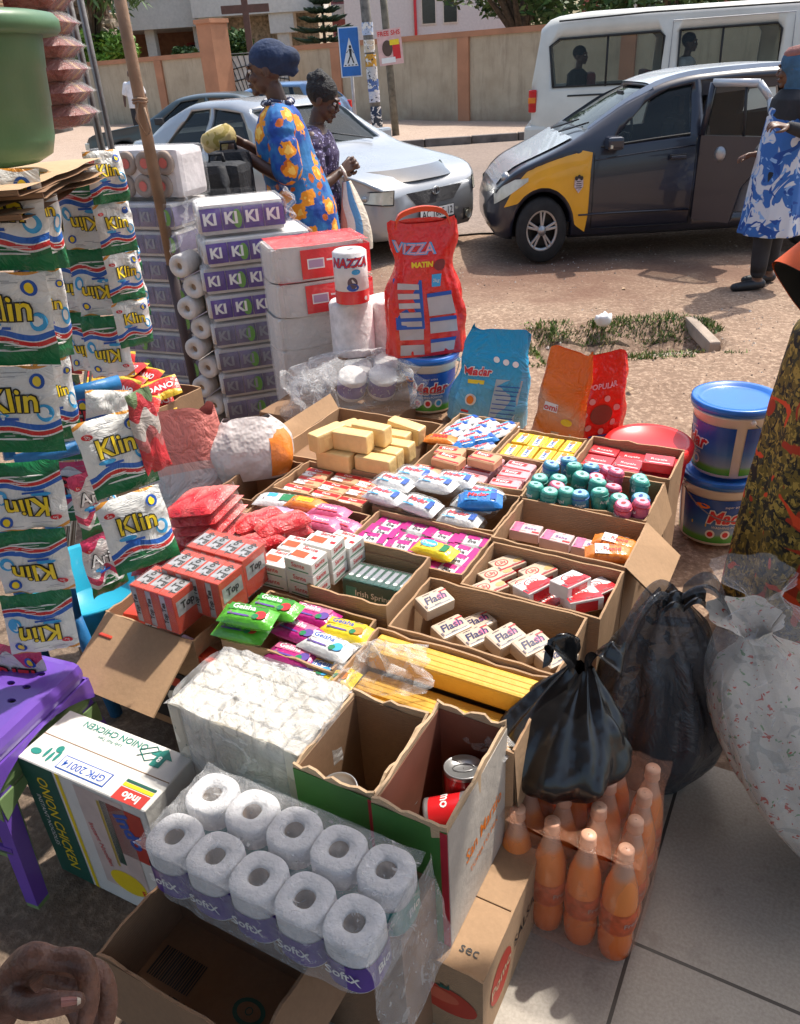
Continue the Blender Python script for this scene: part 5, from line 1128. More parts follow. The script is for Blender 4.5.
# E: back compartment red packs, front tray of small paper rolls
carton(-.615, -.325, 2.135, 2.35, .46, .08, 'open carton of flat red boxes at the back right corner of the display', flaps=[])
p_ = soapbox('red_box', .088, .066, .03, mat('red_card', (.55, .03, .04), .35, var=.08, coat=.3), lambda q, M: (q.text('Royale', .018, INKW, M @ T(0, 0, .0004)), q.rect(0, -.022, .07, .004, INKW, M, .0003)), '', 'soap box')
fill(p_, -.605, -.335, 2.145, 2.34, 3, 3, .40, 'flat red box in the back right corner carton', 'flat red boxes', zj=.006)
at(p_, [(-.38, 2.24, .437, 4, 0, 0, 'topmost flat red box lying on the others by the right wall of its carton')], '', first=False)
carton(-.69, -.335, 1.885, 2.12, .455, .08, 'open carton heaped with green and pink wrapped paper rolls', rag=.004, flaps=[('r', .10, -72)])
for (nm, c1, c2, pos) in (('teal', (.05, .33, .27), TEAL, [(-.655, 1.90), (-.61, 1.895), (-.562, 1.905), (-.47, 1.93), (-.425, 1.925), (-.61, 1.965), (-.50, 1.98), (-.56, 2.02), (-.385, 2.02), (-.585, 2.065), (-.66, 1.96), (-.40, 2.075)]),
                          ('blue', (.06, .26, .42), INKB, [(-.52, 1.912), (-.655, 2.03), (-.545, 2.085), (-.365, 1.96), (-.61, 2.095)]),
                          ('pink', (.62, .12, .22), INKR, [(-.605, 1.93), (-.52, 2.035), (-.455, 1.985), (-.47, 2.06), (-.50, 2.095), (-.40, 1.90), (-.36, 1.915)])):
    q = MB(); b1 = mat('roll_wrap_'+nm, c1, .35, var=.15, bump=.4, bs=60, coat=.2); pr = [(.004, 0), (.020, .001), (.0235, .006), (.0235, .054), (.020, .0595), (.012, .060)]
    q.lathe(pr, 20, b1, S(1.05, .95, 1)); pal = mat('roll_top_'+nm, tuple(min(.9, x*1.3+.22) for x in c1), .4); q.disc(0, 0, .018, .016, pal, None, .0606); q.disc(0, 0, .006, .005, DARKPL, None, .0612)
    q.text('8', .020, c2, T(.0, .0, .0614), bold=.01); q.text('Angel', .013, INKW, fn=lambda x, y: V((.0252*sin(x/.0235), -.0242*cos(x/.0235), .03+y)), bold=.02)
    q.tube([(.0247*cos(a_*.3142), .0235*sin(a_*.3142), .046) for a_ in range(21)], .0016, c2, 4)
    for _k in (0,):
        p_ = tag(q.build('paper_roll'), '', 'paper roll')
    at(p_, [(u, v, .425 + RNG.uniform(0, .018), RNG.uniform(-60, 60), RNG.uniform(-9, 9), RNG.uniform(-9, 9)) for u, v in pos], {'teal': 'small teal green wrapped paper roll standing in the heap beside the flat red boxes', 'blue': 'small blue wrapped paper roll standing in the heap beside the flat red boxes', 'pink': 'small pink wrapped paper roll standing in the heap beside the flat red boxes'}[nm], nm+' paper rolls in the heap')
# F
carton(-.675, -.325, 1.635, 1.868, .46, .06, 'deep brown carton with a few pink packs at the bottom, right side of the display', flaps=[('r', .12, -40)])
p_ = soapbox('pink_box', .082, .05, .03, mat('pale_pink_card', (.72, .50, .48), .5), lambda q, M: (q.rect(-.025, 0, .024, .05, P_GL, M), q.text('Bebe', .017, INKP, M @ T(.012, 0, .0004)), q.rect(.03, -.015, .02, .008, INKR, M, .0003)), '', 'soap box')
at(p_, [(-.625, 1.765, .40, 2, 0, 0), (-.535, 1.755, .40, -2, 0, 0), (-.447, 1.75, .40, 1, 0, 0)], 'pale pink and white box in the row at the bottom of the deep brown carton', 'pale pink boxes in a row')
p_ = softpack('biscuit_pack', .10, .055, .032, O_GL, lambda q, M: (q.rect(-.02, 0, .035, .04, INKW, M), q.text('Rapid', .02, INKR, M @ T(.005, 0, .0006), bold=.02)), '', 'packet')
at(p_, [(-.385, 1.72, .42, 18, 6, 0, 'orange and white packet at the right end of the deep brown carton'), (-.385, 1.785, .41, 3, 0, 4, 'orange packet lying behind the front orange packet in the deep brown carton')], '')
# G
carton(-.665, -.325, 1.42, 1.628, .455, .06, 'open carton of red and cream boxed soaps beside the grey plastic bag')
def drG(q, M): q.disc(-.015, .004, .019, .014, INKR, M, .0003); q.disc(-.015, .004, .016, .011, CREAMS, M, .0005); q.text('Lily', .017, INKR, M @ T(-.015, .004, .0008), bold=.02); q.disc(.028, -.008, .014, .008, mat('gold_print', (.55, .38, .15), .4), M, .0003); q.rect(0, -.022, .08, .005, INKR, M, .0003)
def drG2(q, M): q.rect(0, -.016, .083, .020, R_GL, M); q.disc(.0, .008, .020, .013, INKR, M, .0003); q.disc(0, .008, .017, .010, INKW, M, .0005); q.text('Lily', .016, INKR, M @ T(0, .008, .0008), bold=.02); q.add([M @ V((.03*cos(i*1.2566+(i % 2)*0), .014*sin(i*1.2566)-.008, .0006)) for i in range(5)], [(0, 1, 2, 3, 4)], INKR)
def sdG(q, M): q.rect(0, 0, .05, .012, INKR, M)
p1 = soapbox('soap_box', .084, .056, .034, CREAMS, drG, '', 'soap box', side=sdG); p2 = soapbox('soap_box', .084, .056, .034, mat('white_card', (.74, .70, .68), .45), drG2, '', 'soap box', side=lambda q, M: q.rect(0, -.002, .083 if 0 else .055, .026, R_GL, M))
fill(p1, -.655, -.49, 1.445, 1.62, 2, 3, .395, 'cream boxed soap with a red oval badge beside the grey plastic bag', 'cream boxed soaps with red oval', rot=60, skip=[(1, 0)])
at(p2, [(-.50, 1.478, .43, 64, -4, 0, 'white and red boxed soap tilted at the near edge of its carton'), (-.42, 1.50, .45, 68, -5, 6, 'topmost white and red boxed soap standing above the others in its carton'), (-.385, 1.482, .43, 42, -4, 0, 'white and red boxed soap leaning at the right corner of its carton'), (-.46, 1.475, .395, 60, 0, 0, 'pink edged boxed soap partly under the tilted ones'), (-.44, 1.575, .395, 60, 0, 0, 'white and red boxed soap flat behind the topmost one'), (-.375, 1.575, .395, 60, 0, 0, 'white and red boxed soap flat in the far right corner of its carton')], '')
# H
carton(-.745, -.352, 1.205, 1.416, .455, .10, 'open carton of cream soaps with dark blue lettering, beside the black bag', cut=(.0, 0, 0, .0))
def drH(q, M): q.disc(.018, .0, .012, .009, P_GL, M, .0003); q.rect(-.0, -.02, .06, .003, GREY, M, .0003); q.rect(.03, .014, .02, .004, INKR, M, .0003); q.text('Flash', .030, mat('navy_print', (.02, .02, .09), .4), M @ T(0, .0, .0006), bold=.02, shear=.25)
p_ = soapbox('soap_bar', .082, .055, .034, CREAMS, drH, '', 'soap', r=.006)
at(p_, [(-.70, 1.345, .42, 62, 10, 0, 'cream soap with dark blue lettering, alone at the left end of its carton, tilted upward')], '')
at(p_, [(-.635, 1.30, .39, 62, 4, 0), (-.572, 1.30, .385, 60, 2, 0), (-.507, 1.31, .40, 64, 7, 0), (-.445, 1.31, .40, 61, 7, 0), (-.385, 1.30, .395, 60, 5, 0), (-.60, 1.37, .365, 60, 0, 0)], 'cream soap with dark blue lettering in the front row by the black bag', 'cream soaps with blue lettering', first=False)
# I: long yellow bars
carton(-.765, -.358, .98, 1.197, .45, .13, 'wide open carton of long yellow bars with a crumpled right edge', rag=.007, flaps=[('r', .155, -86)])
YB = mat('yellow_bar', (.72, .42, .06), .4, var=.08, vs=10, bump=.25, bs=40); YB2 = mat('deep_yellow_bar', (.66, .36, .04), .4, var=.1)
def bar(L, W, H_):
    q = MB(); q.box(-L/2, L/2, -W/2, W/2, 0, H_, YB, r=.006)
    for i in range(3): q.box(-L/2+.002, L/2-.002, -W/2+W*(i+.85)/4-.0012, -W/2+W*(i+.85)/4+.0012, H_-.002, H_+.0008, YB2)
    return tag(q.build('soap_bar'), '', 'soap')
p_ = bar(.375, .062, .05)
at(p_, [(-.565, 1.155, .395, 0, 0, 0, 'long ridged yellow bar lying highest along the far wall of its carton'), (-.565, 1.09, .34, 0, 0, 0, 'long ridged yellow bar in the middle of its carton'), (-.565, 1.02, .345, 1, 0, 0, 'long ridged yellow bar nearest the two tall tin cartons')], '')
def crumple(L, W, H_, seed, k=2.4, n=(34, 22)):
    def f(u, v):
        x, y = (u-.5)*2, (v-.5)*2; e_ = max(0, 1-x*x)*max(0, 1-y*y)
        return ((x*L/2)+.02*nz(u*3, v*3, seed, k), y*W/2+.02*nz(u*3, v*3, seed+9, k), H_*e_*(.55+.9*nz(u*3, v*3, seed+5, k)) + .006)
    return f
q = MB(); q.surf(crumple(.21, .13, .09, 3), 34, 22, MILKY); tag(q.build('plastic_bag', M=T(*UV(-.70, 1.09, .43)) @ GRID @ RZ(25) @ RX(12)), 'crumpled clear plastic bag lying on the left end of the yellow bars', 'plastic bag')
q = MB(); q.surf(crumple(.14, .05, .05, 8), 24, 12, MILKY); tag(q.build('plastic_bag', M=T(*UV(-.44, 1.00, .43)) @ GRID @ RZ(-8)), 'twisted end of clear plastic on the near edge of the yellow bars', 'plastic bag')
# J
carton(-.985, -.768, 1.24, 1.468, .475, .12, 'small deep carton holding a dark green soap multipack')
DG = mat('dark_green_card', (.008, .07, .045), .3, var=.1, coat=.4)
q = MB(); q.box(-.085, .085, -.045, .045, 0, .085, DG, r=.002)
for i in range(8): q.box(-.082+.0205*i, -.0645+.0205*i, -.044, .044, .085, .0865, DG, r=.0006); q.rect(-.0733+.0205*i, .01, .012, .05, GREY, None, .0872); q.disc(-.0733+.0205*i, -.02, .006, .006, INKW, None, .0874, 10)
K = T(0, -.0456, .043) @ RX(90); q.text('Irish Spring', .022, INKW, K @ T(0, .01, 0), bold=.01); q.text('original', .012, INKW, K @ T(0, -.012, 0)); q.rect(-.06, 0, .03, .05, TEAL, K, -.0002)
o = q.build('soap_multipack', M=T(*UV(-.865, 1.375, .355)) @ GRID @ RZ(2) @ RX(-6)); tag(o, 'dark green multipack of boxed soaps in the small deep carton', 'soap pack')
q = MB(); q.box(-.087, .087, -.047, .047, -.001, .090, CLEAR, r=.003); q.build('wrapper', o)
q = MB(); q.box(-.05, .05, -.02, .02, 0, .03, DG, r=.002); q.text('Irish', .02, INKW, T(0, 0, .0306)); tag(q.build('soap_box', M=T(*UV(-.80, 1.275, .36)) @ GRID @ RZ(8)), 'single dark green soap box lying in front of the green multipack', 'soap box')
# K
carton(-1.03, -.678, 1.458, 1.668, .45, .15, 'open carton of white and magenta soap packets behind the green multipack carton')
def drK(q, M, s=1):
    for x in (-.034, .034): q.rect(x*s, 0, .02*s, .048*s, INKM, M, .0004)
    q.rect(0, .012, .035, .018, INKM, M, .0004); q.text('Eva', .018, INKK, M @ T(0, -.008, .0008), bold=.02, shear=.2)
p_ = softpack('soap_packet', .086, .052, .026, W_GL, drK, '', 'soap packet')
fill(p_, -1.022, -.688, 1.468, 1.66, 4, 4, .405, 'white and magenta soap packet behind the green multipack carton', 'white and magenta soap packets', jit=.008, jr=7, zj=.008)
py_ = softpack('soap_packet', .098, .058, .032, Y_GL, lambda q, M: (q.disc(-.018, .004, .024, .016, INKLB, M, .0004), q.text('Dawn', .017, INKW, M @ T(-.018, .004, .0008), bold=.02), q.rect(.03, .0, .018, .03, INKG, M, .0004)), '', 'soap packet')
at(py_, [(-.785, 1.525, .44, -4, 0, 0, 'lone yellow and blue soap packet lying on top of the white and magenta packets')], '')
# L
carton(-1.065, -.69, 1.685, 1.90, .445, .15, 'middle carton heaped with clear wrapped white and blue soap packets')
pw = softpack('soap_packet', .100, .066, .036, W_GL, lambda q, M: drM(q, M, 1.25), '', 'soap packet'); kids(pw)
q = MB(); q.surf(lambda u, v: ((u-.5)*.138, (v-.5)*.074*(1-.15*abs(2*u-1)**3), .004+.0375*(max(0, 1-abs(2*u-1)**4)*max(0, 1-abs(2*v-1)**6))**.5 + .0015*nz(u*9, v*9, 1, 3)), 18, 10, CLEAR); q.build('clear_wrap', pw)
at(pw, [(-1.01, 1.855, .455, 0, 3, 0), (-1.045, 1.785, .455, -2, 0, 3), (-1.035, 1.71, .45, -4, 0, 0), (-.91, 1.79, .475, 0, -4, 0), (-.885, 1.87, .455, 4, 0, 0), (-.915, 1.705, .45, -10, 10, 0), (-.80, 1.86, .43, 2, 0, 0), (-.795, 1.80, .43, 0, 0, 0), (-.80, 1.715, .425, 2, 0, 0)], 'clear wrapped white soap packet with red and blue print heaped on the middle carton', 'clear wrapped white soap packets')
pb2 = softpack('soap_packet', .100, .068, .04, B_GL, lambda q, M: (drM(q, M, 1.2, INKLB)), '', 'soap packet')
at(pb2, [(-.765, 1.775, .46, 20, 6, 0, 'bright blue soap packet at the right end of the middle heap')], '')
# M
carton(-1.065, -.695, 1.915, 2.118, .455, .15, 'open carton of peach and pink soaps between the packet cartons')
def drR(q, M): q.rect(-.01, .012, .06, .018, INKR, M, .0003); q.text('Rexy', .02, INKW, M @ T(-.01, .012, .0006), bold=.02); q.rect(0, -.02, .09, .008, INKR, M, .0003)
p_ = soapbox('soap_bar', .094, .062, .03, LPINK, drR, '', 'soap', r=.004)
fill(p_, -.93, -.705, 1.925, 2.11, 2, 3, .418, 'pale pink and red wrapped soap in the carton between the packet cartons', 'pale pink soaps', jr=6)
p2 = soapbox('soap_bar', .094, .062, .03, PEACH, drR, '', 'soap', r=.004)
at(p2, [(-1.0, 2.075, .43, 5, 0, 0), (-.97, 2.0, .445, -3, 0, 3), (-.86, 2.03, .455, -6, 2, 0), (-1.02, 1.945, .42, 2, 0, 0)], 'peach soap with a red label lying on the pale pink soaps', 'peach soaps with red label')
# N
carton(-1.085, -.785, 1.03, 1.222, .445, .15, 'open carton of coloured fruit soaps behind the wrapped white bale')
def gei(c, c2, ink, fr):
    def d(q, M):
        q.rect(0, .010, .090, .020, c2, M, .0003); q.text('Geisha', .020, ink, M @ T(-.01, .010, .0008), bold=.02); q.disc(.034, -.006, .013, .013, fr, M, .0005); q.disc(.024, -.012, .008, .008, INKG, M, .0007); q.rect(-.015, -.014, .05, .005, INKP, M, .0004)
    return softpack('soap_packet', .104, .062, .034, c, d, '', 'soap packet')
gg = gei(G_GL, mat('green_panel', (.05, .30, .03), .3), INKW, INKR); gp_ = gei(M_GL, P_GL, INKW, INKP); gy = gei(Y_GL, mat('yellow_panel', (.85, .55, .02), .3), INKB, INKO); gw = gei(W_GL, INKW, INKB, INKLB)
at(gg, [(-1.015, 1.03, .462, 8, 6, 0, 'lowest front green fruit soap packet of the green pile'), (-1.0, 1.04, .498, 12, 4, 3, 'topmost near green fruit soap packet of the green pile'), (-.985, 1.115, .475, 4, 3, 0, 'green fruit soap packet at the far side of the green pile'), (-1.05, 1.10, .44, 4, 0, 0, 'green fruit soap packet deep in the left corner of the fruit soap carton')], '')
at(gp_, [(-.925, 1.17, .43, 2, 0, 0), (-.92, 1.105, .432, -4, 0, 0), (-.90, 1.05, .41, 2, 0, 0)], 'magenta fruit soap packet between the green and the yellow packets', 'magenta fruit soap packets')
at(gy, [(-.825, 1.155, .43, 3, 0, 0, 'yellow fruit soap packet at the far right of the fruit soap carton'), (-.80, 1.045, .40, 2, 0, 0, 'yellow fruit soap packet at the near right under the clear plastic')], '')
at(gw, [(-.835, 1.09, .432, -3, 0, 0, 'white fruit soap packet with blue lettering in front of the yellow one'), (-.84, 1.04, .40, 2, 0, 0, 'white fruit soap packet with pale blue end beside the white bale')], '')
# O: tea cartons, red and black
ORK = mat('red_orange_card', (.52, .045, .015), .32, var=.06, coat=.35); SIL2 = mat('silver_print', (.42, .42, .43), .3, .3, var=.2, vs=50)
carton(-1.43, -1.148, 1.005, 1.235, .42, .10, 'open carton with a long hanging front flap, full of red and silver tea boxes', flaps=[('f', .185, -32)])
q = MB(); q.box(-.139, .139, -.0015, 0, .03, .20, DARKPL); K = T(.06, -.003, .12) @ RX(90); q.text('do', .10, INKW, K, bold=.03, shear=.2); q.rect(-.06, .05, .14, .03, ORK, K); tag(q.build('printed_panel'), None)
bpy.data.objects[q and 'printed_panel'].parent = [o_ for o_ in bpy.data.objects if o_.get('label') == 'open carton with a long hanging front flap, full of red and silver tea boxes'][0]; bpy.data.objects['printed_panel'].matrix_basis = T(0, -.117, 0)
def teabox():
    q = MB(); L, W, H_ = .042, .088, .105; q.box(-L/2, L/2, -W/2, W/2, 0, H_, ORK, r=.0012)
    q.rect(0, 0, L*.88, W*.55, SIL2, None, H_+.0004); q.text('Top', .026, INKK, T(0, .012, H_+.0008) @ RZ(90) @ T(0, 0, 0), bold=.03); q.text('Tea', .022, INKK, T(.010, -.016, H_+.0008) @ RZ(90), bold=.03)
    for yy, rz in ((-W/2-.0004, 0),):
        K = T(0, yy, H_/2) @ RX(90); q.rect(-.010, 0, .016, H_*.92, SIL2, K); q.text('Top Tea', .017, INKK, K @ T(-.010, 0, .0006) @ RZ(90), bold=.04)
    K = T(L/2+.0004, 0, H_/2) @ RZ(90) @ RX(90); q.rect(0, .012, W*.8, .04, SIL2, K); q.text('Top', .026, INKK, K @ T(0, .014, .0006), bold=.04)
    return tag(q.build('tea_box'), '', 'tea box')
tb = teabox()
pos = []
for (bu, bv, bz, n_, lab) in ((-1.29, 1.045, .432, 3, 'red and silver tea box in the nearest wrapped block beside the carton flap'), (-1.255, 1.115, .445, 4, 'red and silver tea box in the middle wrapped block'), (-1.265, 1.215, .445, 4, 'red and silver tea box in the rear wrapped block below the red packs')):
    at(tb, [(bu + .0435*i, bv, bz, 0, 0, 0) for i in range(n_)], lab, lab.replace('red and silver tea box in', 'tea boxes of'), first=(n_ == 3))
    q = MB(); q.box(-.0235, .0435*(n_-1)+.0235, -.046, .046, -.001, .1075, CLEAR, r=.002); tag(q.build('shrink_wrap', M=T(*UV(bu, bv, bz)) @ GRID), 'clear shrink wrap round the %s block of red and silver tea boxes' % {3: 'nearest', 4: 'middle' if bv < 1.15 else 'rear'}[n_], 'plastic wrap')
at(tb, [(-1.39 , 1.06, .35, 0, 90, 0), (-1.39, 1.13, .37, 10, 90, 0), (-1.20, 1.04, .33, 80, 90, 0), (-1.24, 1.04, .33, 84, 90, 0)], 'red and silver tea box lying low inside the flapped carton', 'tea boxes lying low in the carton', first=False)
# red packs on a carton behind
carton(-1.60, -1.155, 1.245, 1.56, .42, .10, 'carton hidden under the heap of red tissue packs', m=CARDD, closed=True)
TISR = printed('red_tissue_film', [(0, (.62, .02, .03)), (.3, (.74, .10, .10)), (.45, (.66, .02, .03)), (.8, (.76, .22, .20))], .12, 14, rough=.2, crinkle=.7, bs=30, interp='LINEAR')
def redpack(L, W, H_, n):
    e = tag(empty('tissue_pack'), '', 'tissue pack')
    for i in range(n): q = MB(); pillow(q, L, W, H_/n*1.05, TISR, T(0, 0, H_/n*i), crimp=.004, puff=.3); q.build('pocket_pack', e)
    q = MB(); q.surf(lambda u, v: ((L/2+.004)*sq(cos(2*pi*u)), (W/2+.004)*sq(sin(2*pi*u)), H_*1.03*v), 28, 5, CLEAR); q.build('wrapper', e); return e
def sq(x): return math.copysign(abs(x)**.45, x)
rp = redpack(.17, .15, .15, 5)
at(rp, [(-1.36, 1.36, .43, 6, 4, -14, 'tallest stack of red tissue packs leaning beside the front hanging sachets')], '')
at(rp, [(-1.49, 1.30, .30, 40, 0, -10, 'red tissue pack stack slumped behind the tall leaning stack')], '', first=False)
rp2 = redpack(.14, .07, .07, 2)
at(rp2, [(-1.265, 1.42, .44, 62, 0, 0), (-1.19, 1.43, .44, 60, 0, 0), (-1.22, 1.35, .42, 55, 0, 0)], 'low red and pink tissue pack between the tall red stack and the white boxes', 'low red tissue packs')
# Q
carton(-1.40, -1.05, 1.515, 1.652, .435, .15, 'shallow carton of pink and orange wrapped soaps below the peach soap carton')
pk_ = softpack('soap_packet', .10, .056, .034, P_GL, lambda q, M: (q.text('Tempo', .018, INKW, M @ T(0, 0, .0008), bold=.01), q.rect(0, -.016, .07, .004, INKR, M, .0004)), '', 'soap packet')
at(pk_, [(-1.155, 1.60, .43, 4, 0, 0), (-1.09, 1.565, .42, -8, 0, 0), (-1.14, 1.535, .43, 3, 0, 0), (-1.21, 1.53, .42, 8, 0, 0)], 'bright pink wrapped soap in the shallow carton below the peach soaps', 'bright pink wrapped soaps')
at(softpack('soap_packet', .10, .056, .034, O_GL, lambda q, M: (q.rect(.0, 0, .05, .02, INKY, M, .0004), q.text('Imperial', .013, INKR, M @ T(0, 0, .0008))), '', 'soap packet'), [(-1.24, 1.605, .435, 4, 0, 0, 'orange wrapped soap left of the bright pink soaps')], '')
at(softpack('soap_packet', .12, .07, .03, W_GL, lambda q, M: (q.rect(.03, 0, .04, .04, INKG, M, .0004), q.rect(-.02, .01, .03, .02, INKLB, M, .0004)), '', 'soap packet'), [(-1.335, 1.60, .43, 12, 0, 0, 'silvery white and green packet left of the orange soap')], '')
at(softpack('soap_packet', .12, .075, .03, gloss('lilac_wrap', (.55, .36, .62)), lambda q, M: q.rect(0, 0, .06, .012, INKW, M, .0004), '', 'soap packet'), [(-1.25, 1.515, .44, 2, 0, 0, 'lilac packet lying behind the white soap boxes')], '')
# P: white and red soap boxes
carton(-1.145, -.995, 1.235, 1.475, .42, .12, 'plain carton under the stack of small white soap boxes', closed=True)
def drS(q, M): q.rect(-.012, -.004, .040, .026, mat('red_orange_print', (.66, .10, .03), .4), M, .0003); q.text('Sante', .020, INKR, M @ T(.0, .024, .0005), bold=.01); q.rect(.03, -.004, .014, .01, INKR, M, .0004)
def sdS(q, M): q.text('Sante', .018, INKR, M @ T(0, .004, 0), bold=.015); q.rect(0, -.010, .06, .003, INKG, M)
p_ = soapbox('soap_box', .082, .066, .035, mat('white_soapbox', (.76, .74, .70), .4), drS, '', 'soap box', side=sdS)
pl = []
for (u, v, n_, r_) in ((-1.10, 1.285, 2, 2), (-1.012, 1.283, 3, -2), (-1.095, 1.36, 2, 3), (-1.008, 1.358, 3, 0), (-.998, 1.43, 2, -5), (-1.085, 1.44, 1, 3)):
    for k_ in range(n_): pl.append((u, v, .424+.0355*k_, r_, 0, 0))
at(p_, pl, 'small white soap box with orange red panel stacked beside the tea boxes', 'small white soap boxes in stacks')
# what carries the display
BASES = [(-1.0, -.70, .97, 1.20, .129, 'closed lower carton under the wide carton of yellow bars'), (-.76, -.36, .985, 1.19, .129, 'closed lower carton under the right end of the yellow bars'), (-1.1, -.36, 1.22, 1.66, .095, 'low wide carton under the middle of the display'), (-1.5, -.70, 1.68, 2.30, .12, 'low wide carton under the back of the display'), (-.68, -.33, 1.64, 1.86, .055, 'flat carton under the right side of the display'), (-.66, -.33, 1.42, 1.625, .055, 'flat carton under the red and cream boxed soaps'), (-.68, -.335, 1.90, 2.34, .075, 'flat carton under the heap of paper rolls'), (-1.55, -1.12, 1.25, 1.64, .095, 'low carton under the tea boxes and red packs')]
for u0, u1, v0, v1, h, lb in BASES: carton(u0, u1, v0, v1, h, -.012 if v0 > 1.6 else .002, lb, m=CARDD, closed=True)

# ============================================================ SACHETS, BAGS, ROLLS, BUCKETS
def lpoint(px, py, y): return P(px, py, y=y)
# --- detergent sachet: white with a red and blue wave over a green foot
SACH = printed('wave_sachet_print', [(0, (.012, .17, .06)), (.12, (.01, .13, .045)), (.165, (.70, .70, .68)), (.185, (.60, .03, .03)), (.235, (.74, .74, .72)), (.25, (.02, .12, .48)), (.315, (.74, .74, .72)), (.93, (.74, .74, .72)), (.94, (.70, .30, .05)), (.985, (.74, .74, .72))], .055, 6.5, ph=2.5, slope=-.10, rough=.3, crinkle=.7, bs=16)
SACHB = printed('wave_sachet_back', [(0, (.012, .17, .06)), (.16, (.70, .70, .68)), (.18, (.60, .03, .03)), (.22, (.02, .12, .48)), (.25, (.72, .72, .70)), (.6, (.66, .68, .70)), (.92, (.012, .17, .06))], .03, 5, rough=.3, crinkle=.7, bs=16)
REDS = printed('red_sachet_print', [(0, (.50, .03, .04)), (.35, (.42, .12, .12)), (.5, (.50, .45, .42)), (.72, (.42, .03, .04)), (.9, (.12, .18, .08))], .08, 9, rough=.35, crinkle=.7)
ARIS = printed('green_leaf_sachet_print', [(0, (.02, .16, .05)), (.22, (.60, .60, .56)), (.30, (.50, .05, .10)), (.42, (.62, .58, .56)), (.85, (.55, .04, .12))], .09, 10, rough=.35, crinkle=.7)
def sachet(parent, w_, h, M, m=SACH, mb=SACHB, txt='Klin', fat=.018, tcol=INKY, flip=False, seed=0, bend=0.0, tsz=None, sub=True):
    """one pillow sachet hanging in its own frame: x across, z up from the foot (0) to the head (h), -y towards the viewer"""
    def f(u, v, s=1, off=0):
        x = (u-.5)*2; z = v*h; k = max(0, 1-abs(x)**5)**.6*max(0, 1-abs(2*v-1)**6)**.6
        wob = .011*nz(u*2.2, v*2.2, seed, 1.2) + .0045*nz(u*7, v*6, seed+3, 1) + .002*nz(u*16, v*3, seed+6, 1)
        return V((x*w_/2*(1-.05*k) + .003*nz(v*4, 0, seed), -(fat*.5*k*s) - wob - off*s + bend*(v-.5)**2, z))
    q = MB(); q.surf(lambda u, v: f(u, v), 14, 16, m, uvr=(0, 1, 0, 1)); q.surf(lambda u, v: f(1-u, v, -1), 12, 12, mb)
    if txt:
        ts_ = tsz or w_*.40; fn = lambda off: (lambda x, y: f(min(1, max(0, .5+x/w_)), min(1, max(0, .62+y/h)), 1, off))
        q.text(txt, ts_, INKK, fn=fn(.0034), bold=.06, sx=.98); q.text(txt, ts_, tcol, fn=fn(.0050), bold=.018, sx=.98)
        q.disc(w_*.33, h*.22, w_*.09, w_*.09, INKB, fn=fn(.0016)); q.disc(w_*.33, h*.22, w_*.05, w_*.06, INKY, fn=fn(.0022)); q.disc(-w_*.36, h*.19, w_*.08, w_*.045, INKR, fn=fn(.0016)); q.text('So', w_*.08, INKW, fn=lambda x, y: fn(.0026)(x-w_*.36, y+h*.19))
        q.disc(w_*.36, -h*.14, w_*.10, h*.10, INKLB, fn=fn(.0016)); q.disc(w_*.35, -h*.13, w_*.06, h*.06, INKW, fn=fn(.0022)); q.disc(-w_*.2, -h*.16, w_*.14, h*.03, INKLB, fn=fn(.0016)); q.disc(0, -h*.44, w_*.3, h*.012, INKW, fn=fn(.0018))
    if txt:
        rg3 = random.Random(seed)
        for k_ in range(9): q.rect(rg3.uniform(-.3, .3)*w_, (-.40+.015*k_ if k_ < 5 else .26+.02*(k_-5))*h, w_*rg3.uniform(.1, .3), h*.006, INKW if k_ < 5 else GREY, fn=fn(.0026))
        q.rect(-w_*.1, -h*.20, w_*.3, h*.03, INKB, fn=fn(.0030))
    return q.build('sachet', parent, M)
def strip(pts, w_, n, label, yaw=0, m=SACH, txt='Klin', flip=False, group=None, seed=0, tcol=INKY, lean_=0, cat='sachet strip', fat=.018):
    """sachets joined edge to edge, hanging from pts[0] down to pts[1]"""
    a, b = V(pts[0]), V(pts[1]); L = (a-b).length; h = L/n; e = tag(empty('sachet_strip', M=T(*a)), label, cat, group); d = (b-a).normalized()
    for i in range(n):
        o = a*0 + d*h*(i+1); yy = yaw + 5*nz(i, seed, 2, 1.7)
        B = Matrix((( 1, 0, -d.x, 0), (0, 1, -d.y, 0), (0, 0, -d.z, 0), (0, 0, 0, 1)))
        M = T(*o) @ B @ RZ(yy)
        if flip: M = T(*(d*h*i)) @ B @ RZ(yy) @ RY(180)
        sachet(e, w_, h*.995, M, m=m, txt=txt, seed=seed*5+i, tcol=tcol, fat=fat)
    return e
GS = 'detergent sachet strips hanging on the left'
# left edge, nearest
strip((P(0, 168, y=1.47), P(24, 452, y=1.40)), .158, 3, 'nearest column of white sachets at the left edge, upper part, lettering upright', yaw=8, seed=1, group=GS)
strip((P(40, 172, y=1.60), P(66, 440, y=1.55)), .08, 3, 'narrow strip of sachets seen edge on just behind the nearest column', yaw=48, seed=8, group=GS)
strip((P(20, 462, y=1.40), P(40, 652, y=1.36)), .14, 3, 'lower column of sachets hanging upside down from the lower blue bar at the left edge', yaw=12, seed=2, flip=True, group=GS)
strip((P(30, 180, y=2.05), P(66, 430, y=2.02)), .13, 4, 'dark red and grey sachet strip hanging in shade between the white strips', yaw=0, m=REDS, txt='OOO', tcol=mat('pinkish_grey', (.35, .22, .22), .5), seed=3, group=GS)
strip((P(56, 180, y=2.02), P(90, 372, y=2.0)), .10, 3, 'left one of the three upside down white strips behind the bin board', yaw=-6, flip=True, seed=4, group=GS)
strip((P(76, 178, y=1.96), P(112, 378, y=1.93)), .105, 3, 'middle one of the three upside down white strips behind the bin board', yaw=4, flip=True, seed=5, group=GS)
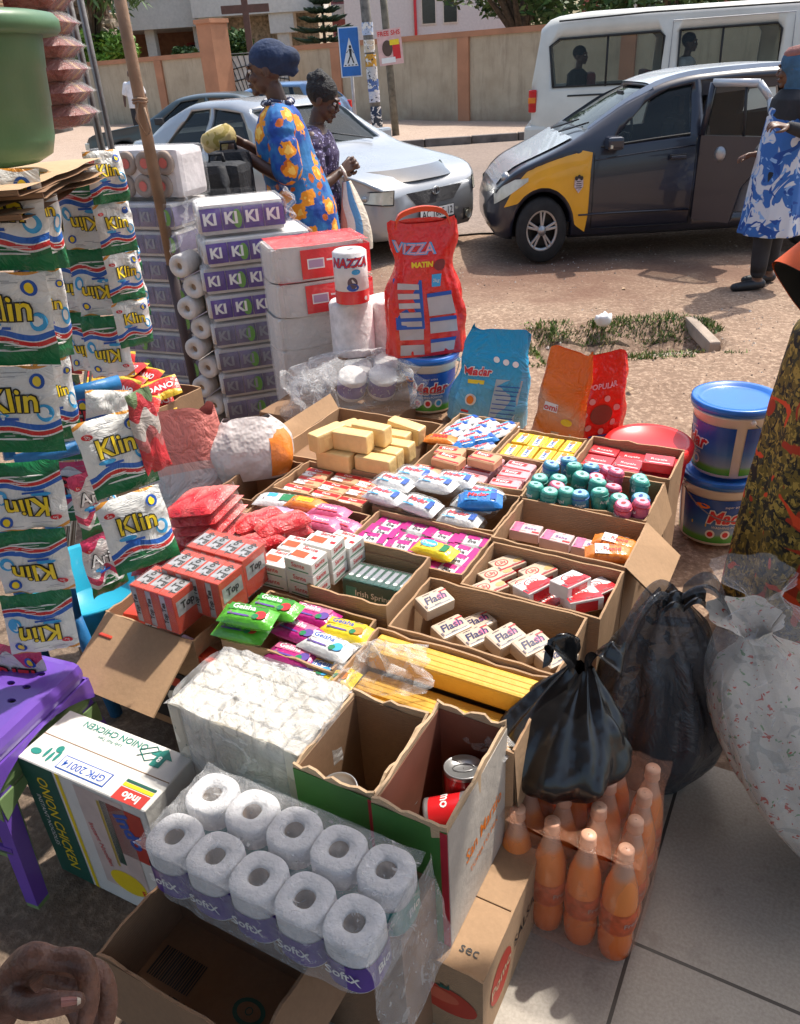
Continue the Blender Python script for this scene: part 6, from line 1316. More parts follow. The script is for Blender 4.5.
strip((P(102, 150, y=1.92), P(138, 345, y=1.9)), .085, 4, 'right one of the white strips, turned to the street, lettering upright', yaw=38, seed=6, group=GS)
strip((P(112, 176, y=2.0), P(143, 318, y=1.98)), .06, 3, 'outermost thin strip of white sachets nearest the brown pole', yaw=55, seed=7, group=GS)
# front pair, in the sun
strip((P(108, 414, y=1.56), P(150, 565, y=1.44)), .136, 2, 'two large white sachets with yellow lettering hanging over the front of the blue rack', yaw=30, seed=21, group=GS, fat=.03)
strip((P(92, 470, y=1.62), P(112, 590, y=1.58)), .10, 2, 'pair of small sachets hanging behind the two large front ones', yaw=50, seed=23, m=ARIS, txt='Ariel', tcol=INKW, group=GS)
strip((P(62, 395, y=1.75), P(84, 520, y=1.72)), .16, 2, 'green and crimson sachets hanging between the two blue bars', yaw=10, seed=25, m=ARIS, txt='ARIEL', tcol=INKR, group=GS)
strip((P(140, 388, y=1.58), P(160, 470, y=1.54)), .07, 1, 'small red and white sachet standing edge on right of the blue bar', yaw=60, seed=28, m=REDS, txt='', group=GS)
strip((P(122, 392, y=1.66), P(110, 430, y=1.62)), .10, 1, 'green edged sachet folded over the end of the upper blue bar', yaw=30, seed=29, txt='', group=GS)
strip((P(18, 640, y=1.42), P(26, 720, y=1.38)), .16, 1, 'green and crimson sachet lying against the stool below the hanging columns', yaw=-10, seed=31, m=ARIS, txt='ARIEL', tcol=INKR, group=GS)
# --- blue rack
BRK = mat('blue_rack_paint', (.02, .17, .42), .45, var=.15, bump=.2)
e = tag(empty('display_rack', (0, 0, 0)), 'blue tubular rack carrying the hanging sachets beside the stool', 'rack')
a = P(16, 462, y=1.56); b_ = P(78, 447, y=1.60); c = P(60, 397, y=1.62); d = P(120, 382, y=1.68)
MB().tube([a, b_], .016, BRK, 10).build('bar', e); MB().tube([c, d], .016, BRK, 10).build('bar', e)
MB().tube([a + V((-.02, .02, .0)), a + V((-.06, .1, .12)), c, c + V((0, .02, .55))], .014, BRK, 8).build('side_frame', e)
f_ = P(74, 615, y=1.66); MB().tube([P(38, 462, y=1.62), f_], [.019, .019], BRK, 8).build('upright', e); MB().tube([f_, V((f_.x+.02, f_.y+.02, 0))], .018, BRK, 8).build('upright', e)
MB().tube([V((-1.02, 1.75, 0)), V((-1.0, 1.72, 1.4))], .018, BRK, 8).build('upright', e)
k0 = P(20, 176, y=1.75); k1 = P(62, 170, y=2.05); MB().tube([k0 + V((-.2, -.2, 0)), k0, k1], .013, BRK, 8).build('bar', e)
# --- metal shelf rack, board, bin, snack bags
e = tag(empty('metal_shelf', (0, 0, 0)), 'grey angle iron shelf frame holding the green bin and snack bags', 'shelf')
for px0, py0, px1, py1, y in ((66, -10, 108, 175, 2.35), (78, -10, 114, 160, 2.55)):
    t0 = P(px0, py0, y=y); t1 = P(px1, py1, y=y); d = (t0-t1).normalized(); q = MB(); q.tube([V((t1.x-.42, t1.y-.2, 0)), t1, t0 + d*.5], .010, STEEL, 4); q.build('upright', e)
q = MB(); q.box(-1.25, -.80, 2.12, 2.34, 1.440, 1.45, STEEL); q.build('shelf_plate', e)
q = MB(); q.tube([(-1.3, 1.5, 0), (-1.3, 1.5, 2.2)], .018, STEEL, 4); q.build('upright', e)
q = MB(); q.tube([(-1.3, 1.5, 1.335), (-.68, 1.62, 1.335)], .012, STEEL, 4); q.build('cross_bar', e)
q = MB(); q.tube([(-1.3, 2.2, 1.335), (-.84, 2.36, 1.335)], .012, STEEL, 4); q.build('cross_bar', e)
e = tag(empty('flattened_cartons', (-.92, 1.60, 1.358)), 'pile of flattened brown cartons under the green bin', 'cardboard')
for i in range(4):
    q = MB(); z = i*.013; q.surf(lambda u, v: ((u-.5)*.62, (v-.5)*.50, z + .010 + .008*nz(u*3, v*3, i, 1)), 10, 8, (CARDL, CARD, CARDD)[i % 3]); q.surf(lambda u, v: ((.5-u)*.62, (v-.5)*.50, z + .0 + .008*nz((1-u)*3, v*3, i, 1)), 10, 8, CARDD)
    q.box(-.30, .305, -.25, -.245, z+.001, z+.009, CARDD); q.build('cardboard_sheet', e, RZ((6, -4, 9, 2, 7)[i]) @ T(.01*i, .012*(i % 3), 0))
GRB = mat('green_bin_plastic', (.085, .19, .095), .4, var=.1, vs=4, bump=.08, bs=30)
q = MB(); z0b = 1.425
q.lathe([(.001, .0), (.125, .0), (.150, .012), (.160, .04), (.166, .09), (.1675, .091), (.172, .15), (.1735, .151), (.180, .205), (.180, .212)], 44, GRB, cap=False); q.lathe([(.180, .200), (.205, .200), (.212, .206), (.213, .222), (.205, .232), (.184, .236), (.180, .225)], 44, GRB, cap=False)
bc = P(-33, 160, y=1.60); tag(q.build('plastic_bin', M=T(bc.x+.0, 1.60, z0b)), 'large green plastic tub with rolled rim standing on flattened cartons', 'tub')
q = MB(); q.box(-.10, .10, -.10, .10, .04, .25, CARDD, r=.004); tag(q.build('carton', M=T(bc.x+.0, 1.60, z0b+.10)), 'brown carton sticking out of the top of the green tub', 'carton')
SNK = printed('snack_film', [(0, (.15, .015, .015)), (.3, (.30, .11, .09)), (.5, (.17, .015, .015)), (.62, (.45, .25, .08)), (.75, (.20, .03, .03))], .2, 9, rough=.22, crinkle=1, bs=30, interp='LINEAR')
q = MB(); pillow(q, .27, .17, .058, SNK, crimp=.004, puff=.3); p_ = q.build('snack_bag'); q = MB(); pillow(q, .280, .178, .061, CLEAR, crimp=.008); q.build('clear_cover', p_, T(0, 0, -.001)); tag(p_, '', 'snack bag')
pls = []
for i in range(11):
    c = P(68 + i*1.0, 128 - i*12.2, y=2.22); pls.append(T(-.845 + .012*nz(i, 1), 2.20 + .01*nz(i, 4), 1.452 + i*.048) @ RZ(8*nz(i, 2, 0, 2)) @ RX(4*nz(i, 5)))
copies(p_, pls, 'clear bag of reddish snack packs in the pile behind the green tub', None, 'piled snack bags')
# --- brown pole with a cord
POL = mat('rusty_pole', (.27, .17, .105), .7, .1, var=.25, vs=6, bump=.4, bs=25); POLD = mat('dark_tape', (.055, .03, .03), .6, var=.2)
pb0 = P(203, 420, z=0); pt = P(120, 0, y=pb0.y); e = tag(empty('awning_pole', (pb0.x, pb0.y, 0)), 'tall rusty brown pole with a dark lower half beside the toilet roll stacks', 'pole')
rel = pt - V((pb0.x, pb0.y, 0)); MB().tube([rel*.42, rel*1.35], [.026, .024], POL, 14).build('upper_tube', e); MB().tube([(0, 0, -.05), rel*.43], .030, POLD, 14).build('lower_tube', e)
q = MB(); cz = rel*.80
for i in range(2): q.tube([cz + V((.03*cos(t_*.6), .03*sin(t_*.6), .01*i+.004*sin(t_))) for t_ in range(11)], .005, POL, 5)
q.tube([cz + V((.0, -.03, 0)), cz + V((-.02, -.04, -.06)), cz + V((.01, -.04, -.13)), cz + V((.03, -.035, -.11)), cz + V((.02, -.03, -.02))], .005, POL, 5); q.build('tied_cord', e)

# --- toilet roll stacks
KP = mat('purple_pack_print', (.085, .035, .26), .35, var=.15, vs=14, coat=.2); SHADEP = mat('shaded_purple_print', (.16, .14, .24), .4, var=.3, vs=12); ROLLW = mat('tissue_paper', (.62, .59, .56), .9, var=.08, bump=.5, bs=60); CORE = mat('roll_core', (.36, .26, .18), .9)
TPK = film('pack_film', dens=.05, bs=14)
ROLLD = mat('shaded_tissue', (.55, .52, .5), .9, var=.12)  # darker tissue: shade painted into the lower and left packs
KR = printed('rainbow_print', [(0, (.10, .30, .03)), (.5, (.65, .6, .05)), (.8, (.05, .2, .4))], 0, 1, crinkle=0)
def kpack(L, W, H_, bright=True, ends=True, txt='KI KI KI'):
    """two layers of wrapped rolls: printed front and end, scalloped roll edge showing below the print"""
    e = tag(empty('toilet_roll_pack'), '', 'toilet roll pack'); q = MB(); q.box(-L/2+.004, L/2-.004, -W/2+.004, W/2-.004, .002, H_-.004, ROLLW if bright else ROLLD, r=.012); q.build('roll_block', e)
    q = MB(); ny = int(W/.09)
    for i in range(ny):
        y = -W/2 + (i+.5)*W/ny; r_ = min(W/ny*.5, H_*.5)*.96
        q.lathe([(.001, 0), (.014, 0), (.015, .008), (r_*.9, .008), (r_, 0), (r_, -.03)], 20, ROLLW, T(-L/2-.004, y, H_/2) @ RY(-90), cap=False); q.disc(0, 0, .014, .014, CORE, T(-L/2-.013, y, H_/2) @ RY(-90) @ RZ(0))
    q.build('roll', e)
    q = MB(); pr = KP if bright else SHADEP; nb = max(2, int(L/.078))  # packs that are not bright get a greyed print with shade painted in
    for i in range(nb):
        x = -L/2 + (i+.5)*L/nb; q.surf(lambda u, v: (x+(u-.5)*L/nb*.97, -W/2-.004-.008*sin(pi*u)**.5*sin(pi*v)**.4, H_*.16+v*H_*.70), 8, 4, pr)
        if i % 3 == 1: q.disc(x+.02, H_*.5, .020, H_*.3, KR, RX(90), W/2+.0135, 14)
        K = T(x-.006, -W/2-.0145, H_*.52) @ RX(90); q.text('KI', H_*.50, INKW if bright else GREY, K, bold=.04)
    q.surf(lambda u, v: (L/2+.003+.006*sin(pi*u)**.5*sin(pi*v)**.4, -W/2+W*u, H_*.16+v*H_*.70), 8, 4, pr); q.build('printed_band', e)
    q = MB(); q.box(-L/2-.010, L/2+.010, -W/2-.018, W/2+.008, 0, H_, TPK, r=.012); q.build('film_wrap', e)
    return e
yawS = 15
def stackM(c, yaw, du, dv, z): return T(*c) @ RZ(yaw) @ T(du, dv, z)
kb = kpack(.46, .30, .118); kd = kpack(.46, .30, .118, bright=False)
C0 = V((-.60, 3.72, 0))
NB = 'stacked toilet roll packs behind the pole'
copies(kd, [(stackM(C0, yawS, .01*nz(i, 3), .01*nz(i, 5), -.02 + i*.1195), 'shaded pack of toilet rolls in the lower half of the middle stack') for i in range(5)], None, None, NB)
copies(kb, [(stackM(C0, yawS+1, 0.0, 0, .58), 'purple lettered toilet roll pack, third below the top of the middle stack'), (stackM(C0, yawS-2, .0, 0, .70), 'purple lettered toilet roll pack, second below the top of the middle stack'), (stackM(C0, yawS+2, .015, -.01, .82), 'purple lettered toilet roll pack just under the topmost plastic bag'), ], None, None, NB)
kt = kpack(.36, .26, .13, txt='KI'); at_ = copies(kt, [(stackM(C0, yawS, -.03, 0, .945), 'topmost purple and blue toilet roll pack in loose clear plastic')], None, None, NB)
q = MB()
def loosef(seed, L, W, H_): 
    def f(u, v):
        a = 2*pi*u; z = H_*v; r_ = 1 + .25*nz(cos(a)*2, sin(a)*2, v*3+seed, 1.5) + .12*sin(pi*v); return (L/2*sq(cos(a))*r_, W/2*sq(sin(a))*r_, z + .02*nz(u*9, v*3, seed))
    return f
q = MB(); q.surf(loosef(1, .42, .30, .15), 60, 14, CLEAR); q.surf(lambda u, v: (-.20-.12*v+.05*nz(u*3, v*3, 2), -.16-.03*v+.05*nz(u*4, v*4, 5), .10-.16*v*(.6+.5*u)+.03*nz(u*5, v*5, 8)), 22, 18, CLEAR); tag(q.build('plastic_bag', M=stackM(C0, yawS, -.03, 0, .945)), 'loose clear plastic flapping round the topmost pack of the middle stack', 'plastic bag')
C1 = V((-1.10, 4.02, 0))
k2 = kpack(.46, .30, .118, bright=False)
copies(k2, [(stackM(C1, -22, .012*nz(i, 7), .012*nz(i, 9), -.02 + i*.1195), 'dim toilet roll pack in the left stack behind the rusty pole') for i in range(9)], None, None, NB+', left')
C2 = V((-.93, 3.78, 0)); q = MB()
pr = MB().lathe([(.001, 0), (.016, 0), (.017, .02), (.045, .02), (.05, .014), (.05, -.10), (.001, -.10)], 22, ROLLW, RY(-60) @ RX(90) if 0 else RX(90) @ T(0, 0, 0), cap=False)
pr.disc(0, 0, .016, .016, CORE, RX(90) @ T(0, 0, 0), .001)
p_ = tag(pr.build('toilet_roll'), '', 'toilet roll')
copies(p_, [(T(-.90 + (.045 if i % 2 else 0), 3.60 + .0*i, .07 + i*.094) @ RZ(-18), 'white toilet roll lying end on in the column between the two stacks') for i in range(9)], None, None, 'toilet roll ends between the stacks')
# pack with pink cores on top left
PCORE = mat('pink_core', (.62, .13, .10), .7); BRL = mat('kraft_roll_end', (.33, .26, .215), .9, var=.1)
pa = P(112, 208, y=3.95); e = tag(empty('towel_roll_pack', M=T(-1.08, 4.02, 1.065) @ RZ(-24)), 'wrapped pack of rolls with pink cores lying on the left toilet roll stack', 'roll pack')
for r_ in range(2):
    for i in range(4):
        q = MB(); q.lathe([(.001, -.004), (.022, -.004), (.024, 0), (.048, 0), (.051, -.01), (.051, -.22)], 22, BRL, T(-.165+.104*i + (.03 if r_ else 0), -.10, .055+.096*r_) @ RX(90), cap=False); q.disc(0, 0, .022, .022, PCORE, T(-.165+.104*i + (.03 if r_ else 0), -.101, .055+.096*r_) @ RX(90), .001); q.build('roll', e)
q = MB(); q.box(-.23, .25, -.085, .115, .0, .21, mat('white_tissue_film', (.66, .62, .62), .3, bump=.5, bs=25), r=.03); q.build('paper_wrap', e); q = MB(); q.box(-.24, .26, -.12, .12, -.002, .215, CLEAR, r=.02); q.build('film_wrap', e)

# --- red and white tissue stack
yawR = 20; CR_ = V((-.30, 3.40, 0)); REDF = mat('red_tissue_film_plain', (.72, .035, .04), .25, bump=.5, bs=20, bd=.02, coat=.3)
def tpack(L, W, H_, red):
    e = tag(empty('tissue_pack'), '', 'tissue pack'); q = MB(); nx_ = 3
    q.surf(lambda u, v: (L/2*sq(cos(2*pi*u)), W/2*sq(sin(2*pi*u)), H_*v), 44, 2, ROLLW)
    q.box(-L/2+.01, L/2-.01, -W/2+.01, W/2-.01, 0, H_-.003, ROLLW, r=.01); q.build('roll_block', e)
    q = MB(); q.surf(lambda u, v: ((L/2+.006)*sq(cos(2*pi*u)), (W/2+.006)*sq(sin(2*pi*u)), H_*(.02+.97*v)), 44, 3, MILKY); q.build('film_wrap', e)
    if red:
        q = MB(); q.box(-L/2+.12, L/2+.010, -W/2-.010, -W/2-.007, .01, H_-.012, REDF); q.box(L/2+.007, L/2+.010, -W/2-.007, W/2, .01, H_-.012, REDF); q.surf(lambda u, v: (-L/2+.02 + (L-.01)*u, -W/2-.006+(W+.01)*v, H_+.004+.006*nz(u*4, v*4)), 10, 6, MB_RED); K = T(-.02, -W/2-.0105, H_*.5) @ RX(90); q.rect(0, 0, .07, .04, INKW, K); q.rect(0, 0, .06, .03, mat('mauve', (.45, .3, .45), .5), K, .0006); q.rect(.08, .01, .07, .008, INKW, K); q.build('printed_label', e)
    return e
MB_RED = film('red_film', (.8, .08, .08), dens=.62, bs=14)
tr = tpack(.40, .26, .135, True); tw = tpack(.36, .24, .135, False)
copies(tw, [(T(*CR_) @ RZ(yawR) @ T(-.03+.006*nz(i, 2), 0, -.02+.1355*i), 'plain white wrapped tissue pack in the lower part of the red topped stack') for i in range(5)], None, None, 'white tissue packs under the red ones')
copies(tr, [(T(*CR_) @ RZ(yawR) @ T(-.0, 0, .66), 'red labelled tissue pack, second from the top of its stack'), (T(*CR_) @ RZ(yawR-2) @ T(.0, .0, .80), 'red labelled tissue pack lying topmost on its stack')], None)
q = MB(); RW = .066
q.lathe([(.015, .195), (.017, .20), (.055, .20), (RW, .192), (RW, .006), (.055, 0), (.016, 0)], 34, mat('kitchen_towel_wrap', (.76, .74, .73), .3, bump=.3, bs=40), cap=False)
cyl = lambda r_, z0_, a0: (lambda x, y: V((r_*sin(x/r_+a0), -r_*cos(x/r_+a0), z0_+y)))
for r_, z_, h_, m_ in ((RW+.0006, .025, .05, REDF),): q.surf(lambda u, v: (r_*sin(2*pi*u), -r_*cos(2*pi*u), v*h_+.003), 34, 2, m_)
q.text('NAZZA', .046, INKB, fn=cyl(RW+.0012, .158, -.02), bold=.08, shear=.2); q.text('NAZZA', .046, INKR, fn=cyl(RW+.0018, .158, -.02), bold=.03, shear=.2); q.disc(0, 0, .018, .010, INKLB, fn=cyl(RW+.0012, .125, .35)); q.disc(0, 0, .020, .022, mat('dark_portrait', (.12, .08, .10), .5), fn=cyl(RW+.0012, .085, .1)); q.disc(0, 0, .024, .014, INKB, fn=cyl(RW+.0015, .068, .1)); q.disc(0, 0, .008, .008, INKW, fn=cyl(RW+.0012, .022, .9))
pn = P(353, 300, y=3.12); tag(q.build('kitchen_towel_roll', M=T(pn.x, 3.12, pn.z-.005)), 'single printed kitchen towel roll standing against the red packs', 'kitchen roll')
q = MB(); RB = .088; q.lathe([(.02, .205), (.025, .212), (.08, .212), (RB, .20), (RB, .01), (.09, 0), (.02, 0)], 40, mat('big_white_roll', (.72, .68, .67), .85, bump=.5, bs=50, vs=30), cap=False); p_ = tag(q.build('towel_roll'), '', 'towel roll')
c1 = P(352, 352, y=3.16); c2 = P(386, 350, y=3.24)
copies(p_, [(T(c1.x+.01, 3.17, c1.z-.0), 'large white towel roll directly under the printed kitchen roll'), (T(c2.x+.015, 3.24, c2.z+.01), 'large white towel roll right of the other, touching the red upright bag')], None)
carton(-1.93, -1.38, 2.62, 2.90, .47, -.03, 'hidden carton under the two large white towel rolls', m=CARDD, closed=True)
# clear bag with a few purple wrapped rolls
cb = P(352, 385, y=3.0); e = tag(empty('plastic_bag', M=T(cb.x+.02, 2.98, .37) @ RZ(14)), 'bulky clear plastic bag holding purple banded toilet rolls below the white towel rolls', 'plastic bag')
for i, (x, y, z, rz) in enumerate(((-.02, 0, .085, 70), (.10, -.02, .08, 66), (.03, .12, .08, 70), (.15, .10, .085, 64))):
    q = MB(); q.lathe([(.001, .055), (.016, .055), (.05, .053), (.056, .045), (.056, -.045), (.05, -.053), (.001, -.055)], 26, ROLLW, cap=False); q.lathe([(.0568, -.03), (.0568, .03)], 26, KP, cap=False); q.build('toilet_roll', e, T(x, y, z) @ RZ(rz-60) @ RX(24))
q = MB(); q.surf(lambda u, v: loosef(5, .44, .30, .20)(u, v) if v < .8 else tuple(V(loosef(5, .44, .30, .20)(u, v))*(1-((v-.8)/.2)*.7)+V((0, 0, .2*.7*((v-.8)/.2)))), 60, 20, MILKY)
q.surf(lambda u, v: (-.30+.20*u+.05*nz(u*3, v*3, 2), -.10+.05*v+.06*nz(u*4, v*4, 5), .02+.17*v+.06*nz(u*5, v*5, 8)), 26, 22, MILKY); q.build('clear_film', e)
carton(-1.95, -1.40, 2.30, 2.60, .365, -.03, 'low hidden carton carrying the bulky clear bag of rolls', m=CARDD, closed=True)

# --- buckets
BW = mat('bucket_white', (.78, .74, .67), .35, var=.05, coat=.2); LIDB = mat('lid_blue', (.012, .15, .56), .3, var=.08, coat=.3)
LBL = printed('bucket_label', [(0, (.05, .30, .04)), (.13, (.12, .38, .06)), (.2, (.22, .32, .45)), (.45, (.05, .17, .45)), (.75, (.015, .08, .36)), (1.0, (.015, .08, .36))], .02, 9, rough=.25, crinkle=0, interp='LINEAR')
def bucket(r0, r1, H_, rot, lab=LBL, seams=((.02, .46), (.52, .98)), lid=LIDB, txt=('Madar',)):
    e = tag(empty('detergent_bucket'), '', 'bucket'); q = MB(); rr = lambda z: r0 + (r1-r0)*z/H_
    q.lathe([(.001, 0), (r0-.008, 0), (r0, .008), (rr(H_*.86), H_*.86), (r1+.006, H_*.865), (r1+.006, H_*.88), (r1, H_*.885), (r1, H_*.94), (r1-.004, H_*.94), (r0-.01, .01), (.001, .01)], 56, BW, cap=False); q.build('bucket_body', e)
    for a0, a1 in seams:
        L_ = MB(); z0_, z1_ = H_*.06, H_*.74
        L_.surf(lambda u, v: ((rr(z0_+(z1_-z0_)*v)+.0012)*cos(2*pi*(a0+(a1-a0)*u)), (rr(z0_+(z1_-z0_)*v)+.0012)*sin(2*pi*(a0+(a1-a0)*u)), z0_+(z1_-z0_)*v), 26, 6, lab)
        am = 2*pi*(a0+a1)/2
        def cf(zc, da=0, off=.002): return lambda x, y: V(((rr(zc+y)+off)*cos(am+da+x/r1), (rr(zc+y)+off)*sin(am+da+x/r1), zc+y))
        q2 = L_; sz = H_*.26
        q2.text('Madar', sz, INKW, fn=cf(H_*.46, .05, .0022), bold=.09, shear=.2); q2.text('Madar', sz, INKR, fn=cf(H_*.46, .05, .0030), bold=.03, shear=.2); q2.disc(0, 0, .028, .010, INKO, fn=cf(H_*.62, -.75, .0022)); q2.text('super active', H_*.055, INKW, fn=cf(H_*.64, .1)); q2.rect(0, 0, .06, .012, INKY, fn=cf(H_*.33, -.8)); 
        for k_, c_ in enumerate((INKR, INKW, INKLB)): q2.disc(0, 0, .018, .018, INKW, fn=cf(H_*.2, -.45+.42*k_, .002)); q2.disc(0, 0, .011, .011, c_ if k_ != 1 else INKR, fn=cf(H_*.2, -.45+.42*k_, .0026))
        q2.text('WASHING POWDER', H_*.055, INKW, fn=cf(H_*.31, .05))
        L_.build('printed_label', e)
    q = MB(); q.lathe([(r1+.004, H_*.895), (r1+.010, H_*.90), (r1+.010, H_*.995), (r1+.004, H_), (r1-.010, H_), (r1-.016, H_-.010), (r1-.03, H_-.012), (.001, H_-.010)], 56, lid, cap=False); q.lathe([(r1+.0105, H_*.945), (r1+.0125, H_*.95), (r1+.0105, H_*.955)], 56, lid, cap=False); q.build('lid', e)
    q = MB(); q.tube([((r1+.012)*cos(a_), (r1+.012)*sin(a_), H_*.84 - .10*sin((a_-.2)/2.8*pi)) for a_ in [.2+2.8*k_/18 for k_ in range(19)]], .0022, STEEL, 5)
    for a_ in (.2, 3.0): q.ball(((r1+.008)*cos(a_), (r1+.008)*sin(a_), H_*.84), .010, BW, nu=8, nv=6)
    q.build('handle', e); return e
bk = bucket(.118, .136, .265, 0)
copies(bk, [(T(1.16, 2.50, -.03) @ RZ(-178), 'lower of the two blue lidded detergent buckets standing on the dirt'), (T(1.172, 2.505, .238) @ RZ(-100), 'upper of the two stacked detergent buckets with a blue lid')], None)
bk2 = bucket(.098, .114, .235, 0); LB2 = P(431, 405, y=3.05)
tag(bk2, 'small detergent bucket under the tall red bag behind the cartons', 'bucket'); bk2.matrix_basis = T(.150, 3.05, .315) @ RZ(-182)
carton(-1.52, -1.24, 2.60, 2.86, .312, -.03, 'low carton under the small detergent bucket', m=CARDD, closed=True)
# red flat basin lid behind the display
q = MB(); q.lathe([(.001, .018), (.115, .018), (.125, .026), (.145, .028), (.152, .020), (.152, .0), (.148, -.02)], 44, RED, cap=False); q.lathe([(.138, -.0), (.11, -.33)], 44, RED)
pl_ = P(645, 440, z=.36); tag(q.build('red_basin', M=T(pl_.x+.01, pl_.y-.01, .335)), 'red plastic tub with its round red lid behind the flat red boxes', 'tub')
# --- upright plastic bags of detergent
def standbag(name, W, D, H_, m, label, draw=None, top_tilt=0, cat='detergent bag', seed=0, M=None, neck=.75, waist=0):
    def f(u, v, off=0):
        a = 2*pi*u; ww = W/2*(1-(1-neck)*v**1.5 - waist*math.exp(-((v-.68)/.14)**2)); dd = D/2*max(.03, (1-v**1.6)) ; r_ = 1+.13*nz(cos(a)*2, sin(a)*2, v*3+seed, 1.3)+.05*nz(cos(a)*5, sin(a)*5, v*7+seed, 1.3)
        cx = .015*nz(v*3, seed, 1)
        return V((cx + (ww*sq(cos(a))+off*cos(a))*r_, (dd*abs(sin(a))**.8*math.copysign(1, sin(a)))*r_ + off*math.copysign(1, sin(a)), v*H_ + .01*sin(a*3+seed)*v))
    q = MB(); q.surf(f, 44, 22, m); q.surf(lambda u, v: (f(u, 0).x*v, f(u, 0).y*v, 0), 44, 1, m)
    if draw: draw(q, lambda x, y, o=.002: f(.75 + max(-.24, min(.24, math.asin(max(-1, min(1, (x/(W/2*(1-(1-neck)*max(0, y/H_)**1.5 - waist*math.exp(-((y/H_-.68)/.14)**2)))))))*.5/pi)) if 0 else front_u(x, y, W, H_, neck, waist), y/H_, o))
    return tag(q.build(name, M=M), label, cat)
def front_u(x, y, W, H_, neck, waist):
    v = max(0, min(1, y/H_)); ww = W/2*(1-(1-neck)*v**1.5 - waist*math.exp(-((v-.68)/.14)**2)); c = max(-1, min(1, x/ww)); c = math.copysign(abs(c)**(1/.45), c); return 1 - math.acos(c)/(2*pi)
REDB = mat('red_bag_film', (.72, .015, .012), .25, var=.06, bump=.8, bs=10, bd=.03, coat=.4)
def off_(fn, cx, cy, o=.003): return lambda x, y: fn(cx+x, cy+y, o)
def dr_red(q, fn):
    q.text('VIZZA', .055, INKLB, fn=off_(fn, -.04, .40), bold=.05, shear=.1); q.text('VIZZA', .052, mat('pink_print', (.75, .35, .4), .4), fn=off_(fn, -.04, .40, .004), bold=.01, shear=.1); q.text('MATIN', .026, INKY, fn=off_(fn, -.01, .345), bold=.05)
    q.add([off_(fn, -.065+x*.05, .20+y*.09)(0, 0) for x, y in ((-1, -1), (1, -1), (1, 1), (-1, 1))], [(0, 1, 2, 3)], INKB)
    for k_ in range(5):
        for cx in (-.065,): q.rect(0, 0, .078, .020, mat('pale_text_panel', (.50, .45, .45), .5), fn=off_(fn, cx, .13+.034*k_, .005))
    for k_, h_ in enumerate((.04, .045, .07)):
        q.rect(0, 0, .10, h_, MATS['pale_text_panel'], fn=off_(fn, .055, .035+.078*k_, .004)); q.rect(0, 0, .10, .014, INKB, fn=off_(fn, .055, .035+.078*k_+h_/2+.006, .005))
    for k_, h_ in enumerate((.04, .04)): q.rect(0, 0, .09, h_, MATS['pale_text_panel'], fn=off_(fn, -.065, .03+.06*k_, .004))
    q.rect(0, 0, .035, .045, INKLB, fn=off_(fn, .045, .285)); q.text('2kg', .018, INKW, fn=off_(fn, .045, .285, .005)); q.disc(0, 0, .022, .020, mat('dark_red_photo', (.2, .03, .03), .5), fn=off_(fn, .055, .34))
rbM = T(.145, 3.05, .552) @ RZ(6)
rbag = standbag('detergent_bag', .31, .16, .49, REDB, 'tall red detergent bag with a handle standing on the small bucket', dr_red, M=rbM, neck=.80, waist=.20, seed=3)
q = MB(); pts = [V((-.10, 0, .48)), V((-.08, .0, .52)), V((0, .0, .54)), V((.08, 0, .525)), V((.105, 0, .48))]; sp, _ = smooth_path(pts, [1]*5, 6)
for a_, b2 in zip(sp, sp[1:]): q.add([a_ + V((0, -.012, 0)), b2 + V((0, -.012, 0)), b2 + V((0, .012, .0)), a_ + V((0, .012, 0)), a_ + V((0, -.010, -.018)), b2 + V((0, -.010, -.018))], [(0, 1, 2, 3), (4, 5, 1, 0)], mat('orange_handle', (.75, .08, .02), .3, coat=.3))
q.build('handle', rbag)
BLB = printed('blue_bag_print', [(0, (.25, .50, .62)), (.3, (.10, .42, .66)), (.62, (.02, .34, .62)), (1, (.01, .30, .60))], .03, 8, rough=.25, crinkle=.9, bs=9, interp='LINEAR', bd=.03)
def dr_blue(q, fn):
    q.text('Madar', .038, INKW, fn=off_(fn, -.07, .20), bold=.10, shear=.2); q.text('Madar', .038, INKR, fn=off_(fn, -.07, .20, .005), bold=.03, shear=.2); q.rect(0, 0, .06, .014, INKY, fn=off_(fn, -.07, .165)); q.disc(0, 0, .022, .022, INKW, fn=off_(fn, -.075, .10)); q.disc(0, 0, .014, .016, INKO, fn=off_(fn, -.075, .10, .005)); q.rect(0, 0, .03, .008, INKR, fn=off_(fn, -.09, .055))
    q.rect(0, 0, .10, .15, mat('pale_blue_panel', (.42, .55, .62), .5), fn=off_(fn, .05, .105)); 
    for k_ in range(8): q.rect(0, 0, .085, .003, INKB, fn=off_(fn, .05, .045+.016*k_, .005))
    for k_ in range(3): q.disc(0, 0, .011, .010, INKW, fn=off_(fn, .0+.034*k_, .245-.006*k_))
standbag('detergent_bag', .30, .17, .345, BLB, 'pale blue detergent bag slumped to the right beside the small bucket', dr_blue, M=T(.36, 2.88, .31) @ RZ(-6) @ Matrix(((1, 0, .34, 0), (0, 1, 0, 0), (0, 0, 1, 0), (0, 0, 0, 1))), neck=.72, seed=5)
carton(-1.28, -1.0, 2.56, 2.78, .308, -.03, 'low carton under the pale blue detergent bag', m=CARDD, closed=True)
ORB = printed('orange_bag_print', [(0, (.60, .55, .50)), (.2, (.74, .20, .02)), (.42, (.72, .36, .20)), (.55, (.78, .17, .015)), (1, (.75, .14, .01))], .10, 7, rough=.25, crinkle=.9, bs=10, bd=.03, interp='LINEAR', ph=1)
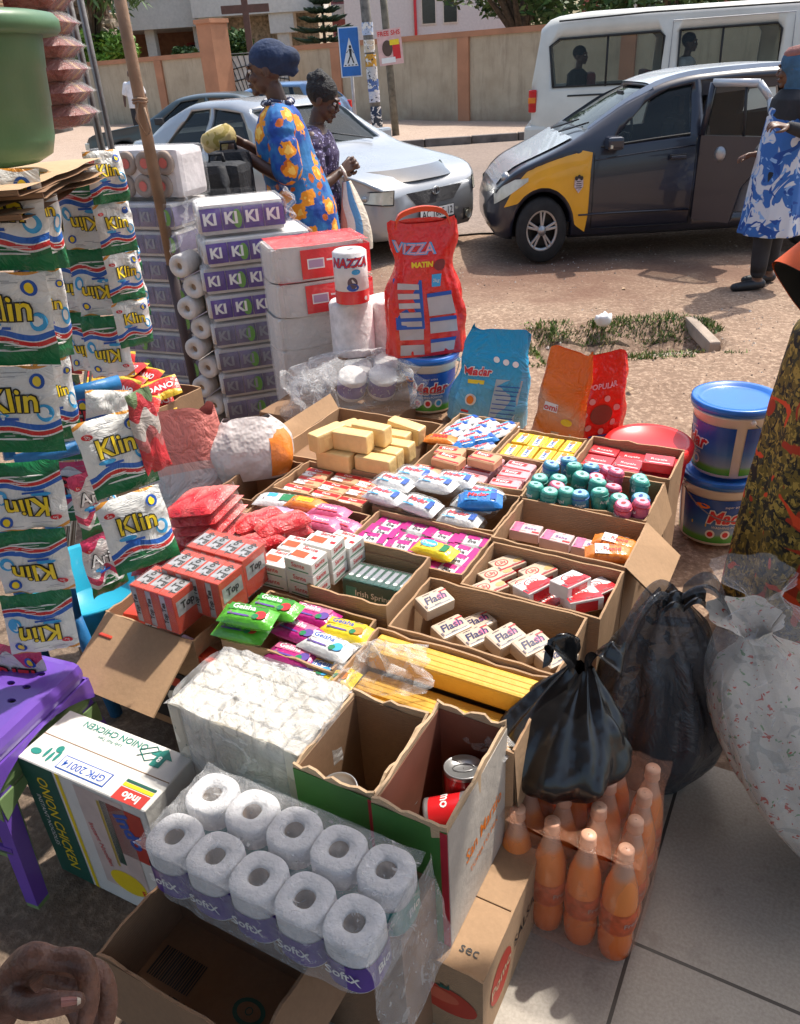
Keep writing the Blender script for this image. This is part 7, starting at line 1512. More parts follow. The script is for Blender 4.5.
def dr_or(q, fn): q.rect(0, 0, .05, .03, INKW, fn=off_(fn, -.035, .17)); q.text('omi', .03, INKR, fn=off_(fn, -.035, .17, .005), bold=.02); q.rect(0, 0, .07, .06, mat('cream_panel', (.6, .5, .38), .5), fn=off_(fn, .02, .06)); q.rect(0, 0, .06, .004, INKR, fn=off_(fn, .02, .06, .005)); q.disc(0, 0, .02, .012, INKY, fn=off_(fn, .03, .13))
standbag('detergent_bag', .19, .14, .375, ORB, 'orange and white detergent bag standing left of the red one', dr_or, M=T(.60, 2.68, .27) @ RZ(-24) @ RY(6), neck=.78, seed=8)
RB2 = mat('bright_red_bag', (.74, .02, .012), .25, var=.05, bump=.8, bs=12, bd=.03, coat=.4)
def dr_r2(q, fn):
    for a_ in range(7): q.disc(0, 0, .011, .011, mat('bubble_pink', (.72, .35, .33), .3), fn=off_(fn, .062*cos(a_*.9+.3), .135+.06*sin(a_*.9+.3)))
    q.disc(0, 0, .042, .036, mat('dark_motif', (.22, .05, .03), .5), fn=off_(fn, 0, .135)); q.text('POPULAR', .026, mat('pink_print', (.75, .35, .4), .4), fn=off_(fn, .01, .235), bold=.03); q.rect(0, 0, .11, .035, MATS['pale_text_panel'], fn=off_(fn, .0, .035)); q.rect(0, 0, .08, .006, INKB, fn=off_(fn, 0, .06, .005))
standbag('detergent_bag', .215, .14, .345, RB2, 'bright red detergent bag standing right of the orange one', dr_r2, M=T(.74, 2.69, .27) @ RZ(8), neck=.95, seed=11)
carton(-.98, -.63, 2.47, 2.72, .268, -.03, 'low carton under the orange and the bright red bags', m=CARDD, closed=True)

# --- left middle: white sack, small bag, sachet heap, basin
WSK = printed('sack_print', [(0, (.62, .56, .56)), (.70, (.66, .42, .38)), (.74, (.62, .20, .17)), (1, (.64, .22, .19))], .02, 5, rough=.4, crinkle=.8, bs=8, bd=.04)
def sackf(W, D, H_, seed, top=.8):
    def f(u, v):
        a = 2*pi*u; r_ = 1 + .10*nz(cos(a)*1.5, sin(a)*1.5, v*2+seed, 1.5); k = (1-.25*(1-v)**3)*(1-(1-top)*v**3); return (W/2*sq(cos(a))*r_*k, D/2*sin(a)*r_*k*(1-.75*v**3), H_*v*(1+.03*sin(3*a)))
    return f
q = MB(); q.surf(sackf(.31, .20, .66, 2), 44, 20, WSK); ps_ = P(170, 500, z=.10); tag(q.build('white_sack', M=T(-.69, 2.31, -.02) @ RZ(14)), 'white plastic sack with a pink top panel behind the red tissue packs', 'sack')
q = MB(); q.surf(sackf(.30, .18, .19, 6, .5), 40, 16, mat('crinkled_white_film', (.66, .60, .58), .3, bump=1, bs=12, bd=.03)); q.surf(lambda u, v: tuple(V(sackf(.307, .186, .18, 6, .6)(.78+.17*u, .05+.8*v))), 10, 10, O_GL); tag(q.build('white_sack', M=T(-.47, 2.34, .40) @ RZ(8) @ RX(-6)), 'small crumpled white and orange bag between the sack and the empty carton', 'bag')
carton(-1.60, -1.42, 1.58 if 0 else 1.78, 2.06, .395, -.03, 'low carton under the crumpled white and orange bag', m=CARDD, closed=True)
DAN = printed('red_yellow_sachet', [(0, (.70, .45, .03)), (.25, (.60, .03, .02)), (.75, (.62, .04, .03)), (.88, (.72, .50, .05))], .05, 7, rough=.3, crinkle=.6)
q = MB(); pillow(q, .13, .095, .02, DAN, crimp=.006); q.rect(0, 0, .07, .035, INKR, None, .0215); q.text('DANO', .034, INKW, T(0, 0, .022), bold=.03); p_ = tag(q.build('milk_sachet'), '', 'sachet')
carton(-2.58, -2.14, 1.82, 2.20, .48, -.03, 'open carton under the heap of red and yellow sachets by the pole', m=CARD)
pls = []
rg_ = random.Random(8)
for i in range(26): c = UV(-2.36 + rg_.uniform(-.18, .18), 2.01 + rg_.uniform(-.15, .15), .46 + .05*rg_.random() + (.05 if i > 15 else 0)); pls.append(T(*c) @ RZ(rg_.uniform(-40, 30)) @ RX(rg_.uniform(15, 60)) @ RY(rg_.uniform(-14, 14)))
copies(p_, pls, 'red and yellow milk sachet in the heap below the hanging strips', None, 'heaped milk sachets')
BAS = mat('turquoise_basin', (.02, .36, .52), .3, var=.06, coat=.3); q = MB(); q.lathe([(.001, 0), (.12, 0), (.14, .02), (.185, .14), (.20, .145), (.20, .138), (.19, .13), (.15, .02), (.001, .012)], 44, BAS, cap=False)
pc = P(100, 600, z=.25); tag(q.build('plastic_basin', M=T(pc.x-.02, pc.y+.02, .18)), 'turquoise plastic basin below the hanging sachets', 'basin')
carton(-1.86, -1.56, 1.18, 1.46, .178, -.012, 'low carton under the turquoise basin', m=CARDD, closed=True)
# --- stools
PUR = mat('purple_plastic', (.16, .07, .42), .3, var=.06, coat=.3); LIM = mat('dull_green_plastic', (.20, .30, .12), .4, var=.1)
def stool(H_, m, label):
    e = tag(empty('plastic_stool'), label, 'stool'); q = MB(); q.box(-.15, .15, -.15, .15, H_-.055, H_, m, r=.022); o = q.build('seat', e)
    cs = [MB().box(-.14, .14, -.14, .14, H_-.08, H_-.008, m)]
    for i in range(5):
        for j in range(5):
            if (i + j) % 2 == 0 or (i in (1, 3) and j in (1, 3)) or 1: cs.append(MB().lathe([(.0085, H_-.05), (.0085, H_+.02)], 10, m, T(-.088+.044*i, -.088+.044*j, 0) @ S(1.25, .8, 1)))
    al = MB()
    for c in cs[1:]: al.v.extend([]); al.add(c.v, c.f, m)
    boolean(o, [cs[0], al])
    for sx in (-1, 1):
        for sy in (-1, 1):
            q = MB(); rr = []
            for k_ in range(7):
                t_ = k_/6; z = (H_-.05)*(1-t_); ox = .138 + .045*t_; w_ = .038*(1-.15*t_); x1, y1 = sx*ox, sy*ox
                rr.append([(x1, y1, z), (x1 - sx*w_, y1, z), (x1 - sx*w_, y1 - sy*.006, z), (x1-sx*.006, y1-sy*.006, z), (x1-sx*.006, y1 - sy*w_, z), (x1, y1-sy*w_, z)])
            q.rings(rr, m, smooth=False); q.build('leg', e)
    for s in (-1, 1):
        q = MB(); q.rings([[(-.15+.30*k_/8, s*.152, H_-.05-.0), (-.15+.30*k_/8, s*.146, H_-.05), (-.15+.30*k_/8, s*.150, H_-.05-.05*abs(k_/4-1)**2-.004), (-.15+.30*k_/8, s*.156, H_-.05-.05*abs(k_/4-1)**2-.004)] for k_ in range(9)], m, smooth=False); q.build('apron', e)
        q = MB(); q.rings([[(s*.152, -.15+.30*k_/8, H_-.05), (s*.146, -.15+.30*k_/8, H_-.05), (s*.150, -.15+.30*k_/8, H_-.05-.05*abs(k_/4-1)**2-.004), (s*.156, -.15+.30*k_/8, H_-.05-.05*abs(k_/4-1)**2-.004)] for k_ in range(9)], m, smooth=False); q.build('apron', e)
    for s in (-1, 1): MB().box(-.15, .15, s*.162-.004, s*.162+.004, .13, .15, m).build('stretcher', e)
    return e
sM = T(-.93, 1.32, .005) @ RZ(-22)
stool(.34, LIM, 'dull green plastic stool underneath the purple one').matrix_basis = sM
stool(.40, PUR, 'purple plastic stool with a perforated seat stacked on the green one').matrix_basis = sM @ T(0, 0, .012)

# ============================================================ THE FRONT ROW
WCARD = mat('white_card_box', (.70, .68, .64), .6, var=.06, bump=.15, bs=60); DGR = mat('dark_green_print', (.015, .10, .07), .5, var=.08); DKR = mat('brick_red_print', (.50, .04, .03), .45)
# printed noodle carton
L, W, H_ = .345, .145, .36
e = tag(empty('noodle_carton', M=T(*UV(-1.135, .70, -.008)) @ GRID @ RZ(2)), 'white and green printed noodle carton standing beside the stools', 'carton'); q = MB(); q.box(-L/2, L/2, -W/2, W/2, 0, H_, WCARD, r=.002); q.box(-L/2+.002, L/2-.002, -.001, .001, H_-.001, H_+.0006, CARDD); q.build('box_body', e)
q = MB(); K = T(0, -W/2-.0008, H_/2) @ RX(90); q.rect(-L/2+.05, 0, .10, H_-.004, DGR, K); q.text('ONION CHICKEN', .042, INKY, K @ T(-L/2+.055, -.0, .0006) @ RZ(-90), sx=.85, bold=.01); q.text('INSTANT NOODLES', .018, INKW, K @ T(-L/2+.026, 0, .0006) @ RZ(-90))
q.rect(-L/2+.112, 0, .010, H_-.004, INKY, K); q.rect(-L/2+.22, .02, .13, H_-.06, mat('pinkish_panel', (.62, .50, .46), .5), K); q.rect(L/2-.062, .08, .09, .15, DKR, K); q.text('Indo', .055, INKB, K @ T(L/2-.062, .09, .0008) @ RZ(-70), bold=.04); q.rect(L/2-.115, .06, .02, .19, DGR, K); q.rect(L/2-.13, .05, .008, .2, INKY, K); q.text('Instant Noodles', .02, INKR, K @ T(L/2-.165, .0, .0008) @ RZ(-80)); q.disc(L/2-.12, -.10, .05, .035, INKY, K, .0004); q.text('FAST', .022, INKR, K @ T(L/2-.06, -.11, .0008) @ RZ(10), bold=.03); q.text('to cook', .016, INKR, K @ T(L/2-.06, -.13, .0008) @ RZ(10)); q.build('front_print', e)
q = MB(); K = T(0, 0, H_+.0012) @ RZ(180); TG = mat('teal_stamp', (.02, .22, .18), .5); q.text('ONION CHICKEN', .022, TG, K @ T(.02, -.055, 0), bold=.01); q.text('Lady Fast Type', .011, TG, K @ T(.02, -.036, 0))
q.rect(.01, .045, .13, .034, INKB, K, -.0004); q.rect(.01, .045, .125, .029, WCARD, K, .0002); q.text('GPK 20014', .024, INKB, K @ T(.01, .045, .0006), bold=.01)
q.rect(-.125, .058, .075, .03, DKR, K); q.rect(-.125, .036, .075, .008, INKY, K); q.rect(-.125, .027, .075, .006, DGR, K); q.text('Indo', .024, INKW, K @ T(-.125, .058, .0006), bold=.03)
q.add([K @ V(p) for p in ((-.125, -.02, 0), (-.10, -.02, 0), (-.10, -.045, 0), (-.085, -.045, 0), (-.1125, -.068, 0), (-.14, -.045, 0), (-.125, -.045, 0))], [(0, 1, 2, 3, 4, 5, 6)], TG); q.text('8', .02, INKW, K @ T(-.112, -.04, .0008), bold=.03)
q.tube([K @ V((-.085+.03*cos(t_*pi/2), -.045+.02*sin(t_*pi/2), 0)) for t_ in range(5)], .0012, TG, 4); q.tube([K @ V((-.10, -.06, 0)), K @ V((-.06, -.03, 0))], .0012, TG, 4)
for t_ in range(3): q.disc(.105 + .014*(t_-1), .045 - .006*abs(t_-1), .004, .014, TG, K, .0, 10)
q.disc(.145, .045, .014, .008, TG, K, 0, 12); q.disc(.10, .022, .009, .009, TG, K, 0, 12); q.build('top_print', e)
q = MB(); K = T(L/2+.0008, 0, H_/2) @ RZ(90) @ RX(90); q.text('WC', .07, DARKPL, K @ T(0, .09, 0), bold=.02); q.text('NIGERIA', .024, DARKPL, K @ T(0, .02, 0)); q.rect(0, -.05, .1, .05, DGR, K); q.build('side_print', e)
# open brown carton in front
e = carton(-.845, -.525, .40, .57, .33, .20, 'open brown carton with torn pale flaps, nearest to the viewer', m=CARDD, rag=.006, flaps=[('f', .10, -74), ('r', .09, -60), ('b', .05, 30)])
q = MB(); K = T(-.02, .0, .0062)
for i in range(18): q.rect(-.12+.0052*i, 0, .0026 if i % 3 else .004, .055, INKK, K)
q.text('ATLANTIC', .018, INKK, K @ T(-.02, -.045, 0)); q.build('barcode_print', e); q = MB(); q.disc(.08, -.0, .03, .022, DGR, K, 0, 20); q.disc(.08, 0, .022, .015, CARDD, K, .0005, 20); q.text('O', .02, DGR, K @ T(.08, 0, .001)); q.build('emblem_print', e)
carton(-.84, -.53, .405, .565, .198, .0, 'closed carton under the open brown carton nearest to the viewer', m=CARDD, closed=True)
# toilet roll ten pack
TR = mat('bright_tissue', (.66, .65, .66), .9, var=.06, bump=.6, bs=70)
carton(-.86, -.40, .615, .735, .375, .0, 'hidden carton supporting the rear half of the ten roll pack', m=CARDD, closed=True)
e = tag(empty('toilet_roll_pack', M=T(*UV(-.608, .602, .378)) @ GRID @ RY(-1)), 'clear wrapped pack of ten toilet rolls standing upright, nearest to the viewer', 'toilet roll pack')
TP2 = mat('teal_pack_print', (.02, .28, .24), .35)
for j in range(2):
    for i in range(5):
        q = MB(); rf = .0425; n_ = 40
        prof = lambda k_, r_, z: [(r_*sq2(cos(2*pi*a/n_)), r_*sq2(sin(2*pi*a/n_)), z) for a in range(n_)]
        def sq2(x): return math.copysign(abs(x)**.74, x)
        rr = [prof(0, rf*.98, 0), prof(0, rf, .004), prof(0, rf, .096), prof(0, rf*.97, .1015), prof(0, rf*.9, .1035), prof(0, .0175, .102), prof(0, .016, .099), prof(0, .015, .045)]
        q.rings(rr, TR); q.lathe([(.0158, .098), (.0148, .05)], 18, CORE, cap=False); q.disc(0, 0, .0150, .0150, CARDD, None, .055)
        o = q.build('roll', e, T(-.172+.086*i, -.0475+.095*j, 0) @ RZ(20*nz(i, j, 5, 3)) )
        q = MB(); q.rings([prof(0, rf+.0016, .006), prof(0, rf+.0016, .062)], KP if j == 0 else TP2, cap=False)
        for a_ in (-pi/2, 0): q.text('SoftX' if a_ else 'Bio', .026, INKW, T((rf+.0022)*cos(a_), (rf+.0022)*sin(a_), .036) @ RZ(math.degrees(a_)+90) @ RX(90), bold=.02)
        q.build('printed_band', o)
WR = film('tight_wrap', dens=.20, bs=30, bump=1.0, rough=.12)
q = MB()
def wrapf(u, v):
    a = 2*pi*u; x = .222*math.copysign(abs(cos(a))**.35, cos(a)); y = .096*math.copysign(abs(sin(a))**.5, sin(a)); x += .004*sin(x*75); y *= 1+.03*cos(x*73); return (x, y, .110*v - .004 + .003*nz(u*20, v*4))
q.surf(wrapf, 90, 10, WR); q.surf(lambda u, v: ((u-.5)*.435, (v-.5)*.185, .108 + .0035*cos((u-.5)*.435*73)*cos((v-.5)*30) + .003*nz(u*9, v*5, 3, 1.5)), 60, 26, WR); 
q.surf(lambda u, v: (.222+.03*v+.015*nz(u*3, v*3, 7), -.10+.20*u+.012*nz(u*4, v*4, 3), .105-.21*v+.02*nz(u*5, v*3, 1)), 22, 18, WR); q.disc(.268, -.03, .009, .009, mat('green_dot', (.03, .12, .03), .5), T(.0, 0, .0) @ RX(0) @ T(.0, 0, .0) if 0 else RY(80) @ T(-.27, 0, 0), .0)
q.build('film_wrap', e)
# wrapped white bale
BALE = patches('bale_paper', (.50, .46, .38), [('#9aa0a0', .66, 3.5), ('#d8d2c4', .55, 1.0), ('#6d7d78', .72, 6)], 14, rough=.6, bump=.4)
e = tag(empty('wrapped_bale', M=T(*UV(-.842, .862, .30)) @ GRID @ RZ(0)), 'white bale of small packets in cloudy shrink wrap behind the noodle carton', 'bale')
q = MB()
for j in range(5):
    for i in range(9): q.box(-.155+.0345*i, -.155+.0345*i+.0335, -.09+.036*j, -.09+.036*j+.0352, .0, .192 + .009*nz(i*.6, j*.6, 1, 1.3), BALE, T(0, 0, 0) @ RX(2*nz(i, j, 3)), r=.006)
q.build('packet_block', e)
CLOUD = film('cloudy_wrap', dens=.34, bs=10, bump=.9, rough=.2, bd=.04)
q = MB(); q.surf(lambda u, v: (.163*sq(cos(2*pi*u))*(1+.01*nz(u*30, v*3)), .096*sq(sin(2*pi*u))*(1+.02*nz(u*30, v*3, 4)), .202*v), 80, 10, CLOUD); q.surf(lambda u, v: ((u-.5)*.318, (v-.5)*.186, .201+.010*nz(u*9*.6, v*5*.6, 1, 1.3)+.004*sin(u*56)*sin(v*31)-.02*max(0, abs(2*u-1)-.9)*10*.5), 72, 40, CLOUD); q.build('film_wrap', e)
carton(-1.0, -.70, .775, .95, .298, .0, 'hidden carton supporting the wrapped white bale', m=CARDD, closed=True)
# two tin cartons with torn tops
def tinbox(u0, u1, v0, v1, zt, label, inner, rag):
    e = carton(u0, u1, v0, v1, zt, .205, label, m=CARDL, rag=rag); hx_, hy_ = (u1-u0)/2, (v1-v0)/2; h = zt-.205; q = MB()
    q.box(-hx_+.006, hx_-.006, hy_-.0065, hy_-.0055, .01, h-.012, inner); q.box(-hx_+.0055, -hx_+.0065, -hy_+.006, hy_-.007, .01, h-.012, inner); q.box(hx_-.0065, hx_-.0055, -hy_+.006, hy_-.007, .01, h-.012, inner); q.build('inner_lining', e)
    q = MB(); q.box(-hx_, hx_, -hy_-.0015, -hy_-.0003, .0, h-.010, mat('leaf_green_card', (.05, .17, .035), .5)); q.box(hx_-.012, hx_+.0002, -hy_-.0022, -hy_-.0003, 0, h-.012, mat('crimson_card', (.42, .01, .03), .5)); q.build('front_print', e)
    q = MB(); q.box(hx_+.0003, hx_+.0015, -hy_, hy_, 0, h-.012, mat('grey_card', (.47, .42, .36), .7, var=.12, bump=.2, bs=50)); K = T(hx_+.0022, .02, h*.5) @ RZ(90) @ RX(90); q.text('San Marzio', .045, INKO, K @ RZ(0) , sx=.8, bold=.01); q.text('TOMATO MIX', .02, INKO, K @ T(0, -.05, 0)); q.build('side_print', e); return e
REDIN = mat('reddish_card', (.25, .085, .05), .8, var=.15, vs=6)
tinbox(-.685, -.520, .755, .965, .49, 'torn open carton of tins, left one of the pair before the yellow bars', CARDD, .010)
tinbox(-.512, -.375, .735, .985, .51, 'torn open carton with two red tins, right one of the pair', REDIN, .008)
def tin(c1, label, body='Pomo'):
    q = MB(); q.lathe([(.001, .072), (.033, .072), (.034, .076), (.0365, .076), (.0365, .072), (.036, .068), (.036, .008), (.0365, .004), (.0365, 0), (.001, 0)], 30, ALLOY, cap=False); q.lathe([(.0364, .009), (.0364, .067)], 30, c1, cap=False)
    f_ = lambda x, y: V((.037*sin(x/.0364+.4), -.037*cos(x/.0364+.4), .04+y)); q.text(body, .026, INKW, fn=f_, bold=.02); q.text(body, .026, INKW, fn=lambda x, y: V((.037*sin(x/.0364+2.6), -.037*cos(x/.0364+2.6), .04+y)), bold=.02)
    q.tube([(.02*cos(t_*.6), .012*sin(t_*.6), .0735) for t_ in range(11)], .0012, ALLOY, 4); return tag(q.build('food_tin'), label, 'tin')
RT = mat('red_tin_label', (.66, .015, .02), .25, coat=.4)
t1 = tin(RT, 'red tomato tin lying on its side nearer the front of the right tin carton'); t1.matrix_basis = T(*UV(-.462, .835, .375)) @ GRID @ RZ(115) @ RX(75)
t2 = tin(mat('dark_red_tin', (.36, .015, .02), .3, coat=.4), 'darker red tin standing behind the lying one in the right tin carton', 'Rosa'); t2.matrix_basis = T(*UV(-.425, .91, .36)) @ GRID @ RZ(30) @ RX(-12)
t3 = tin(mat('silver_tin', (.45, .42, .36), .3, .3), 'silver topped tin in the front corner of the left tin carton', ''); t3.matrix_basis = T(*UV(-.62, .80, .345)) @ GRID @ RX(8)
t4 = tin(INKG, 'green labelled tin in the shade of the left tin carton', 'Peas'); t4.matrix_basis = T(*UV(-.565, .86, .30)) @ GRID @ RX(-10) @ RY(20)
# tomato carton underneath
e = carton(-.565, -.300, .70, .985, .203, .0, 'brown tomato carton with a red tomato drawing under the tin cartons', m=CARD, closed=True)
q = MB(); TOM = mat('tomato_print', (.50, .05, .025), .6); K = T(.06, -.1435, .10) @ RX(90)
q.disc(0, 0, .062, .038, TOM, K, 0, 26); q.disc(-.012, .01, .04, .018, mat('tomato_light', (.60, .12, .06), .6), K, .0004, 20)
for a_ in range(5): q.add([K @ V((.01, .036, .0008)), K @ V((.01+.028*cos(a_*.7+.2), .038+.014*sin(a_*.7+.2), .0008)), K @ V((.01+.02*cos(a_*.7+.5), .034+.008*sin(a_*.7+.5), .0008))], [(0, 1, 2)], DGR)
q.build('front_print', e)
q = MB(); K = T(.1335, 0, .10) @ RZ(90) @ RX(90); q.disc(-.06, .0, .05, .055, TOM, K, 0, 24); q.text('Pomo', .04, CARDL, K @ T(-.06, 0, .0006), bold=.02); q.text('SALSA', .04, DARKPL, K @ T(.06, 0, 0)); q.build('side_print', e)
q = MB(); q.text('sec', .028, DARKPL, T(.09, -.10, .2045)); q.build('top_print', e)

# --- crate of orange drink bottles in shrink film
def pet():
    m, t, b = _new('orange_drink'); s_ = t.nodes.new('ShaderNodeSeparateXYZ'); t.links.new(_coord(t), s_.inputs[0]); t.links.new(_ramp(t, _math(t, 'ADD', s_.outputs[2], _math(t, 'MULTIPLY', _noise(t, _coord(t), 30), .02)), [(0, (.62, .10, .02)), (.12, (.80, .20, .04)), (.235, (.84, .26, .06)), (.25, (.62, .36, .24)), (.28, (.60, .38, .28))]), b.inputs['Base Color']); b.inputs['Roughness'].default_value = .15; b.inputs['Transmission Weight'].default_value = .0; b.inputs['Coat Weight'].default_value = .5; b.inputs['IOR'].default_value = 1.33
    e = tag(empty('drink_bottle'), '', 'bottle'); q = MB(); q.lathe([(.001, .004), (.026, 0), (.031, .008), (.032, .03), (.0335, .05), (.031, .075), (.0325, .10), (.0335, .14), (.0325, .17), (.029, .20), (.020, .235), (.0135, .262), (.0125, .275), (.001, .276)], 26, m, cap=False); q.build('bottle_body', e)
    q = MB(); q.lathe([(.001, .300), (.0125, .300), (.0145, .297), (.0148, .278), (.0155, .274), (.0125, .272)], 22, mat('peach_cap', (.78, .42, .27), .4), cap=False); q.build('cap', e)
    q = MB(); q.lathe([(.0340, .09), (.0345, .095), (.0345, .145), (.0335, .15)], 26, mat('orange_label', (.60, .10, .03), .35, var=.3, vs=40), cap=False); q.text('Fresh', .017, mat('faded_white', (.5, .3, .25), .4), fn=lambda x, y: V((.0350*sin(x/.034+1.1), -.0350*cos(x/.034+1.1), .12+y)), bold=.02); q.build('label', e); return e
pt_ = pet()
copies(pt_, [(T(*UV(-.142-.069*i, .985+.069*j, .003)) @ GRID @ RZ(40*nz(i, j, 3, 4)) @ S(1.02, 1.02, 1), 'orange drink bottle in the film wrapped block under the black bag') for i in range(4) for j in range(4)], None, None, 'orange drink bottles in film')
OF = film('orange_tinted_film', (.85, .42, .26), dens=.16, bs=12, bd=.04, rough=.1); q = MB()
q.surf(lambda u, v: (.144*sq(cos(2*pi*u))*(1-.06*max(0, v-.6)*2.5)*(1+.02*nz(u*20, v*5)), .144*sq(sin(2*pi*u))*(1-.06*max(0, v-.6)*2.5), .285*v), 80, 12, OF); q.surf(lambda u, v: ((u-.5)*.272, (v-.5)*.272, .296+.006*cos((u-.5)*.272*88)*cos((v-.5)*.272*88)+.004*nz(u*6, v*6)), 40, 40, OF)
tag(q.build('shrink_wrap', M=T(*UV(-.246, 1.088, .002)) @ GRID), 'clear shrink film round the block of orange drink bottles', 'plastic wrap')

# --- black bags and the big clear sack
BLKB = mat('black_bag_film', (.008, .008, .009), .26, var=.1, bump=.5, bs=7, bd=.03, spec=.6); GRB2 = film('grey_bag_film', (.07, .072, .08), dens=.80, bs=5, bump=.7, rough=.25, bd=.05)
def tiedbag(W, D, H_, m, seed, folds=9, neck=.12, nk=.72, M=None, lean_=(0, 0), ears=0):
    def f(u, v):
        a = 2*pi*u
        if v < nk: k = v/nk; r_ = (.55+.45*sin(min(1, k*2.2)*pi/2))*(1-(1-.55)*max(0, (k-.45)/.55)**1.5)
        else: k = (v-nk)/(1-nk); r_ = .55*(1-k) + neck*k
        fo = 1 + (.04+.16*v)*sin(folds*a+seed+3*v+2*nz(v*3, a, seed))*.6 + .03*abs(nz(cos(a)*5+v, sin(a)*5, v*1.5, 1.8)) + .10*nz(cos(a)*2, sin(a)*2, v*3+seed, 1.4) + .05*nz(cos(a)*6, sin(a)*6, v*5+seed, 1.2)
        return (W/2*cos(a)*r_*fo + lean_[0]*v*v, D/2*sin(a)*r_*fo + lean_[1]*v*v, H_*v + .02*nz(a, v*3, seed)*v)
    q = MB(); q.surf(f, 96, 44, m); q.surf(lambda u, v: tuple(V((f(u, 0)[0]*v, f(u, 0)[1]*v, 0))), 40, 1, m)
    for i in range(ears):
        s = 1 if i % 2 else -1; c = V((lean_[0], lean_[1], H_*.99)); 
        q.surf(lambda u, v: tuple(c + V((s*(.015+.075*v)*(.8+.4*nz(v*3, i, seed)) + (u-.5)*.05*sin(pi*min(1, v*1.1)), (u-.5)*.06*(1+nz(u, i, 2)), .07*sin(v*2.6) - .02*v + .012*sin(u*9+v*5)))), 14, 16, m)
    return q
c = UV(-.335, 1.065, .27)
q = tiedbag(.26, .21, .235, BLKB, 2, neck=.16, nk=.75, lean_=(.03, .08), ears=2); tag(q.build('black_bag', M=T(c.x+.035, c.y+.015, .285) @ RZ(-20)), 'shiny black plastic bag slumped on the block of orange bottles', 'plastic bag')
q = tiedbag(.33, .27, .53, GRB2, 5, folds=11, neck=.10, nk=.80, lean_=(-.02, .02), ears=0); e = tag(q.build('black_bag', M=T(.585, 1.36, .002) @ RZ(10)), 'translucent dark grey plastic bag knotted at the top beside the cartons', 'plastic bag')
q = tiedbag(.20, .16, .34, BLKB, 9, neck=.2, nk=.8); q.build('inner_black_bag', e, T(0, 0, .01))
q = MB()
for s, L_ in ((-1, .12), (1, .13)):
    q.surf(lambda u, v: (s*(.01+L_*v)*1.0 + .03*(u-.5), .01+.04*(u-.5)*(1+v) - .02*v, .52 - .02*v + .05*sin(v*3.0)-.09*v*v + .012*sin(u*8)), 12, 16, GRB2); q.surf(lambda u, v: (s*(.0+.05*v) + .03*(u-.5), -.02+.05*(u-.5), .52 + .035*sin(v*2.2)-.03*v + .01*sin(u*9)), 10, 12, BLKB)
q.build('tied_handle', e)
SCK = patches('lining_paper_print', (.56, .51, .44), [('#b04a3a', .64, 5), ('#6f8f62', .66, 4), ('#a9a69c', .60, 1.4)], 13, rough=.8, bump=.5)
CSK = film('big_sack_film', dens=.16, bs=12, bump=1, rough=.2, bd=.05)
def sk(s, m, top=1.0):
    q = MB()
    def f(u, v):
        a = 2*pi*u; r_ = lerp_tab([(0, .10), (.15, .155), (.45, .20), (.62, .19), (.78, .14), (.88, .055), (.93, .035), (1.0, .085)], v)*s
        fo = 1 + .05*sin(7*a+2*v) *v + .10*nz(cos(a)*1.6, sin(a)*1.6, v*3, 1.5) + .05*nz(cos(a)*6, sin(a)*6, v*6, 1.4)
        return (r_*cos(a)*fo - .27*v**.8 + .0, r_*sin(a)*fo*.9 + .20*v + .10*v*v, .60*v*top + .02*nz(a, v*4))
    q.surf(f, 90, 46, m); return q
e = tag(sk(1.0, CSK).build('clear_sack', M=T(.99, 1.03, .002)), 'large knotted clear sack full of white printed linings leaning at the right edge', 'sack')
sk(.93, SCK, .80).build('printed_lining', e, T(0, 0, .012))

# --- luggage between the stacks and the women
BPK = mat('black_nylon', (.012, .013, .016), .75, var=.3, bump=.5, bs=60); NAVY = mat('navy_nylon', (.015, .03, .07), .75, var=.3, bump=.5, bs=60)
def backpack(c, W, D, H_, m, label, yaw):
    e = tag(empty('backpack', M=T(*c) @ RZ(yaw)), label, 'backpack'); q = MB(); q.box(-W/2, W/2, -D/2, D/2, 0, H_, m, r=.045); q.build('pack_body', e); q = MB(); q.box(-W*.36, W*.36, -D/2-.05, -D/2+.02, .04, H_*.5, m, r=.02); q.build('front_pocket', e)
    q = MB(); q.tube([(-.04, 0, H_-.01), (-.035, 0, H_+.035), (.035, 0, H_+.035), (.04, 0, H_-.01)], .01, m, 6); q.build('top_handle', e)
    for s in (-1, 1):
        q = MB(); pts, _ = smooth_path([(s*.07, -D/2-.02, H_-.01), (s*.10, -D/2-.055, H_*.75), (s*.11, -D/2-.06, H_*.4), (s*.10, -D/2-.02, .05)], [1]*4, 5); q.tube(pts, .022, m, 8, flat=.4); q.build('shoulder_strap', e)
    return e
TB = tag(empty('street_table', (0, 0, 0)), 'small wooden table behind the toilet roll stacks carrying the backpacks', 'table'); q = MB(); q.box(-1.22, -.42, 4.15, 4.50, .72, .75, CARDD); q.build('tabletop', TB)
for x in (-1.18, -.46):
    for y in (4.19, 4.46): MB().box(x-.02, x+.02, y-.02, y+.02, -.05, .719, CARDD).build('leg', TB)
backpack((-.80, 4.28, .75), .30, .18, .42, BPK, 'large black backpack with wide straps standing behind the toilet roll stacks', -14)
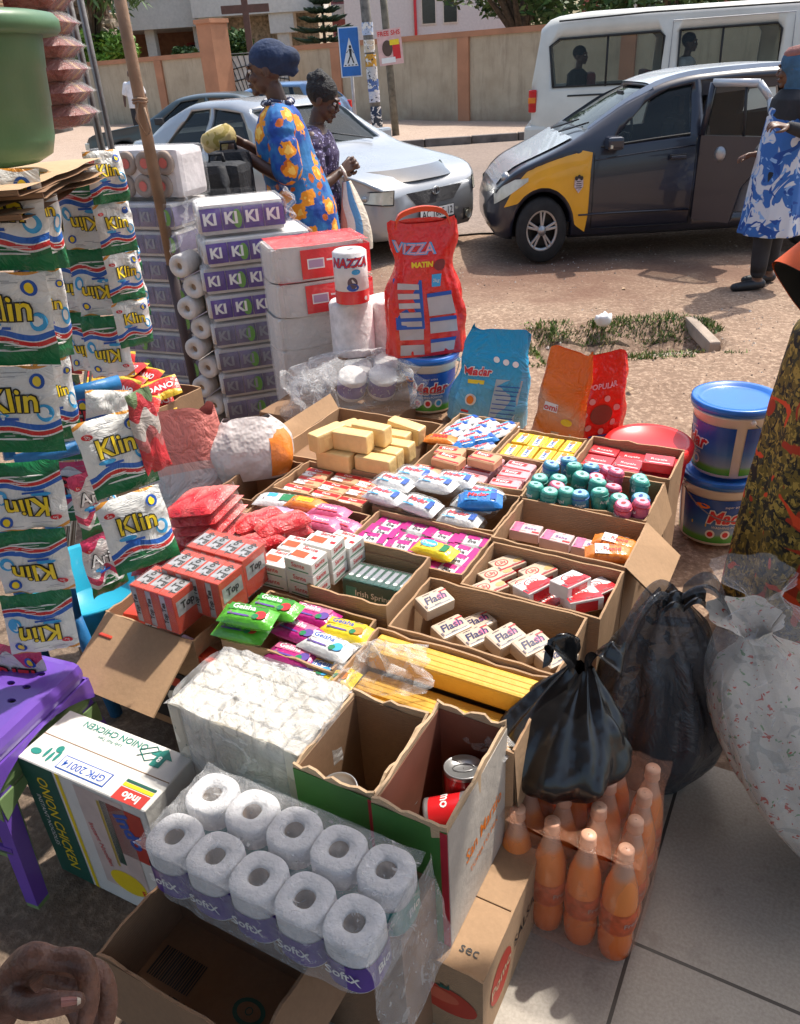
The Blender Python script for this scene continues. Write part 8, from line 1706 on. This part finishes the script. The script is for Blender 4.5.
backpack((-.99, 4.40, .75), .19, .14, .42, NAVY, 'small navy bag left of the large black backpack', 10)
backpack((-.76, 4.44, .75), .22, .10, .46, BPK, 'black bag with a raised handle behind the large backpack', 6)
q = MB(); q.box(-.13, .13, -.07, .07, 0, .13, mat('plum_fabric', (.13, .035, .08), .7, var=.2, bump=.3), r=.035); q.tube([(-.10, -.074, .05), (0, -.078, .09), (.10, -.074, .05)], .004, DARKPL, 5); tag(q.build('handbag', M=T(-.62, 4.22, .75) @ RZ(8)), 'plum coloured bag between the black backpack and the woman in blue', 'bag')

# --- added to shade the stall front: awning and umbrella, both unseen
AW = mat('awning_sheet', (.25, .24, .22), .8, var=.2, vs=2)
e = tag(empty('added_awning', (0, 0, 0)), 'added corrugated awning, unseen above the view, shading the front of the stall', 'awning')
q = MB(); q.surf(lambda u, v: (-3.2+5.6*u, -1.6+3.25*v + .0, 2.62-.14*v+.012*sin(u*260)), 240, 2, AW); q.surf(lambda u, v: (2.4-5.6*u, -1.6+3.25*v, 2.60-.14*v+.012*sin((1-u)*260)), 240, 2, AW); q.build('roof_sheet', e)
for x in (-2.6, 2.3): MB().tube([(x, 1.6, 0), (x, 1.6, 2.5)], .03, STEEL, 8).build('post', e)
ub = tag(empty('added_umbrella', (2.35, 1.95, 0)), 'added umbrella, unseen above the view, shading the tiled floor', 'umbrella')
q = MB(); q.tube([(.18, .05, 0), (.18, .05, 2.55), (0, 0, 2.75)], .02, STEEL, 8); q.build('umbrella_pole', ub)
q = MB(); n_ = 8; RU = .62; Z_ = 2.45; top_ = (-.45, -.1, Z_+.28); ring = [(-.45+RU*cos(2*pi*k_/n_), -.1+RU*sin(2*pi*k_/n_), Z_) for k_ in range(n_)]; q.add([top_] + ring + [(top_[0], top_[1], top_[2]-.02)] + [(x, y, z-.02) for x, y, z in ring], [(0, 1+k_, 1+(k_+1) % n_) for k_ in range(n_)] + [(n_+1, n_+2+(k_+1) % n_, n_+2+k_) for k_ in range(n_)], mat('umbrella_cloth', (.12, .2, .4), .8)); q.build('canopy', ub)
